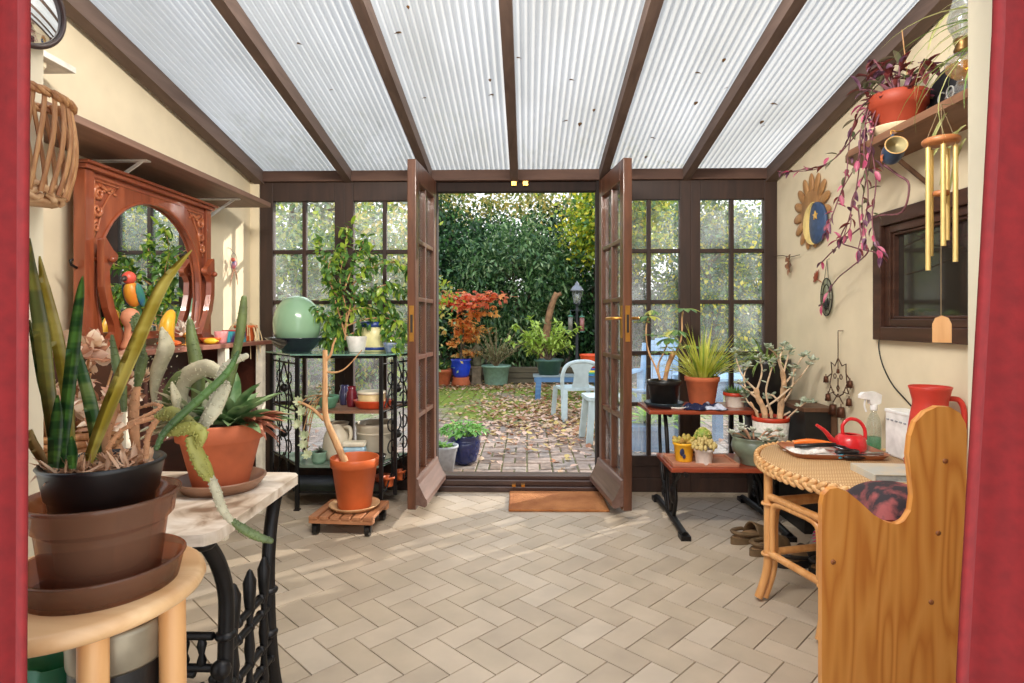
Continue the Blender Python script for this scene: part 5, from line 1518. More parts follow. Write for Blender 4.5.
# green ceramic bowl of ghost plant
c = V((1.195, 3.13, LZ))
t = thing('succulent_bowl', 'pale rosettes trailing from a round grey-green ceramic bowl on the lower board', 'potted plant', c)
t.scale = (.92,) * 3
m = MB(); m.lathe([(.001, 0), (.075, 0), (.08, .008), (.085, .03), (.118, .07), (.128, .10), (.122, .13), (.115, .14), (.125, .152), (.122, .158), (.112, .155), (.105, .135), (.11, .1), (.07, .04), (.001, .04)], seg=44)
m.build('bowl', mk('grey_green_glaze', (112, 122, 104), .3, 0, .25, 7, coat=.3), t)
soil_disc(t, .105, .14)
m2 = MB(); rr = random.Random(25); GW = leafm('ghost_white', (206, 212, 196), (228, 230, 216), .15)
for (x, y, z) in ((-.10, -.06, .2), (-.13, .0, .17), (.03, -.14, .12), (.0, -.125, .155), (.11, -.09, .17), (.13, -.02, .19), (.06, -.05, .19), (-.02, -.02, .19), (.12, -.12, .02), (-.06, .04, .2)):
    m = MB(); e = V((x, y, z)); q = bez((x * .3, y * .3, .14), (x * .8, y * .8, max(z, .16) + .02), e, 6); m2.tube(q, .005, 6)
    m.ell(e, (.006, .006, .006), None, 8, 5)
    for k in range(13):
        a = k * 2.4; el = .15 + .07 * k; d = V((math.cos(a) * math.cos(el), math.sin(a) * math.cos(el) - .3, math.sin(el)))
        m.leaf(e, d, (0, -.3, 1), .038 - .001 * k, .020, -.5, 4, .2)
    m.build('rosette', GW, t)
m2.build('stems', mk('pink_stem', (206, 160, 130), .7), t)
# jade plant
c = V((1.335, 3.27, LZ))
t = thing('potted_jade_plant', 'many-branched jade plant in a white pot with a red band', 'potted plant', c)
m = MB(); m.lathe([(.001, 0), (.075, 0), (.08, .008), (.0945, .21), (.088, .21), (.074, .02), (.001, .02)], seg=40); m.build('pot', mk('white_textured', (226, 220, 210), .6, 0, .06, 90, .3), t)
m = MB(); m.lathe([(.0925, .202), (.0965, .205), (.098, .224), (.094, .228), (.086, .222), (.088, .205)], seg=40, closed=True); m.build('red_band', RED, t)
soil_disc(t, .087, .212)
KF = lambda px, py, dy=0: P(px, py, c.y + dy) - c
JB = mk('jade_bark', (196, 160, 124), .85, 0, .2, 24, .5); JT = mk('jade_twig', (222, 196, 166), .8, 0, .1, 30, .2)
m = MB()
for b, r0, r1 in (([(779, 428), (781, 405), (784, 385), (782, 370)], .026, .017), ([(766, 428), (764, 410), (758, 398), (756, 388)], .024, .02), ([(772, 428), (771, 412), (768, 404)], .014, .01), ([(760, 428), (757, 414), (750, 402)], .012, .008)):
    q = smooth_path([KF(*p) for p in b], 4); m.tube(q, [.72 * (r0 + (r1 - r0) * i / (len(q) - 1)) + .002 * math.sin(i * 2) for i in range(len(q))], 10)
m.build('trunks', JB, t)
m = MB(); tips = []
tw = [[(782, 372), (776, 355), (768, 348)], [(783, 375), (787, 360), (790, 350)], [(784, 385), (794, 372), (800, 360), (806, 355)], [(756, 390), (744, 378), (738, 365), (735, 352)], [(757, 390), (762, 372), (760, 358)], [(757, 398), (746, 388), (744, 376), (748, 366)],
      [(782, 405), (772, 395), (766, 398)], [(784, 402), (792, 388), (794, 368)], [(764, 408), (776, 400), (790, 388), (804, 372), (812, 360)], [(778, 418), (790, 412), (800, 406), (812, 404)], [(758, 412), (748, 402), (745, 395)], [(770, 410), (766, 392), (770, 374), (774, 362)], [(756, 392), (750, 392), (740, 384)], [(783, 372), (780, 358), (784, 346)], [(786, 420), (794, 412), (806, 402)]]
for i, b in enumerate(tw):
    q = smooth_path([KF(p[0], p[1], ((i * 37) % 7 - 3) * .02 * k) for k, p in enumerate(b)], 4)
    m.tube(q, [.0062 - .0028 * j / (len(q) - 1) for j in range(len(q))], 7); tips.append(q)
m.build('branches', JT, t)
m = MB(); rr = random.Random(55)
JL = MB()
for q in tips:
    for cen, cnt in ((q[-1], 9), (q[-3], 3), (q[len(q) // 2], 1)):
        for k in range(cnt):
            d = rv(rr); d.z = abs(d.z) * .8
            Rm = d.to_track_quat('Y', 'Z').to_matrix()
            JL.ell(cen + d * .020, (.011, .018, .0035), Rm, 8, 5)
JL.build('leaves', mk('jade_leaf', (124, 146, 108), .3, 0, .15, 24, c2=(196, 204, 184)), t)
# dark box beyond the jade plant
t = thing('dark_cabinet', 'low black cabinet with a brown edge by the right wall behind the jade plant', 'cabinet', (1.525, 3.28, 0))
m = MB(); m.bb(-.075, .08, -.16, .16, 0, .64); m.build('body', mk('black_paint', (22, 19, 18), .5), t, bev=.003)
m = MB(); m.bb(-.082, .087, -.167, .167, .64, .66); m.bb(.06, .087, -.172, -.16, 0, .64); m.build('wood_edge', wood('cabinet_edge', (84, 56, 40), (112, 78, 56), 'z', 7, .5), t)

# doormat ---------------------------------------------------------------------
m = MB(); m.bb(-.295, .295, -.19, .19, 0, .014)
mm, nt, b, _ = base('coir'); n1 = noise(nt, 160, 3); n2 = noise(nt, 5, 3); r1 = ramp(nt, n2.outputs['Fac'], [(.35, (150, 88, 44)), (.65, (186, 122, 70))]); nt.links.new(r1.outputs[0], b.inputs['Base Color']); b.inputs['Roughness'].default_value = .95; bump(nt, n1.outputs['Fac'], b, 1.0, .006)
solo('doormat', m, mm, 'brown coir doormat on the tiles at the open door', 'doormat', (.185, 3.635, 0), .01, bev=.006)

# ================================================================== SHOES
def shoe_sole(L, W_, n=28):
    pts = []
    for k in range(n):
        a = 2 * PI * k / n; x = math.cos(a) * L / 2; wq = W_ / 2 * (1 - .22 * max(0, -math.cos(a)) - .12 * math.exp(-((x + L * .08) / (L * .12)) ** 2))
        pts.append((x, math.sin(a) * wq))
    return pts
def clog(name, label, loc, rz, cs, cu, group=None, open_=True):
    t = thing(name, label, 'shoe', loc, rz, group)
    L, W_ = .25, .10
    so = shoe_sole(L, W_)
    m = MB(); m.prism(so, (0, 0, 0), (1, 0, 0), (0, 1, 0), (0, 0, .03), True); m.build('sole', cs, t, bev=.004)
    m = MB(); m.prism([(p[0] * .9, p[1] * .86) for p in so], (0, 0, .0305), (1, 0, 0), (0, 1, 0), (0, 0, .003)); m.build('insole', mk('insole_tan', (150, 118, 84), .8), t)
    m = MB(); vs = []; fs = []; nx, na = 10, 12
    for i in range(nx + 1):
        u = i / nx; x = L * (.02 + .46 * u); w2 = W_ / 2 * (1.02 if u < .55 else math.sqrt(max(.02, 1 - ((u - .55) / .47) ** 2)))
        h = .082 * (1 - .5 * u) if u < .98 else .02
        for k in range(na + 1):
            a = PI * k / na; vs.append((x + .012 * math.sin(a) * (1 - u), w2 * math.cos(a), .012 + h * math.sin(a)))
    for i in range(nx):
        for k in range(na):
            a = i * (na + 1) + k; fs.append((a, a + 1, a + na + 2, a + na + 1))
    m.add(vs, fs, True); m.build('upper', cu, t, solid=.006)
    m = MB(); m.tube([(-L * .02 + L * .04 - .11 * math.sin(a) * 1.0, (W_ / 2) * math.cos(a), .045 + .012 * math.sin(a)) for a in [PI * k / 14 for k in range(15)]], .009, 6, sx=1.5); m.build('heel_strap', cu, t)
    return t
BRC = mk('brown_rubber', (104, 82, 56), .7, 0, .12, 30); BLK = mk('black_leather', (30, 27, 26), .5, 0, .2, 20)
cl = clog('clog', 'farther of two olive-brown clogs beside the wicker table leg', (1.13, 3.03, 0), math.radians(28), BRC, BRC, None)
dup(cl, V((1.17, 2.88, 0)), math.radians(26), 'nearer of two olive-brown clogs beside the wicker table leg')
sd = clog('sandal', 'black sandal standing left of its pair under the wicker table', (1.25, 2.74, 0), math.radians(20), mk('black_sole', (34, 30, 28), .7), BLK)
dup(sd, V((1.36, 2.66, 0)), math.radians(16), 'black sandal with a pale strap edge behind the rattan stretcher')
# grey trainers with pink laces
def trainer(label, loc, rz):
    t = thing('trainer', label, 'shoe', loc, rz)
    so = shoe_sole(.25, .09)
    m = MB(); m.prism(so, (0, 0, 0), (1, 0, 0), (0, 1, 0), (0, 0, .028), True); m.build('sole', mk('white_sole', (222, 214, 200), .6), t, bev=.006)
    m = MB(); vs = []; fs = []; nx, na = 12, 14
    for i in range(nx + 1):
        u = i / nx; x = -.122 + .244 * u; w2 = .043 * math.sqrt(max(.03, 1 - (2 * u - 1) ** 4)); h = .095 - .01 * math.sin(u * 3) if u < .42 else .095 * (1 - ((u - .42) / .6) ** 1.2 * .62)
        for k in range(na + 1):
            a = PI * k / na; vs.append((x, w2 * math.cos(a), .02 + (h - .02) * math.sin(a) ** .8))
    for i in range(nx):
        for k in range(na):
            a = i * (na + 1) + k; fs.append((a, a + 1, a + na + 2, a + na + 1))
    m.add(vs, fs, True); m.build('upper', mk('grey_mesh', (170, 162, 152), .8, 0, .1, 60), t, solid=.004)
    m = MB()
    for k in range(4):
        x = .0 + k * .022; z = .098 - k * .010
        m.tube([(x, -.026, z - .018), (x + .005, 0, z + .004), (x, .026, z - .018)], .0045, 6)
    m.ell((-.01, .018, .11), (.02, .008, .008)); m.ell((-.01, -.018, .11), (.02, .008, .008))
    m.build('laces', mk('pink_lace', (236, 52, 130), .6), t)
    return t
trainer('grey trainer with bright pink laces behind the black sandals', (1.425, 2.91, 0), math.radians(238))

# ================================================================== WICKER TABLE
TZ_ = .56
TCX, TCY, TRX, TRY = 1.275, 2.34, .335, .42
t = thing('wicker_table', 'round wicker-topped cane table with a braided edge by the right wall', 'table', (TCX, TCY, 0))
mm, nt, b, _ = base('woven_cane')
tcn = nt.nodes.new('ShaderNodeTexCoord'); wv = nt.nodes.new('ShaderNodeTexWave'); wv.inputs['Scale'].default_value = 34; wv.inputs['Distortion'].default_value = .6; wv.bands_direction = 'X'
wv2 = nt.nodes.new('ShaderNodeTexWave'); wv2.inputs['Scale'].default_value = 16; wv2.bands_direction = 'Y'; wv2.inputs['Distortion'].default_value = .6
nt.links.new(tcn.outputs['Object'], wv.inputs[0]); nt.links.new(tcn.outputs['Object'], wv2.inputs[0])
mu = nt.nodes.new('ShaderNodeMath'); mu.operation = 'MULTIPLY'; nt.links.new(wv.outputs['Fac'], mu.inputs[0]); nt.links.new(wv2.outputs['Fac'], mu.inputs[1])
r1 = ramp(nt, mu.outputs[0], [(.0, (176, 128, 80)), (.4, (222, 184, 132)), (1, (240, 212, 164))]); nt.links.new(r1.outputs[0], b.inputs['Base Color']); b.inputs['Roughness'].default_value = .55; bump(nt, mu.outputs[0], b, .8, .004)
m = MB(); m.lathe([(.001, TZ_ - .03), (.955, TZ_ - .03), (.97, TZ_ - .012), (.955, TZ_), (.001, TZ_)], seg=64, sx=TRX, sy=TRY); m.build('tabletop', mm, t)
CANE = wood('cane', (190, 128, 70), (228, 174, 112), 'z', 7, .35, .2)
m = MB()
N = 72
for k in range(N):
    a = 2 * PI * k / N
    for s_ in (1, -1):
        a2 = a + (PI / N if s_ < 0 else 0)
        d = V((-math.sin(a2) * TRX, math.cos(a2) * TRY, .0)).normalized(); dirv = (d * .8 + V((0, 0, .62 * s_))).normalized()
        Rm = dirv.to_track_quat('Z', 'X').to_matrix()
        m.ell((math.cos(a2) * TRX * 1.005, math.sin(a2) * TRY * 1.005, TZ_ - .02 + (.006 if s_ > 0 else -.008)), (.0125, .0125, .027), Rm, 8, 6)
m.build('braided_rim', wood('braid', (196, 140, 84), (236, 194, 138), 'x', 14, .5), t)
lx, ly = .225, .150
LT = MX.Translation((-.058, -.05, 0)) @ MX.Rotation(math.radians(15.4), 4, 'Z')
class LB_(MB):
    def __init__(s):
        MB.__init__(s); s.T = LT
lp = {}
for sx_ in (-1, 1):
    for sy_ in (-1, 1):
        m = LB_(); x, y = sx_ * lx, sy_ * ly
        for off in (0, 1):
            xo = x + sx_ * (-.026 * off)
            pts = smooth_path([(xo, y, TZ_ - .03 - .14 * off), (xo, y, .3), (xo, y, .18), (xo + sx_ * .006, y + sy_ * .004, .11), (xo + sx_ * .022, y + sy_ * .01, .05), (xo + sx_ * .034, y + sy_ * .014, .014)], 4)
            m.tube(pts, .0165, 10)
        m.build('leg', CANE, t)
        m = LB_()
        for z in (.19, .39): m.tube([(x - sx_ * .013 + .036 * math.cos(a), y + .024 * math.sin(a), z) for a in [2 * PI * k / 20 for k in range(20)]], .006, 6, True)
        m.build('binding', CANE, t)
for sy_ in (-1, 1):
    m = LB_(); m.tube([(-lx, sy_ * ly, .195), (lx, sy_ * ly, .195)], .0145, 10); m.build('stretcher', CANE, t); m = LB_(); m.tube([(-lx, sy_ * ly, .40), (lx, sy_ * ly, .40)], .0145, 10); m.build('stretcher', CANE, t)
    m = LB_(); m.tube(smooth_path([(-lx + .03, sy_ * ly * 1.0, .2), (-lx + .035, sy_ * ly, .33), (-lx + .06, sy_ * ly, .375), (0, sy_ * ly, .385), (lx - .07, sy_ * ly, .375), (lx - .035, sy_ * ly, .33), (lx - .03, sy_ * ly, .2)], 5), .012, 8); m.build('arch', CANE, t)
for sx_ in (-1, 1):
    m = LB_(); m.tube([(sx_ * lx, -ly, .195), (sx_ * lx, ly, .195)], .0145, 10); m.build('stretcher', CANE, t); m = LB_(); m.tube([(sx_ * lx, -ly, .42), (sx_ * lx, ly, .42)], .0145, 10); m.build('stretcher', CANE, t)
    m = LB_(); m.tube(smooth_path([(sx_ * lx, -ly + .026, .2), (sx_ * lx, -ly + .026, .34), (sx_ * lx, -ly + .045, .395), (sx_ * lx, 0, .402), (sx_ * lx, ly - .045, .395), (sx_ * lx, ly - .026, .34), (sx_ * lx, ly - .026, .2)], 5), .012, 8); m.build('arch', CANE, t)

# things on the wicker table ---------------------------------------------------
# tray
tc_ = V((1.27, 2.50, TZ_)); trz = math.radians(-4)
def rrect(w_, h_, r, n=6):
    pts = []
    for cx_, cy_, a0 in ((w_ / 2 - r, h_ / 2 - r, 0), (-w_ / 2 + r, h_ / 2 - r, PI / 2), (-w_ / 2 + r, -h_ / 2 + r, PI), (w_ / 2 - r, -h_ / 2 + r, 1.5 * PI)):
        for k in range(n + 1): pts.append((cx_ + r * math.cos(a0 + PI / 2 * k / n), cy_ + r * math.sin(a0 + PI / 2 * k / n)))
    return pts
t = thing('serving_tray', 'brown-rimmed tray with a faded pattern on the wicker table', 'tray', tc_, trz)
a_, b_ = rrect(.38, .25, .05), rrect(.34, .21, .04); n = len(a_)
m = MB(); vs = [(p[0], p[1], .0) for p in b_] + [(p[0], p[1], .022) for p in a_] + [(p[0] * .98, p[1] * .98, .022) for p in a_] + [(p[0], p[1], .006) for p in b_]
fs = [tuple(range(n))[::-1]]
for L in range(3):
    fs += [(L * n + i, L * n + (i + 1) % n, (L + 1) * n + (i + 1) % n, (L + 1) * n + i) for i in range(n)]
m.add(vs, fs, False); m.build('rim', wood('tray_rim', (140, 82, 54), (176, 116, 80), 'x', 7, .4), t)
m = MB(); m.add([(p[0], p[1], .0062) for p in b_], [tuple(range(n))]); m.prism([(p[0] * .995, p[1] * .995) for p in b_], (0, 0, .003), (1, 0, 0), (0, 1, 0), (0, 0, .0035))
m.build('patterned_base', mk('tray_pattern', (222, 214, 204), .4, 0, .04, 26, c2=(196, 110, 100), lo=.52, hi=.56), t)
tz = TZ_ + .0066
def ontray(x, y): return tc_ + MX.Rotation(trz, 3, 'Z') @ V((x, y, .0066))
m = MB(); m.bb(-.05, .05, -.012, .012, 0, .012); solo('marker_pen', m, mk('cyan_plastic', (70, 170, 200), .4), 'short cyan pen lying on the tray', 'pen', ontray(.02, -.085), .5, bev=.004)
m = MB(); vs = []; fs = []; rr = random.Random(15)
for j in range(9):
    for i in range(13):
        e = min(i, 12 - i, j, 8 - j)
        vs.append(((i / 12 - .5) * .16, (j / 8 - .5) * .10, .003 + (.016 * rr.random() if e else 0)))
for j in range(8):
    for i in range(12): a = j * 13 + i; fs.append((a, a + 1, a + 14, a + 13))
m.add(vs, fs, True); solo('crumpled_tissue', m, mk('tissue', (236, 232, 226), .9), 'crumpled white tissue lying at the tray left end', 'tissue', ontray(-.095, .005), .3, solid=.002)
t = thing('plant_scissors', 'black-handled garden snips lying on the tray', 'scissors', ontray(.10, -.07), .15)
m = MB()
for s_ in (1, -1): m.tube([(-.06 + .045 * math.cos(a), s_ * .022 + .018 * math.sin(a), .012 + s_ * .005) for a in [2 * PI * k / 22 for k in range(22)]], .008, 7, True)
m.build('handles', BLACKP, t)
m = MB(); m.box((.045, 0, .013), (.12, .016, .004), MX.Rotation(.12, 3, 'Z')); m.box((.045, 0, .0085), (.12, .016, .004), MX.Rotation(-.12, 3, 'Z')); m.build('blades', mk('steel', (170, 170, 172), .25, .9), t)
t = thing('secateurs', 'orange and black secateurs lying open on the tray', 'secateurs', ontray(-.01, .01), -.5)
m = MB(); m.tube(smooth_path([(-.13, .03, .02), (-.08, .038, .03), (-.02, .02, .034), (.02, .0, .034)], 4), [.008, .009, .010, .010, .011, .011, .011, .010, .010, .009, .008, .008, .008], 8); m.build('orange_handle', mk('orange_plastic', (240, 118, 30), .4), t)
m = MB(); m.tube(smooth_path([(-.12, -.04, .018), (-.07, -.045, .026), (-.01, -.02, .032), (.03, .0, .032)], 4), .009, 8); m.build('black_handle', BLACKP, t)
m = MB(); m.blade([(.02, 0, .03), (.06, .008, .024), (.10, -.004, .014)], [.02, .026, .004], .004, (0, 0, 1)); m.blade([(.02, 0, .026), (.055, -.016, .02), (.085, -.02, .012)], [.018, .016, .006], .005, (0, 0, 1)); m.build('blades', mk('dark_steel', (80, 80, 84), .3, .8), t)
# red watering can
c = V((1.44, 2.66, TZ_ + .0))
c = ontray(.10, .05)
t = thing('watering_can', 'small red watering can with a long thin spout on the tray', 'watering can', c, 0)
REDP = mk('red_plastic', (214, 40, 44), .3, 0, .05, 8, coat=.2)
m = MB(); m.lathe([(.001, 0), (.052, 0), (.06, .008), (.062, .03), (.056, .055), (.042, .068), (.03, .07), (.026, .066), (.04, .06), (.052, .03), (.001, .01)], seg=32); m.build('body', REDP, t)
m = MB(); m.tube(smooth_path([(-.05, -.01, .022), (-.085, -.012, .05), (-.115, -.014, .085), (-.15, -.016, .11)], 4), [.013 - .0006 * i for i in range(13)], 10); m.build('spout', REDP, t)
m = MB(); m.tube(smooth_path([(-.03, 0, .064), (-.032, 0, .105), (-.005, 0, .132), (.035, 0, .125), (.06, 0, .09), (.062, 0, .045)], 5), .0075, 8); m.build('handle', REDP, t)
# spray bottle
c = V((1.505, 2.545, TZ_ )); c = V((1.50, 2.66, TZ_))
c = V((1.505, 2.60, TZ_))
t = thing('spray_bottle', 'clear spray bottle with green liquid and a white trigger head on the wicker table', 'spray bottle', c, math.radians(185))
t.scale = (.85, .85, 1.05)
m = MB(); m.lathe([(.001, 0), (.030, 0), (.033, .006), (.033, .1), (.028, .125), (.014, .15), (.013, .165), (.001, .165)], seg=28); m.build('bottle', glassm('clear_plastic', (.93, .97, .95), .22, .1), t)
m = MB(); m.lathe([(.001, .003), (.028, .003), (.0305, .008), (.0305, .05), (.001, .05)], seg=28); m.build('liquid', glassm('green_liquid', (.35, .8, .6), .35, .05), t)
m = MB(); m.lathe([(.001, .16), (.017, .16), (.017, .185), (.001, .185)], seg=20); m.prism([(-.03, .19), (-.035, .225), (.0, .238), (.06, .235), (.075, .225), (.075, .21), (.03, .205), (.022, .185), (-.02, .185)], (0, -.013, 0), (1, 0, 0), (0, 0, 1), (0, .026, 0)); m.build('spray_head', mk('white_plastic', (240, 240, 238), .35), t, bev=.003)
m = MB(); m.tube(smooth_path([(.045, 0, .206), (.05, 0, .18), (.04, 0, .155)], 4), .005, 6); m.build('trigger', mk('white_plastic', (240, 240, 238), .35), t)
# red jug
c = V((1.50, 2.235, TZ_))
t = thing('red_jug', 'tall matt red enamel jug standing on the wicker table', 'jug', c, math.radians(-20))
RJ = mk('red_enamel', (198, 58, 46), .45, 0, .06, 10, .05)
m = MB(); m.lathe([(.001, 0), (.078, 0), (.082, .006), (.0815, .03), (.084, .034), (.0815, .038), (.079, .05), (.072, .14), (.062, .215), (.056, .245), (.057, .262), (.066, .300), (.070, .312), (.067, .314), (.062, .30), (.052, .262), (.05, .245), (.058, .2), (.07, .05), (.001, .02)], seg=44)
for i in range(0): pass
m.build('body', RJ, t)
m = MB(); m.tube(smooth_path([(.055, 0, .27), (.09, 0, .265), (.105, 0, .22), (.10, 0, .15), (.073, 0, .11)], 5), .010, 8, sx=1.3); m.build('handle', RJ, t)
# book
t = thing('book', 'thin grey-white hardback book on the near edge of the wicker table', 'book', V((1.308, 2.15, TZ_)), math.radians(-3))
m = MB(); m.bb(-.10, .10, -.085, .085, 0, .003); m.bb(-.10, .10, -.085, .085, .023, .026); m.bb(-.103, -.098, -.085, .085, 0, .026); m.build('cover', mk('book_cover', (196, 200, 196), .5, 0, .06, 14, c2=(214, 198, 170)), t, bev=.001)
m = MB(); m.bb(-.098, .096, -.082, .082, .003, .023); m.build('pages', mk('book_pages', (150, 158, 162), .8, 0, .08, 60), t)
# white slotted box by the wall
t = thing('storage_box', 'white slotted plastic box standing against the right wall behind the red jug', 'box', (1.53, 2.42, TZ_))
m = MB(); m.bb(-.035, .05, -.085, .085, 0, .19); m.build('body', mk('white_plastic2', (236, 236, 234), .4), t, bev=.008)
m = MB()
for k in range(5): m.tube([(-.0365, -.055 + k * .0275, .15), (-.0365, -.043 + k * .0275, .15)], .0035, 6)
m.build('slots', mk('slot_grey', (150, 152, 156), .5), t)
m = MB(); m.bb(-.037, .052, -.087, .087, .178, .193); m.build('lid', mk('white_plastic2', (236, 236, 234), .4), t, bev=.004)

# ================================================================== PINE SETTLE
SY = 1.50
outl = [(822, 760), (822, 505), (824, 495), (830, 489), (838, 488), (848, 492), (860, 502), (874, 515), (886, 522), (897, 525), (905, 521), (911, 511), (913, 496), (911, 474), (909, 455), (911, 436), (916, 422), (926, 412), (938, 406.5), (950, 407), (960, 413), (966, 424), (967, 436), (966, 520), (962, 640), (959, 760)]
o0 = P(822, 760, SY); o0.z = 0
t = thing('pine_settle', 'knotty pine settle end with a scooped arm in the right foreground', 'bench', (o0.x, SY, 0))
pts = []
for p in outl:
    q = P(p[0], p[1], SY); pts.append((q.x - o0.x, max(0.0, q.z)))
m = MB(); m.prism(pts, (0, 0, 0), (1, 0, 0), (0, 0, 1), (0, .02, 0))
mm, nt, b, _ = base('knotty_pine')
tcn = nt.nodes.new('ShaderNodeTexCoord'); mp = nt.nodes.new('ShaderNodeMapping'); mp.inputs['Scale'].default_value = (1, 1, .10); nt.links.new(tcn.outputs['Object'], mp.inputs[0])
n1 = nt.nodes.new('ShaderNodeTexNoise'); n1.inputs['Scale'].default_value = 10; n1.inputs['Detail'].default_value = 2; nt.links.new(mp.outputs[0], n1.inputs[0])
wv = nt.nodes.new('ShaderNodeMath'); wv.operation = 'MULTIPLY'; wv.inputs[1].default_value = 9; nt.links.new(n1.outputs['Fac'], wv.inputs[0])
fr_ = nt.nodes.new('ShaderNodeMath'); fr_.operation = 'PINGPONG'; fr_.inputs[1].default_value = .5; nt.links.new(wv.outputs[0], fr_.inputs[0])
n2 = noise(nt, 60, 3, (1, 1, .04))
ad = nt.nodes.new('ShaderNodeMath'); ad.operation = 'MULTIPLY_ADD'; ad.inputs[1].default_value = .45; nt.links.new(n2.outputs['Fac'], ad.inputs[0]); nt.links.new(fr_.outputs[0], ad.inputs[2])
r1 = ramp(nt, ad.outputs[0], [(.15, (224, 156, 80)), (.45, (216, 146, 68)), (.72, (198, 122, 52))])
vo = nt.nodes.new('ShaderNodeTexVoronoi'); vo.inputs['Scale'].default_value = 4.2; mp2 = nt.nodes.new('ShaderNodeMapping'); mp2.inputs['Scale'].default_value = (1, 1, .8); nt.links.new(tcn.outputs['Object'], mp2.inputs[0]); nt.links.new(mp2.outputs[0], vo.inputs[0])
r2 = nt.nodes.new('ShaderNodeMapRange'); r2.inputs['From Min'].default_value = .045; r2.inputs['From Max'].default_value = .06; nt.links.new(vo.outputs['Distance'], r2.inputs[0])
mix = nt.nodes.new('ShaderNodeMix'); mix.data_type = 'RGBA'; mix.inputs[6].default_value = lin((120, 62, 30)); nt.links.new(r2.outputs[0], mix.inputs[0]); nt.links.new(r1.outputs[0], mix.inputs[7])
nt.links.new(mix.outputs[2], b.inputs['Base Color']); b.inputs['Roughness'].default_value = .35; b.inputs['Coat Weight'].default_value = .25
KP = mm
m.build('end_panel', KP, t, bev=.006)
def plan(m, pl, z0, z1): m.prism(pl, (0, 0, z0), (1, 0, 0), (0, 1, 0), (0, 0, z1 - z0)); return m
plan(MB(), [(.055, .028), (.335, .028), (.435, .30), (.215, .30)], .40, .425).build('seat_board', KP, t, bev=.003)
plan(MB(), [(.055, .028), (.08, .028), (.24, .30), (.215, .30)], .06, .40).build('front_board', KP, t, bev=.003)
plan(MB(), [(.335, .028), (.358, .028), (.458, .30), (.435, .30)], .06, .80).build('back_board', KP, t, bev=.003)
plan(MB(), [(.215, .30), (.458, .30), (.458, .322), (.215, .322)], 0, .40).build('far_panel', KP, t, bev=.003)
for (px, py) in ((945, 461), (938, 533), (931, 602), (833, 562)):
    m = MB(); q = P(px, py, SY) - V((o0.x, SY, 0)); m.lathe([(.001, -.002), (.006, -.002), (.0065, .001), (.001, .001)], q + V((0, -.0005, 0)), 12, R=MX.Rotation(PI / 2, 3, 'X'))
    m.build('screw_plug', mk('screw_plug_wood', (150, 92, 52), .5), t)
# cushion and cloth on the settle
c = V((o0.x + .265, SY + .16, .425))
def pillow(w_, d_, h_, n=14):
    m = MB(); vs = []; fs = []
    for s_ in (1, -1):
        for j in range(n + 1):
            for i in range(n + 1):
                u, v_ = i / n * 2 - 1, j / n * 2 - 1
                k = (1 - abs(u) ** 3) * (1 - abs(v_) ** 3)
                q = 1 - .08 * (1 - abs(u)) * abs(v_) - .08 * (1 - abs(v_)) * abs(u)
                vs.append((u * w_ / 2 * q, v_ * d_ / 2 * q, h_ / 2 + s_ * h_ / 2 * k ** .6))
    N1 = (n + 1) ** 2
    for o_ in (0, N1):
        for j in range(n):
            for i in range(n):
                a = o_ + j * (n + 1) + i; f = (a, a + 1, a + n + 2, a + n + 1); fs.append(f if o_ == 0 else f[::-1])
    m.add(vs, fs, True); return m
m = pillow(.20, .24, .11)
solo('seat_cushion', m, mk('white_ticking', (232, 226, 216), .85, 0, .04, 14, c2=(150, 150, 150), lo=.52, hi=.56), 'white patterned seat pad on the pine settle seat', 'cushion', c)
m = pillow(.19, .22, .13)
solo('patterned_cushion', m, mk('plum_pattern', (58, 50, 56), .85, 0, .1, 20, c2=(160, 84, 84), lo=.45, hi=.62), 'plump dark red and grey patterned cushion on top of the white seat pad', 'cushion', c + V((.016, .012, .108)))

# ================================================================== RIGHT WALL
SHZ = 1.85
t = thing('wall_shelf', 'brown board shelf high on the right wall carrying the trailing plant', 'shelf', (XR, 1.2, SHZ))
m = MB(); m.prism([(-.235, 0.02), (-.002, 0.02), (-.002, 1.58), (-.10, 1.56), (-.20, 1.47), (-.235, 1.38)], (0, 0, -.028), (1, 0, 0), (0, 1, 0), (0, 0, .028)); m.build('board', wood('shelf_right_wood', (118, 80, 58), (154, 112, 84), 'y', 6, .5), t, bev=.004)
for y in (.3, 1.2):
    m = MB(); m.bb(-.012, -.002, y, y + .025, -.18, -.028); m.prism([(-.012, -.17), (-.18, -.028), (-.205, -.028), (-.012, -.19)], (0, y + .008, 0), (1, 0, 0), (0, 0, 1), (0, .01, 0)); m.build('bracket', wood('bracket_wood', (84, 58, 44), (110, 80, 60), 'z', 6, .5), t)
# saucer and trailing tradescantia
c = V((1.49, 2.41, SHZ))
saucer('plant_saucer', mk('cream_saucer', (226, 206, 170), .45), 'cream saucer under the trailing purple plant on the right wall shelf', c, .105, .04, rb=.075)
c = c + V((0, 0, .007))
t = thing('trailing_plant', 'terracotta pot of purple-leaved trailing plant on the right wall shelf', 'potted plant', c)
m = MB(); pot_body(m, .10, .073, .165, .007, .007, .055); m.build('pot', mk('red_terracotta', (166, 66, 42), .55, 0, .05, 12), t)
soil_disc(t, .092, .145)
PUR = leafm('purple_leaf', (96, 60, 84), (150, 108, 132), .25, 25, .35); PNK = leafm('pink_leaf', (196, 74, 116), (216, 130, 154), .3); RDL = leafm('maroon_leaf', (96, 40, 44), (136, 66, 62), .25); GRL = leafm('purple_green_leaf', (104, 120, 84), (134, 120, 100), .25)
KF = lambda px, py, X: PX(px, py, X) - c
stems = MB(); LV = [MB(), MB(), MB(), MB()]; rr = random.Random(33)
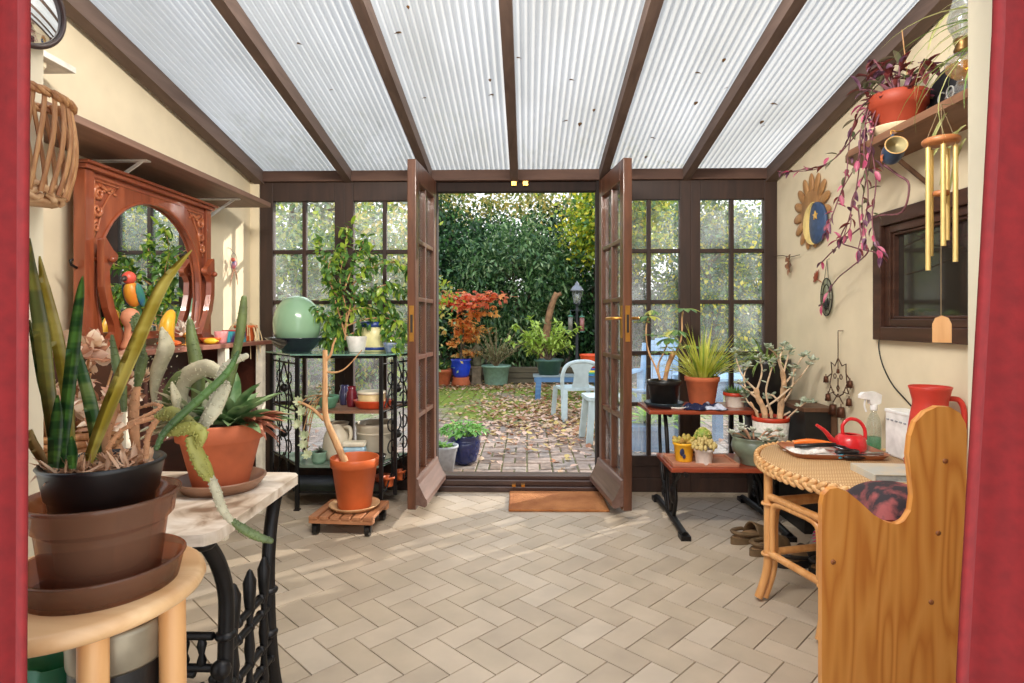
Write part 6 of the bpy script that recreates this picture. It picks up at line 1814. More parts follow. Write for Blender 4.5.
def vine(pts, r=.0032, dens=.62, bare=0.0):
    q = [V(p) for p in pts]; q = smooth_path(q, 5)
    stems.tube(q, [r * (1 - .35 * i / (len(q) - 1)) for i in range(len(q))], 6)
    for i in range(1, len(q)):
        if i / len(q) > bare and rr.random() < dens:
            d = (q[i] - q[i - 1]).normalized()
            LV[rr.choice((0, 0, 1, 2, 3)) if i < len(q) * .8 else rr.choice((0, 1, 1, 2))].leaf(q[i], d * .6 + rv(rr) * .8, rv(rr) * .4 + V((0, 0, 1)), rr.uniform(.034, .062), rr.uniform(.013, .021), .5, 4, .3)
    e = q[-1]; d = (q[-1] - q[-2]).normalized()
    for k in range(3): LV[rr.choice((0, 1))].leaf(e, d + rv(rr) * .6, (0, 0, 1), rr.uniform(.035, .06), .016, .5, 4, .3)
X0 = 1.385
for b in ([(878, 98), (866, 110), (862, 140), (856, 190), (844, 236)], [(880, 98), (868, 112), (864, 150), (868, 200), (858, 250)], [(876, 98), (860, 108), (850, 140), (846, 176), (836, 206), (826, 232)], [(884, 98), (872, 120), (870, 160), (862, 205), (866, 238)],
          [(878, 98), (858, 118), (842, 150), (820, 168), (790, 172)], [(880, 98), (862, 125), (858, 160), (842, 190), (830, 222)], [(882, 98), (870, 130), (876, 180), (872, 220), (878, 250)], [(886, 98), (874, 130), (866, 170), (852, 200), (850, 228), (838, 240)]):
    vine([KF(p[0], p[1], X0 + (rr.uniform(-.03, .04) if i > 1 else 0) + (.05 if i == 0 else 0)) for i, p in enumerate(b)])
# long runners lower down
vine([KF(884, 165, 1.40), KF(898, 175, 1.40), KF(909, 185, 1.40), KF(902, 212, 1.41), KF(878, 216, 1.43), KF(860, 228, 1.45), KF(838, 246, 1.48), KF(822, 262, 1.5)], .0045, .25, .5)
vine([KF(858, 205, 1.41), KF(862, 240, 1.43), KF(868, 252, 1.44), KF(850, 268, 1.46), KF(838, 278, 1.5), KF(828, 292, 1.52), KF(822, 305, 1.54)], .0035, .15, .2)
vine([KF(852, 215, 1.42), KF(840, 240, 1.45), KF(856, 248, 1.44), KF(874, 252, 1.44), KF(880, 256, 1.44)], .0035, .3, .2)
vine([KF(860, 130, 1.39), KF(830, 162, 1.42), KF(800, 170, 1.46), KF(780, 172, 1.5)], .003, .3, .3)
# upright growth over the pot
for (px, py) in ((874, 60), (866, 76), (888, 72), (900, 66), (912, 76), (928, 66), (880, 84), (934, 70), (860, 90)):
    q = bez((0, 0, .15), KF(px, py, 1.5) * .6 + V((0, 0, .08)), KF(px, py, 1.49), 6); stems.tube(q, .005, 6)
    for k in range(9):
        d = rv(rr) + V((0, 0, .3)); LV[rr.choice((0, 2, 2, 3))].leaf(q[-1 - (k % 3)], d, (0, 0, 1), rr.uniform(.05, .085), .024, .6, 5, .3)
for k in range(40):
    a = rr.uniform(0, 6.28); d = V((math.cos(a), math.sin(a), rr.uniform(-.2, .8))); LV[rr.choice((0, 1, 2, 3))].leaf((.07 * math.cos(a), .07 * math.sin(a), .15), d, (0, 0, 1), rr.uniform(.04, .07), .022, .6, 4, .3)
stems.build('stems', mk('purple_stem', (120, 74, 82), .6, 0, .2, 40), t)
for mb, mt, nm in zip(LV, (PUR, PNK, RDL, GRL), ('purple_leaves', 'pink_leaves', 'maroon_leaves', 'green_leaves')): mb.build(nm, mt, t)
m = MB(); m.tube([KF(910, 100, 1.52), KF(902, 30, 1.52)], .0025, 6); m.build('support_cane', STICK, t)
# mug hanging from the shelf edge
c = P(894, 150, 2.28); c.x = 1.345
c = V((1.352, 2.225, 1.735))
c = PX(893, 152, 1.352)
t = thing('hanging_mug', 'blue and orange painted mug hanging under the right shelf with its beige mouth showing', 'mug', c)
Rm = V((-.28, -.88, .30)).normalized().to_track_quat('Z', 'Y').to_matrix()
m = MB(); m.lathe([(.001, -.045), (.026, -.045), (.034, -.03), (.037, .0), (.034, .03), (.036, .045)], seg=28, R=Rm); m.build('body', mk('mug_blue', (40, 62, 96), .35, 0, .2, 16, c2=(70, 96, 130)), t)
m = MB(); m.lathe([(.036, .0455), (.033, .046), (.031, .03), (.032, 0), (.028, -.03), (.001, -.035)], seg=28, R=Rm); m.build('lining', mk('mug_beige', (206, 190, 140), .4), t)
m = MB(); m.lathe([(.0365, .0445), (.038, .0465), (.0345, .048), (.0335, .0455)], seg=28, R=Rm, closed=True); m.build('rim', mk('mug_rim', (214, 170, 110), .4), t)
m = MB(); m.tube([Rm @ V((0, .035, .025)), Rm @ V((.0, .062, .015)), Rm @ V((0, .062, -.02)), Rm @ V((0, .034, -.028))], .006, 7); m.build('handle', mk('mug_blue', (40, 62, 96), .35), t)
m = MB(); rr = random.Random(66)
for k in range(7): m.leaf(Rm @ V((-.034, -.014, -.005)), Rm @ V((-.2, math.cos(k * .9), math.sin(k * .9))), Rm @ V((-1, 0, 0)), .024, .013, .2, 3, .1)
m.build('orange_flower', leafm('mug_flower', (226, 134, 70), (210, 110, 60), 0), t)
m = MB(); m.tube(smooth_path([Rm @ V((0, .062, 0)), Rm @ V((0, .068, 0)) + V((0, 0, .02)), V((.02, .01, SHZ - .03 - c.z)), V((.045, .01, SHZ - .028 - c.z))], 4), .0025, 6); m.build('hook', BRASS, t)
# slate plaque leaning on the wall
c = V((1.608, 2.30, SHZ + .002))
t = thing('slate_plaque', 'black oval plaque with white looped lettering leaning behind the purple plant', 'plaque', c)
Rm = MX.Rotation(math.radians(-78), 3, 'Y') @ MX.Rotation(0, 3, 'Z')
cz = V((0, 0, .118))
m = MB(); m.lathe([(.001, -.005), (.98, -.005), (1, 0), (.98, .005), (.001, .005)], cz, 44, sx=.116, sy=.105, R=MX.Rotation(math.radians(-90), 3, 'Y')); m.build('slate', mk('slate', (38, 38, 42), .6, 0, .1, 20), t)
m = MB(); fx = V((0, -1, 0)); fz = (MX.Rotation(math.radians(-90), 3, 'Y') @ V((1, 0, 0))).normalized(); fn = V((-1, 0, 0)).normalized() * .0075
def q3(a, b): return cz + fn + fx * a + fz * b
m.tube([q3(-.02 + .018 * math.cos(a), .005 + .022 * math.sin(a)) for a in [.7 + 4.9 * k / 18 for k in range(19)]], .0028, 6)
m.tube([q3(.026 + .019 * math.cos(a), .012 + .022 * math.sin(a)) for a in [2 * PI * k / 22 for k in range(22)]], .0028, 6, True)
m.build('lettering', mk('chalk_white', (214, 214, 208), .8), t)
# glass oil lamp
c = V((1.45, 2.0, SHZ))
t = thing('oil_lamp', 'clear glass oil lamp with amber oil on the right wall shelf', 'oil lamp', c)
CG = glassm('lamp_glass', (.93, .95, .95), .25, .18)
m = MB(); m.lathe([(.001, 0), (.05, 0), (.052, .008), (.045, .03), (.02, .055), (.016, .07), (.03, .08), (.048, .1), (.052, .125), (.042, .15), (.022, .16)], seg=32); m.build('glass_base', CG, t)
m = MB(); m.lathe([(.001, .078), (.028, .081), (.045, .1), (.049, .118), (.001, .118)], seg=28); m.build('oil', glassm('amber_oil', (.95, .55, .1), .3, .06), t)
m = MB(); m.lathe([(.001, .158), (.024, .158), (.027, .17), (.022, .182), (.026, .195), (.028, .205), (.001, .205)], seg=24); m.build('burner', mk('old_brass', (120, 92, 54), .4, .8), t)
m = MB(); m.lathe([(.024, .204), (.03, .22), (.042, .25), (.045, .275), (.036, .31), (.026, .35), (.024, .41), (.0225, .41), (.0245, .35), (.034, .31), (.043, .275), (.04, .25), (.028, .22), (.0225, .205)], seg=28); m.build('chimney', CG, t)
# spider plant at the shelf end by the jamb
c = V((1.47, 1.72, SHZ))
t = thing('potted_spider_plant', 'spider plant arching down past the wind chime at the right jamb', 'potted plant', c)
m = MB(); pot_body(m, .07, .055, .10, .004, .005, .02); m.build('pot', mk('white_pot_grey', (222, 216, 208), .4), t); soil_disc(t, .062, .085)
m = MB(); m2 = MB(); rr = random.Random(91)
for k in range(30):
    a = rr.uniform(2.3, 4.3); el = rr.uniform(.3, 1.2); d = V((math.cos(a) * math.cos(el), math.sin(a) * math.cos(el) + .15, math.sin(el)))
    (m if k % 2 else m2).leaf((0, 0, .09), d, (0, 0, 1), rr.uniform(.25, .5), .011, rr.uniform(1.6, 2.7), 10, .2, 'blade')
for (pa, pb, pc) in (((956, 100), (930, 130), (925, 170)), ((960, 130), (940, 140), (932, 158)), ((966, 125), (948, 132), (940, 185)), ((966, 138), (955, 150), (950, 190)), ((966, 5), (935, 15), (928, 50))):
    q = bez(PX(*pa, 1.42) - c, PX(*pb, 1.42) - c, PX(*pc, 1.42) - c, 8)
    m2.blade(q, [.004 + .006 * math.sin(PI * i / 8) for i in range(9)], .0015, (-.5, -1, 0))
m.build('leaves', leafm('spider_green', (108, 146, 70), (160, 184, 104), .35), t); m2.build('pale_leaves', leafm('spider_pale', (196, 202, 130), (220, 220, 160), .35), t)
# wind chime
c = PX(941, 141, 1.345)
t = thing('wind_chime', 'wind chime of golden tubes under a round wooden disc hanging from the right shelf', 'wind chime', c)
m = MB(); m.lathe([(.001, -.01), (.049, -.01), (.053, -.004), (.053, .004), (.048, .009), (.001, .009)], seg=36); m.build('disc', wood('chime_wood', (170, 100, 58), (206, 140, 90), 'x', 8, .4), t)
m = MB(); top = V((.0, .0, .12))
for k in range(3): a = 2 * PI * k / 3; m.tube([V((.045 * math.cos(a), .045 * math.sin(a), .008)), top], .0013, 5)
m.tube([top, V((.02, 0, SHZ - .03 - c.z + .0)), V((.06, 0, SHZ - .028 - c.z))], .0015, 5)
m.tube([(0, 0, -.008), (0, 0, -.60)], .0012, 5)
m.build('cords', mk('string', (150, 130, 100), .9), t)
GOLD = mk('gold_tube', (238, 208, 136), .35, .45, .05)
lens = [.36, .40, .34, .43, .38]
tubes_at = []
for k in range(5):
    a = 2 * PI * k / 5 + .5; x, y = .038 * math.cos(a), .038 * math.sin(a)
    m = MB(); L = .30 + .05 * ((k * 2) % 5) / 2
    m.tube([(x, y, -.02), (x, y, -.02 - L)], .0075, 12); m.tube([(x, y, -.02), (x, y, -.008)], .001, 4); m.build('tube', GOLD, t)
m = MB(); m.lathe([(.001, -.007), (.022, -.007), (.024, 0), (.022, .007), (.001, .007)], (0, 0, -.17), 24); m.build('striker', wood('chime_wood', (170, 100, 58), (206, 140, 90), 'x', 8, .4), t)
m = MB(); m.prism([(-.026, 0), (.026, 0), (.026, .06), (.018, .08), (0, .088), (-.018, .08), (-.026, .06)], (0, -.004, -.655), (.85, -.5, 0), (0, 0, 1), (.004, .006, 0)); m.build('sail', wood('sail_wood', (206, 150, 96), (232, 184, 130), 'z', 8, .5), t, bev=.002)

# sun and moon plaque
c = PX(816, 214, XR); c.x = XR - .012
t = thing('sun_moon_plaque', 'carved wooden sun wall plaque with a blue moon face bearing a gold star', 'wall plaque', c)
m = MB(); WS = wood('sun_wood', (150, 104, 62), (196, 150, 98), 'z', 8, .5)
n = 15
for k in range(n):
    a = 2 * PI * k / n
    R_ = MX.Rotation(a, 3, 'X')
    m.ell(R_ @ V((0, 0, .155)) + V((0, .03, .02)), (.010, .028, .062), R_, 10, 8)
m.lathe([(.001, 0), (.13, 0), (.135, .006), (.12, .016), (.001, .018)], (.01, .03, .02), 40, R=MX.Rotation(-PI / 2, 3, 'Y'))
m.build('sun', WS, t)
m = MB(); m.lathe([(.001, 0), (1, 0), (1.0, .012), (.96, .016), (.001, .016)], (-.008, -.055, -.06), 40, R=MX.Rotation(-PI / 2, 3, 'Y'), sx=.115, sy=.115); m.build('moon', mk('moon_blue', (58, 80, 116), .5, 0, .12, 30), t)
m = MB(); pr = []
for k in range(15): a = PI / 2 + PI * k / 14; pr.append((.118 * math.cos(a), .118 * math.sin(a)))
for k in range(13): a = 1.5 * PI - PI * k / 12; pr.append((.06 * math.cos(a) - .0, .112 * math.sin(a)))
m.prism([(-p[0], p[1]) for p in pr], (-.024, -.055, -.06), (0, 1, 0), (0, 0, 1), (-.008, 0, 0)); m.build('crescent', mk('moon_cream', (232, 204, 130), .5), t, bev=.003)
m = MB(); pr = []
for k in range(10): r = .026 if k % 2 == 0 else .011; a = PI / 2 + k * PI / 5; pr.append((r * math.cos(a), r * math.sin(a)))
m.prism(pr, (-.024, -.07, -.02), (0, 1, 0), (0, 0, 1), (-.006, 0, 0)); m.build('star', mk('star_gold', (228, 178, 84), .4), t)
# thread with wooden leaf ornaments
t = thing('leaf_ornament', 'brown carved leaf cluster ornament hanging on a thread left of the sun plaque', 'ornament', PX(790, 262, XR - .02))
m = MB()
for k in range(12):
    a = k * 2.4; m.leaf((0, 0, .02 - .006 * k), V((-.4, math.cos(a) * .8, math.sin(a) - .2)), (-1, 0, 0), .05, .028, .4, 4, .2)
m.build('leaves', leafm('carved_leaf', (120, 76, 50), (156, 108, 76), 0), t)
m = MB(); m.tube([(0, .32, .07), (0, .1, .05), (0, 0, .03), (0, -.13, .03)], .0025, 5); m.build('thread', mk('string_dark', (84, 66, 56), .9), t)
# oval glass ornament with rust leaf
c = PX(827, 297, XR - .014)
t = thing('oval_ornament', 'oval leaded glass ornament with dark drops hanging on the right wall', 'ornament', c)
Ry = MX.Rotation(-PI / 2, 3, 'Y')
m = MB(); m.lathe([(.001, 0), (1, 0), (1, .004), (.001, .004)], (0, 0, 0), 36, R=Ry, sx=.098, sy=.058); m.build('glass', glassm('ornament_glass', (.85, .92, .82), .5, .12), t)
m = MB()
for r1_, r2_ in ((.1, .06), (.066, .038)): m.tube([(-.003, r2_ * math.cos(a), r1_ * math.sin(a)) for a in [2 * PI * k / 40 for k in range(40)]], .0035, 6, True)
for k in range(8): a = 2 * PI * k / 8 + .2; m.tube([(-.003, .038 * math.cos(a), .066 * math.sin(a)), (-.003, .06 * math.cos(a), .1 * math.sin(a))], .0025, 5)
m.tube([(-.003, -.02, .098), (0, 0, .2)], .0015, 5); m.tube([(-.003, .02, .098), (0, 0, .2), (.013, 0, .205)], .0015, 5)
m.build('leading', mk('dark_lead', (52, 50, 46), .5, .5), t)
m = MB()
for (y, z) in ((.017, -.02), (-.017, -.03), (0.002, -.05)): m.ell((-.006, y, z), (.004, .011, .026))
m.build('drops', mk('drop_black', (30, 28, 30), .15), t)
t = thing('rust_leaf', 'rust-red metal leaf ornament on the right wall above the oval glass', 'ornament', PX(817, 279, XR - .012))
m = MB()
for k, a in enumerate((-1.0, -.5, 0, .5, 1.0)): m.leaf((0, 0, 0), V((-.05, math.sin(a + .8), math.cos(a + .8))), (-1, 0, 0), .055, .022, .2, 4, .1)
m.tube([(.01, -.03, -.02), (0, 0, 0), (0, .02, .0)], .002, 5)
m.build('leaf', mk('rust', (150, 70, 40), .6), t)
# wire and bell mobile
c = PX(838, 332, XR - .03)
t = thing('bell_mobile', 'rusty wire mobile shaped like an owl hung with little square bells on the right wall', 'wind chime', c)
RU = mk('rusty_iron', (84, 58, 42), .6, .4, .2, 60)
KF = lambda px, py: PX(px, py, XR - .03) - c
m = MB()
def wl(*ps, r=.003, cl=False): m.tube([KF(*p) for p in ps], r, 6, cl)
m.tube([(0, 0, .0 - .007 * k + (.003 if k % 2 else 0)) for k in range(28)], .0025, 5)
m.tube([(.025, 0, .006), (0, 0, .006), (0, 0, 0)], .0025, 5)
wl((838, 358), (835, 366), (831, 362), (832, 372), (830, 384), (834, 394), (838, 397), (843, 394), (847, 384), (846, 372), (846, 364), (842, 366), (838, 358))
wl((831, 374), (826, 378)); wl((846, 374), (850, 380)); wl((831, 386), (828, 394), (834, 392)); wl((846, 386), (849, 394), (843, 392)); wl((838, 378), (838, 392)); wl((838, 394), (833, 402)); wl((838, 394), (843, 404))
for (px, py) in ((835, 376), (841, 377)): m.tube([KF(px, py) + V((0, .012 * math.cos(a), .012 * math.sin(a))) for a in [2 * PI * k / 14 for k in range(14)]], .0025, 5, True)
m.tube([KF(838, 388) + V((0, .014 * math.cos(a), .018 * math.sin(a))) for a in [2 * PI * k / 4 for k in range(4)]], .0025, 5, True)
m.build('wire_frame', RU, t)
for (px, py, s_) in ((826, 379, .9), (850, 384, .95), (828, 397, 1.0), (849, 402, 1.0), (833, 409, 1.4), (841, 412, 1.4), (838, 371, .55)):
    m = MB(); q = KF(px, py); m.lathe([(.008 * s_, .018 * s_), (.013 * s_, .016 * s_), (.017 * s_, -.02 * s_), (.0145 * s_, -.02 * s_), (.01 * s_, .012 * s_)], q, 4, closed=True); m.tube([q + V((0, 0, .018 * s_)), q + V((0, 0, .03 * s_))], .0025, 5); m.tube([q, q + V((0, 0, -.028 * s_))], .002, 5)
    m.build('bell', mk('bell_copper', (96, 60, 44), .5, .6, .2, 40), t)
# black cable from the window
q = [PX(879, 340, XR - .008), PX(879, 350, XR - .008), PX(883, 366, XR - .008), PX(892, 384, XR - .008), PX(904, 398, XR - .008), PX(915, 410, XR - .008)]
m = MB(); m.tube(smooth_path(q, 5), .003, 6)
solo('cable', m, mk('black_cable', (24, 24, 24), .5), 'thin black cable running down the right wall from the fixed window', 'cable')

# ================================================================== GARDEN OBJECTS
GP = GZ + .005
PL = mk('garden_white_plastic', (176, 190, 190), .5, 0, .06, 9)
# plastic armchair
c = G(577, 415, GZ); c = V((P(576, 300, 7.35).x, 7.35, GP))
t = thing('garden_chair', 'white moulded plastic garden chair standing on the mossy paving', 'chair', c, math.radians(192))
m = MB()
for (x, y, a, b_) in ((-.24, -.22, -.03, -.03), (.24, -.22, .03, -.03), (-.22, .22, -.02, .05), (.22, .22, .02, .05)):
    m = MB(); m.prism([(-.028, -.02), (.028, -.02), (.034, .02), (-.034, .02)], (x + a, y + b_, 0), (1, 0, 0), (0, 1, 0), V((-a, -b_, .42))); m.build('leg', PL, t, bev=.006)
m = MB(); m.prism(rrect(.50, .47, .07), (0, 0, .40), (1, 0, 0), (0, 1, 0), (0, 0, .035)); m.build('seat', PL, t, bev=.008)
# back: arched panel with two open loops at the sides
m = MB(); o_ = V((0, .20, .42)); ez = V((0, .22, 1)).normalized(); ex = V((1, 0, 0))
def q2(a, b): return o_ + ex * a + ez * b
m.prism([(-.13, .0), (.13, .0), (.105, .12), (.10, .22), (.14, .30), (.20, .345), (.12, .375), (0, .385), (-.12, .375), (-.20, .345), (-.14, .30), (-.10, .22), (-.105, .12)], o_, ex, ez, (0, .014, 0)); m.build('backrest', PL, t, bev=.004)
m = MB()
m.tube(smooth_path([V((-.255, .26, .02)), V((-.25, .2, .42)), q2(-.265, .12), q2(-.255, .24), q2(-.21, .33), q2(-.11, .375), q2(0, .385), q2(.11, .375), q2(.21, .33), q2(.255, .24), q2(.265, .12), V((.25, .2, .42)), V((.255, .26, .02))], 5), .024, 8, sx=1.2)
m.build('back_frame', PL, t)
t.scale = (.88, .88, .9)
# plastic stool
t = thing('garden_stool', 'low white plastic garden table beside the white plastic chair', 'table', V((P(604, 300, 6.0).x, 6.0, GP)), .1)
m = MB(); m.prism(rrect(.40, .40, .04), (0, 0, .42), (1, 0, 0), (0, 1, 0), (0, 0, .035)); m.build('top', PL, t, bev=.006)
for sx_ in (-1, 1):
    for sy_ in (-1, 1):
        m = MB(); m.prism([(-.03, -.03), (.03, -.03), (.03, .03), (-.03, .03)], (sx_ * .19, sy_ * .19, 0), (1, 0, 0), (0, 1, 0), V((-sx_ * .035, -sy_ * .035, .42))); m.build('leg', PL, t, bev=.006)
# blue low bench/table
BL = wood('blue_paint', (64, 100, 140), (96, 134, 170), 'x', 6, .6); BL2 = wood('pale_blue_paint', (116, 158, 196), (150, 186, 214), 'x', 6, .6)
by = 9.15
x0 = P(533, 300, by).x; x1 = P(603, 300, by).x
t = thing('blue_bench', 'low blue painted wooden bench behind the white plastic chair', 'bench', ((x0 + x1) / 2, by, GP))
L_ = x1 - x0
m = MB()
for k in range(4): m.bb(-L_ / 2, L_ / 2, -.17 + k * .088, -.09 + k * .088, .345, .37)
m.build('slats', wood('faded_bench_top', (120, 134, 140), (150, 160, 158), 'x', 5, .7), t)
m = MB(); m.bb(-L_ / 2 + .02, L_ / 2 - .02, -.16, -.14, .27, .345); m.bb(-L_ / 2 + .02, L_ / 2 - .02, .14, .16, .27, .345); m.build('apron', BL, t)
for s_ in (-1, 1):
    for yy in (-.14, .14):
        m = MB(); m.prism([(-.04, -.03), (.04, -.03), (.04, .03), (-.04, .03)], (s_ * (L_ / 2 - .07), yy, 0), (1, 0, 0), (0, 1, 0), (s_ * -.02, 0, .345)); m.build('leg', BL, t)
# things on the blue bench
c = V((P(547, 300, by).x + .03, by, GP + .37))
t = thing('potted_shrub', 'lime-leaved shrub in a dark green pot on the left end of the blue bench', 'potted plant', c)
m = MB(); m.lathe([(.001, 0), (.15, 0), (.2, .20), (.225, .205), (.23, .24), (.215, .24), (.19, .2), (.001, .16)], seg=30); m.build('pot', mk('dark_green_pot', (52, 84, 72), .4), t)
soil_disc(t, .19, .2)
m = MB(); m2 = MB(); rr = random.Random(45)
for k in range(26):
    a = rr.uniform(0, 6.28); el = rr.uniform(.35, 1.3); L = rr.uniform(.35, .72); d = V((math.cos(a) * math.cos(el) * 1.2, math.sin(a) * math.cos(el) * .5, math.sin(el)))
    q = bez((0, 0, .2), d * L * .5 + V((0, 0, .28)), d * L + V((0, 0, .2)), 7); m.tube(q, .006, 5)
    for i in range(3, 8):
        for j in range(7): m2.leaf(q[i], d * .5 + rv(rr) * .8, (0, 0, 1), rr.uniform(.08, .13), .045, .4, 3, .2)
m.build('twigs', BARK, t); m2.build('leaves', leafm('shrub_lime', (150, 180, 62), (196, 214, 110), .35, 9), t)
t = thing('orange_tub', 'orange plastic tub standing on the blue bench behind the chair back', 'tub', V((P(591, 300, by).x, by + .02, GP + .37)))
m = MB(); m.lathe([(.001, 0), (.14, 0), (.165, .3), (.172, .31), (.16, .31), (.14, .02), (.001, .02)], seg=28); m.build('body', mk('orange_tub_plastic', (226, 84, 34), .45), t)
m = MB(); m.lathe([(.166, .28), (.178, .285), (.18, .31), (.172, .315), (.164, .31)], seg=28, closed=True); m.build('rim', mk('orange_tub_rim', (216, 76, 30), .45), t)
t = thing('toy_tray', 'stack of blue, yellow and green trays on the blue bench before the orange tub', 'trays', V((P(594, 300, by).x, by - .15 + .02, GP + .37)))
for k, cc in enumerate(((56, 120, 170), (60, 150, 120), (226, 206, 60), (40, 80, 160))):
    m = MB(); z = k * .028; m.prism(rrect(.30, .16, .03), (0, 0, z), (1, 0, 0), (0, 1, 0), (0, 0, .026)); m.build('tray', mat_of(cc, rough=.45), t, bev=.004)
# garden lamp post with bird feeders
c = V((P(577, 300, 10.3).x, 10.3, GP))
t = thing('garden_lamp', 'black Victorian style garden lamp post before the dark hedge', 'lamp post', c)
LB = mk('lamp_black', (44, 46, 50), .45, .4, .1)
m = MB(); m.lathe([(.001, 0), (.11, 0), (.11, .03), (.06, .08), (.045, .3), (.03, .34), (.025, 1.35), (.03, 1.37), (.03, 1.40), (.02, 1.42), (.03, 1.48), (.05, 1.5), (.001, 1.5)], seg=18); m.build('post', LB, t)
m = MB(); m.lathe([(.05, 1.5), (.085, 1.72), (.08, 1.72), (.046, 1.5)], seg=6, closed=True); m.build('lantern_glass', glassm('lantern_glass', (.9, .9, .85), .3, .15), t)
m = MB(); m.lathe([(.125, 1.72), (.12, 1.735), (.075, 1.80), (.04, 1.82), (.035, 1.85), (.012, 1.88), (.001, 1.9), ], seg=18)
m.lathe([(.001, 1.718), (.124, 1.72)], seg=18)
for k in range(6): a = 2 * PI * k / 6; m.tube([(.05 * math.cos(a), .05 * math.sin(a), 1.5), (.086 * math.cos(a), .086 * math.sin(a), 1.72)], .006, 5)
m.build('lantern_roof', mk('lamp_grey', (120, 122, 128), .4, .4), t)
m = MB(); m.tube([(-.13, 0, 1.38), (.09, 0, 1.38)], .008, 6); m.build('crossbar', LB, t)
for dx, zt, cc, lab in ((-.115, 1.25, (120, 116, 106), 'left of two bird feeders on the garden lamp post'), (.085, 1.24, (150, 96, 90), 'right of two bird feeders on the garden lamp post')):
    f = thing('bird_feeder', lab, 'bird feeder', c + V((dx, -.02, zt - .24)), 0, 'bird feeders on the lamp post')
    m = MB(); m.lathe([(.001, .02), (.04, .02), (.04, .26), (.001, .26)], seg=16); m.build('tube', mat_of(cc, rough=.3, var=.2, scale=60), f)
    m = MB(); m.lathe([(.001, 0), (.05, 0), (.05, .02), (.001, .02)], seg=16); m.lathe([(.05, .26), (.045, .28), (.001, .30)], seg=16); m.tube([(0, 0, .30), (0, .0, .36), (0, .02, .375)], .004, 5); m.build('caps', mk('feeder_green', (60, 110, 90), .4), f)
# orange maple in blue pot on terracotta base
c = V((P(461, 300, 11.0).x, 11.0, GP))
m = MB(); m.lathe([(.001, 0), (.17, 0), (.18, .02), (.15, .12), (.16, .15), (.001, .15)], seg=28)
solo('terracotta_stand', m, TERRA, 'upturned terracotta pot under the blue glazed maple pot', 'flower pot', c)
c = c + V((0, 0, .15))
t = thing('potted_maple', 'small maple with layered orange-red leaves in a blue glazed pot', 'potted tree', c)
m = MB(); m.lathe([(.001, 0), (.13, 0), (.16, .05), (.19, .2), (.175, .29), (.20, .33), (.19, .34), (.16, .29), (.001, .25)], seg=32); m.build('pot', mk('blue_glaze', (30, 62, 190), .15, 0, .15, 5, coat=.5), t)
soil_disc(t, .16, .29)
KF = lambda px, py, dy=0: P(px, py, c.y + dy) - c
m = MB(); lv = [MB(), MB(), MB()]; rr = random.Random(64)
m.tube(smooth_path([(0, 0, .27), (.01, 0, .6), (.05, 0, .9), (.04, 0, 1.2), (.08, 0, 1.5)], 4), [.022 - .0009 * i for i in range(17)], 7)
for (px, py, wx, wy, n_) in ((462, 296, 30, 3, 90), (492, 296, 14, 3.0, 45), (446, 303, 12, 3, 36), (470, 305, 20, 3, 60), (480, 313, 18, 3, 50), (463, 322, 11, 4, 50), (470, 330, 16, 4, 70), (466, 337, 10, 4, 40), (470, 352, 12, 2.5, 30), (452, 342, 5, 3, 14)):
    b = KF(px, py, rr.uniform(-.2, .2)); k_ = c.y / FOC
    m.tube(bez((.04, 0, b.z - .25), (b.x * .5, b.y * .5, b.z - .1), b, 5), .007, 5)
    for i in range(int(n_ * 1.7)):
        p = b + V((rr.gauss(0, wx * .55), rr.gauss(0, wx * .3), rr.gauss(0, wy * .7))) * k_
        L = rr.uniform(.08, .13); d0 = rv(rr); d0.z = d0.z * .4 - .2
        up = (0, 0, 1)
        hot = 0 if py < 312 else rr.choice((1, 2, 2))
        if rr.random() < .3: hot = 1
        for a_ in (-.6, 0, .6): lv[hot].leaf(p, MX.Rotation(a_, 3, 'Z') @ d0, up, L, L * .42, .3, 3, .1)
m.build('trunk', BARK, t)
for b_, cc, nm in zip(lv, ((leafm('maple_red', (240, 124, 104), (250, 170, 130), .5, 9)), (leafm('maple_orange', (244, 150, 86), (250, 190, 116), .5, 9)), leafm('maple_gold', (246, 190, 100), (250, 220, 140), .5, 9)), ('red_leaves', 'orange_leaves', 'gold_leaves')): b_.build(nm, cc, t)
# pale green trough with straggly shrub
c = V((P(496, 300, 11.05).x, 11.05, GP))
t = thing('planted_tub', 'pale green tub with a straggly half-dry shrub at the garden end', 'potted plant', c)
m = MB(); m.lathe([(.001, 0), (.2, 0), (.21, .02), (.25, .33), (.275, .335), (.275, .37), (.255, .37), (.22, .3), (.001, .3)], seg=32); m.build('tub', mk('sage_plastic', (126, 156, 138), .5), t)
soil_disc(t, .235, .33)
m = MB(); m2 = MB(); rr = random.Random(46)
for k in range(46):
    a = rr.uniform(0, 6.28); el = rr.uniform(.5, 1.4); L = rr.uniform(.3, .85); d = V((math.cos(a) * math.cos(el), math.sin(a) * math.cos(el) * .6, math.sin(el)))
    q = bez((0, 0, .33), d * L * .5 + V((0, 0, .42)), d * L + V((0, 0, .33)), 7); m.tube(q, .005, 5)
    for i in range(2, 8):
        for j in range(3): m2.leaf(q[i], d * .4 + rv(rr), (0, 0, 1), rr.uniform(.04, .07), .02, .4, 3, .2)
m.build('twigs', mk('dry_twig', (150, 130, 100), .9), t); m2.build('leaves', leafm('straggly', (122, 128, 84), (168, 164, 118), .3, 9), t)
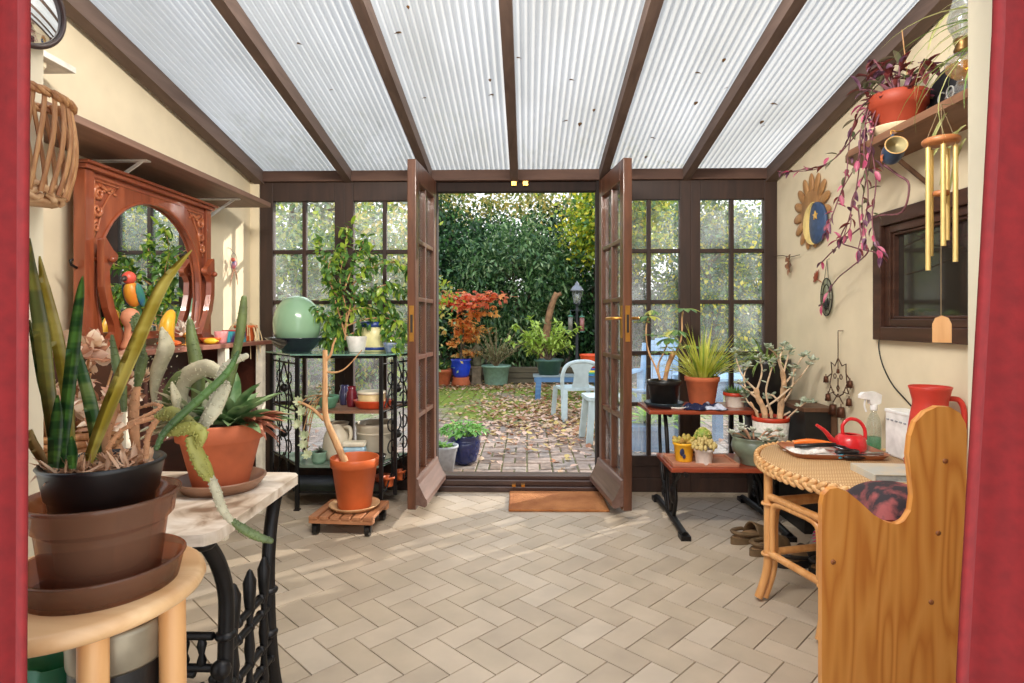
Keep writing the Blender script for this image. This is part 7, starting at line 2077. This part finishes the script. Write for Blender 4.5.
# terracotta pot partly behind the left door
c = V((P(441, 300, 11.0).x, 11.0, GP))
t = thing('terracotta_planter', 'broad terracotta planter left of the blue glazed maple pot', 'flower pot', c)
m = MB(); pot_body(m, .21, .16, .3, .012, .015, .06); m.build('pot', TERRA, t); soil_disc(t, .19, .26)
m = MB(); rr = random.Random(70)
for k in range(60):
    d = rv(rr); d.z = abs(d.z) + .3; m.leaf((rr.uniform(-.1, .1), rr.uniform(-.1, .1), .27), d, (0, 0, 1), rr.uniform(.15, .35), .03, .8, 4, .2)
m.build('leaves', leafm('fern_green', (60, 96, 50), (100, 130, 70), .3), t)
# stone figure on a plinth
c = V((P(477, 300, 11.2).x, 11.2, GP))
m = MB(); m.bb(-.09, .09, -.09, .09, 0, .3); m.bb(-.11, .11, -.11, .11, .3, .34); m.bb(-.11, .11, -.11, .11, 0, .04)
solo('stone_plinth', m, mk('old_stone', (128, 112, 92), .9, 0, .15, 12, .4), 'weathered stone plinth between the maple and the green tub', 'plinth', c, bev=.006)
t = thing('stone_statue', 'small mossy stone statue standing on the weathered plinth', 'statue', c + V((0, 0, .34)))
m = MB(); m.lathe([(.001, 0), (.08, 0), (.09, .03), (.085, .15), (.07, .24), (.082, .30), (.075, .36), (.035, .40), (.03, .42), (.05, .45), (.055, .49), (.04, .53), (.001, .545)], seg=18, sy=.8); m.build('figure', mk('mossy_stone', (112, 108, 86), .95, 0, .2, 14, .5), t)
# pots just outside the left door
c = V((P(443, 300, 4.72).x, 4.72, GP))
t = thing('grey_pot', 'plain grey plastic pot just outside behind the left door', 'potted plant', c)
m = MB(); m.lathe([(.001, 0), (.115, 0), (.15, .22), (.157, .225), (.162, .265), (.172, .27), (.172, .295), (.160, .295), (.14, .22), (.001, .2)], seg=36); m.build('pot', mk('grey_plastic', (158, 160, 164), .5), t); soil_disc(t, .15, .27)
m = MB(); rr = random.Random(72)
for k in range(40):
    d = rv(rr); d.z = abs(d.z) + .3; m.leaf((rr.uniform(-.09, .09), rr.uniform(-.09, .09), .27), d, (0, 0, 1), rr.uniform(.06, .12), .03, .6, 4, .2)
m.build('leaves', leafm('bright_herb', (110, 160, 62), (150, 190, 96), .35), t)
t.scale = (.72,) * 3
c = V((P(464, 300, 5.0).x, 5.0, GP))
t = thing('blue_pot', 'dark blue glazed pot with a bright leafy plant outside the left door', 'potted plant', c)
m = MB(); m.lathe([(.001, 0), (.12, 0), (.15, .05), (.185, .18), (.19, .26), (.178, .31), (.192, .33), (.18, .335), (.165, .3), (.001, .27)], seg=36); m.build('pot', mk('navy_glaze_pot', (24, 34, 78), .15, 0, .2, 6, coat=.5), t); soil_disc(t, .165, .3)
m = MB(); m2 = MB(); rr = random.Random(73)
for k in range(190):
    a = rr.uniform(0, 6.28); r = .26 * math.sqrt(rr.random()); p = V((r * math.cos(a) - .02, r * math.sin(a) * .8, .36 + .10 * (1 - (r / .27) ** 2) * rr.uniform(.3, 1.3)))
    d = V((math.cos(a), math.sin(a), rr.uniform(-.3, .5))); m.leaf(p, d + rv(rr) * .5, (0, 0, 1), rr.uniform(.05, .09), .045, .6, 4, .2)
    if k % 4 == 0: m2.tube([(p.x * .3, p.y * .3, .3), p], .003, 5)
m.build('leaves', leafm('fresh_green', (96, 160, 66), (150, 196, 104), .35, 20), t); m2.build('stems', leafm('fresh_stem', (110, 150, 70), (130, 160, 90), 0), t)
t.scale = (.74,) * 3

# beyond the right windows: pale blue slatted garden seats and a table
def garden_seat(label, loc, rz, cc):
    t = thing('adirondack_chair', label, 'chair', loc, rz)
    m = MB()
    for k in range(7): x = -.25 + k * .083; m.prism([(x - .035, 0), (x + .035, 0), (x + .04, .62 + .10 * math.sin(PI * (k + .5) / 7)), (x - .04, .62 + .10 * math.sin(PI * (k + .5) / 7))], (0, .22, .30), (1, 0, 0), V((0, .32, 1)).normalized(), (0, .02, 0))
    m.build('back_slats', cc, t)
    m = MB()
    for k in range(5): m.box((0, -.26 + k * .10, .36 - k * .02), (.56, .085, .02))
    m.build('seat_slats', cc, t)
    for s_ in (-1, 1):
        m = MB(); m.bb(s_ * .31 - .06, s_ * .31 + .06, -.36, .36, .55, .575); m.build('armrest', cc, t)
        m = MB(); m.bb(s_ * .30 - .02, s_ * .30 + .02, -.33, -.24, 0, .55); m.prism([(-.30, .26), (-.30, .36), (.50, .08), (.50, 0), (.42, 0)], (s_ * .30 - .012, 0, 0), (0, 1, 0), (0, 0, 1), (.024, 0, 0)); m.bb(s_ * .30 - .02, s_ * .30 + .02, .26, .34, .1, .55); m.build('leg', cc, t)
    return t
garden_seat('pale blue slatted garden seat seen through the window beside the right door', V((1.62, 7.4, GP)), math.radians(-25), BL2)
t = thing('garden_table', 'blue painted garden table with square legs beyond the right windows', 'table', V((2.35, 6.35, GP)), .15)
m = MB()
for k in range(7): m.bb(-.55, .55, -.35 + k * .1, -.26 + k * .1, .60, .625)
m.build('top_slats', BL2, t)
for sx_ in (-1, 1):
    for sy_ in (-1, 1):
        m = MB(); m.bb(sx_ * .47 - .04, sx_ * .47 + .04, sy_ * .27 - .04, sy_ * .27 + .04, 0, .60); m.build('leg', BL, t)
m = MB(); m.bb(-.43, .43, -.29, -.265, .5, .6); m.bb(-.43, .43, .265, .29, .5, .6); m.bb(-.485, -.46, -.23, .23, .5, .6); m.bb(.46, .485, -.23, .23, .5, .6); m.build('apron', BL, t)
t = thing('blue_planter', 'low blue wooden planter with a lime plant outside the window by the right door', 'planter', V((1.25, 5.6, GP)))
m = MB(); m.bb(-.28, .28, -.15, .15, 0, .24); m.bb(-.30, .30, -.17, .17, .19, .24); m.build('box', BL, t, bev=.005)
m = MB(); rr = random.Random(80)
for k in range(46):
    d = rv(rr); d.z = abs(d.z) + .4; m.leaf((rr.uniform(-.2, .2), rr.uniform(-.1, .1), .22), d, (0, 0, 1), rr.uniform(.16, .36), .07, .7, 5, .2)
m.build('leaves', leafm('lime_plant', (140, 190, 60), (176, 210, 90), .35), t)
# cut stump leaning in the hedge
t = thing('tree_stump', 'pale cut tree trunk leaning before the dark hedge beside the lamp post', 'tree trunk', V((P(548, 300, 11.7).x, 11.7, GZ + .14)))
m = MB(); m.tube(smooth_path([(-.1, 0, -.03), (-.06, 0, .5), (-.02, 0, .9), (.04, 0, 1.25), (.12, 0, 1.5), (.17, 0, 1.62)], 4), [.09 - .002 * i for i in range(21)], 10); m.tube([(.1, 0, 1.45), (.2, -.02, 1.58), (.26, -.02, 1.6)], .04, 8)
m.build('trunk', mk('bare_trunk', (150, 112, 80), .9, 0, .2, 10, .5), t)
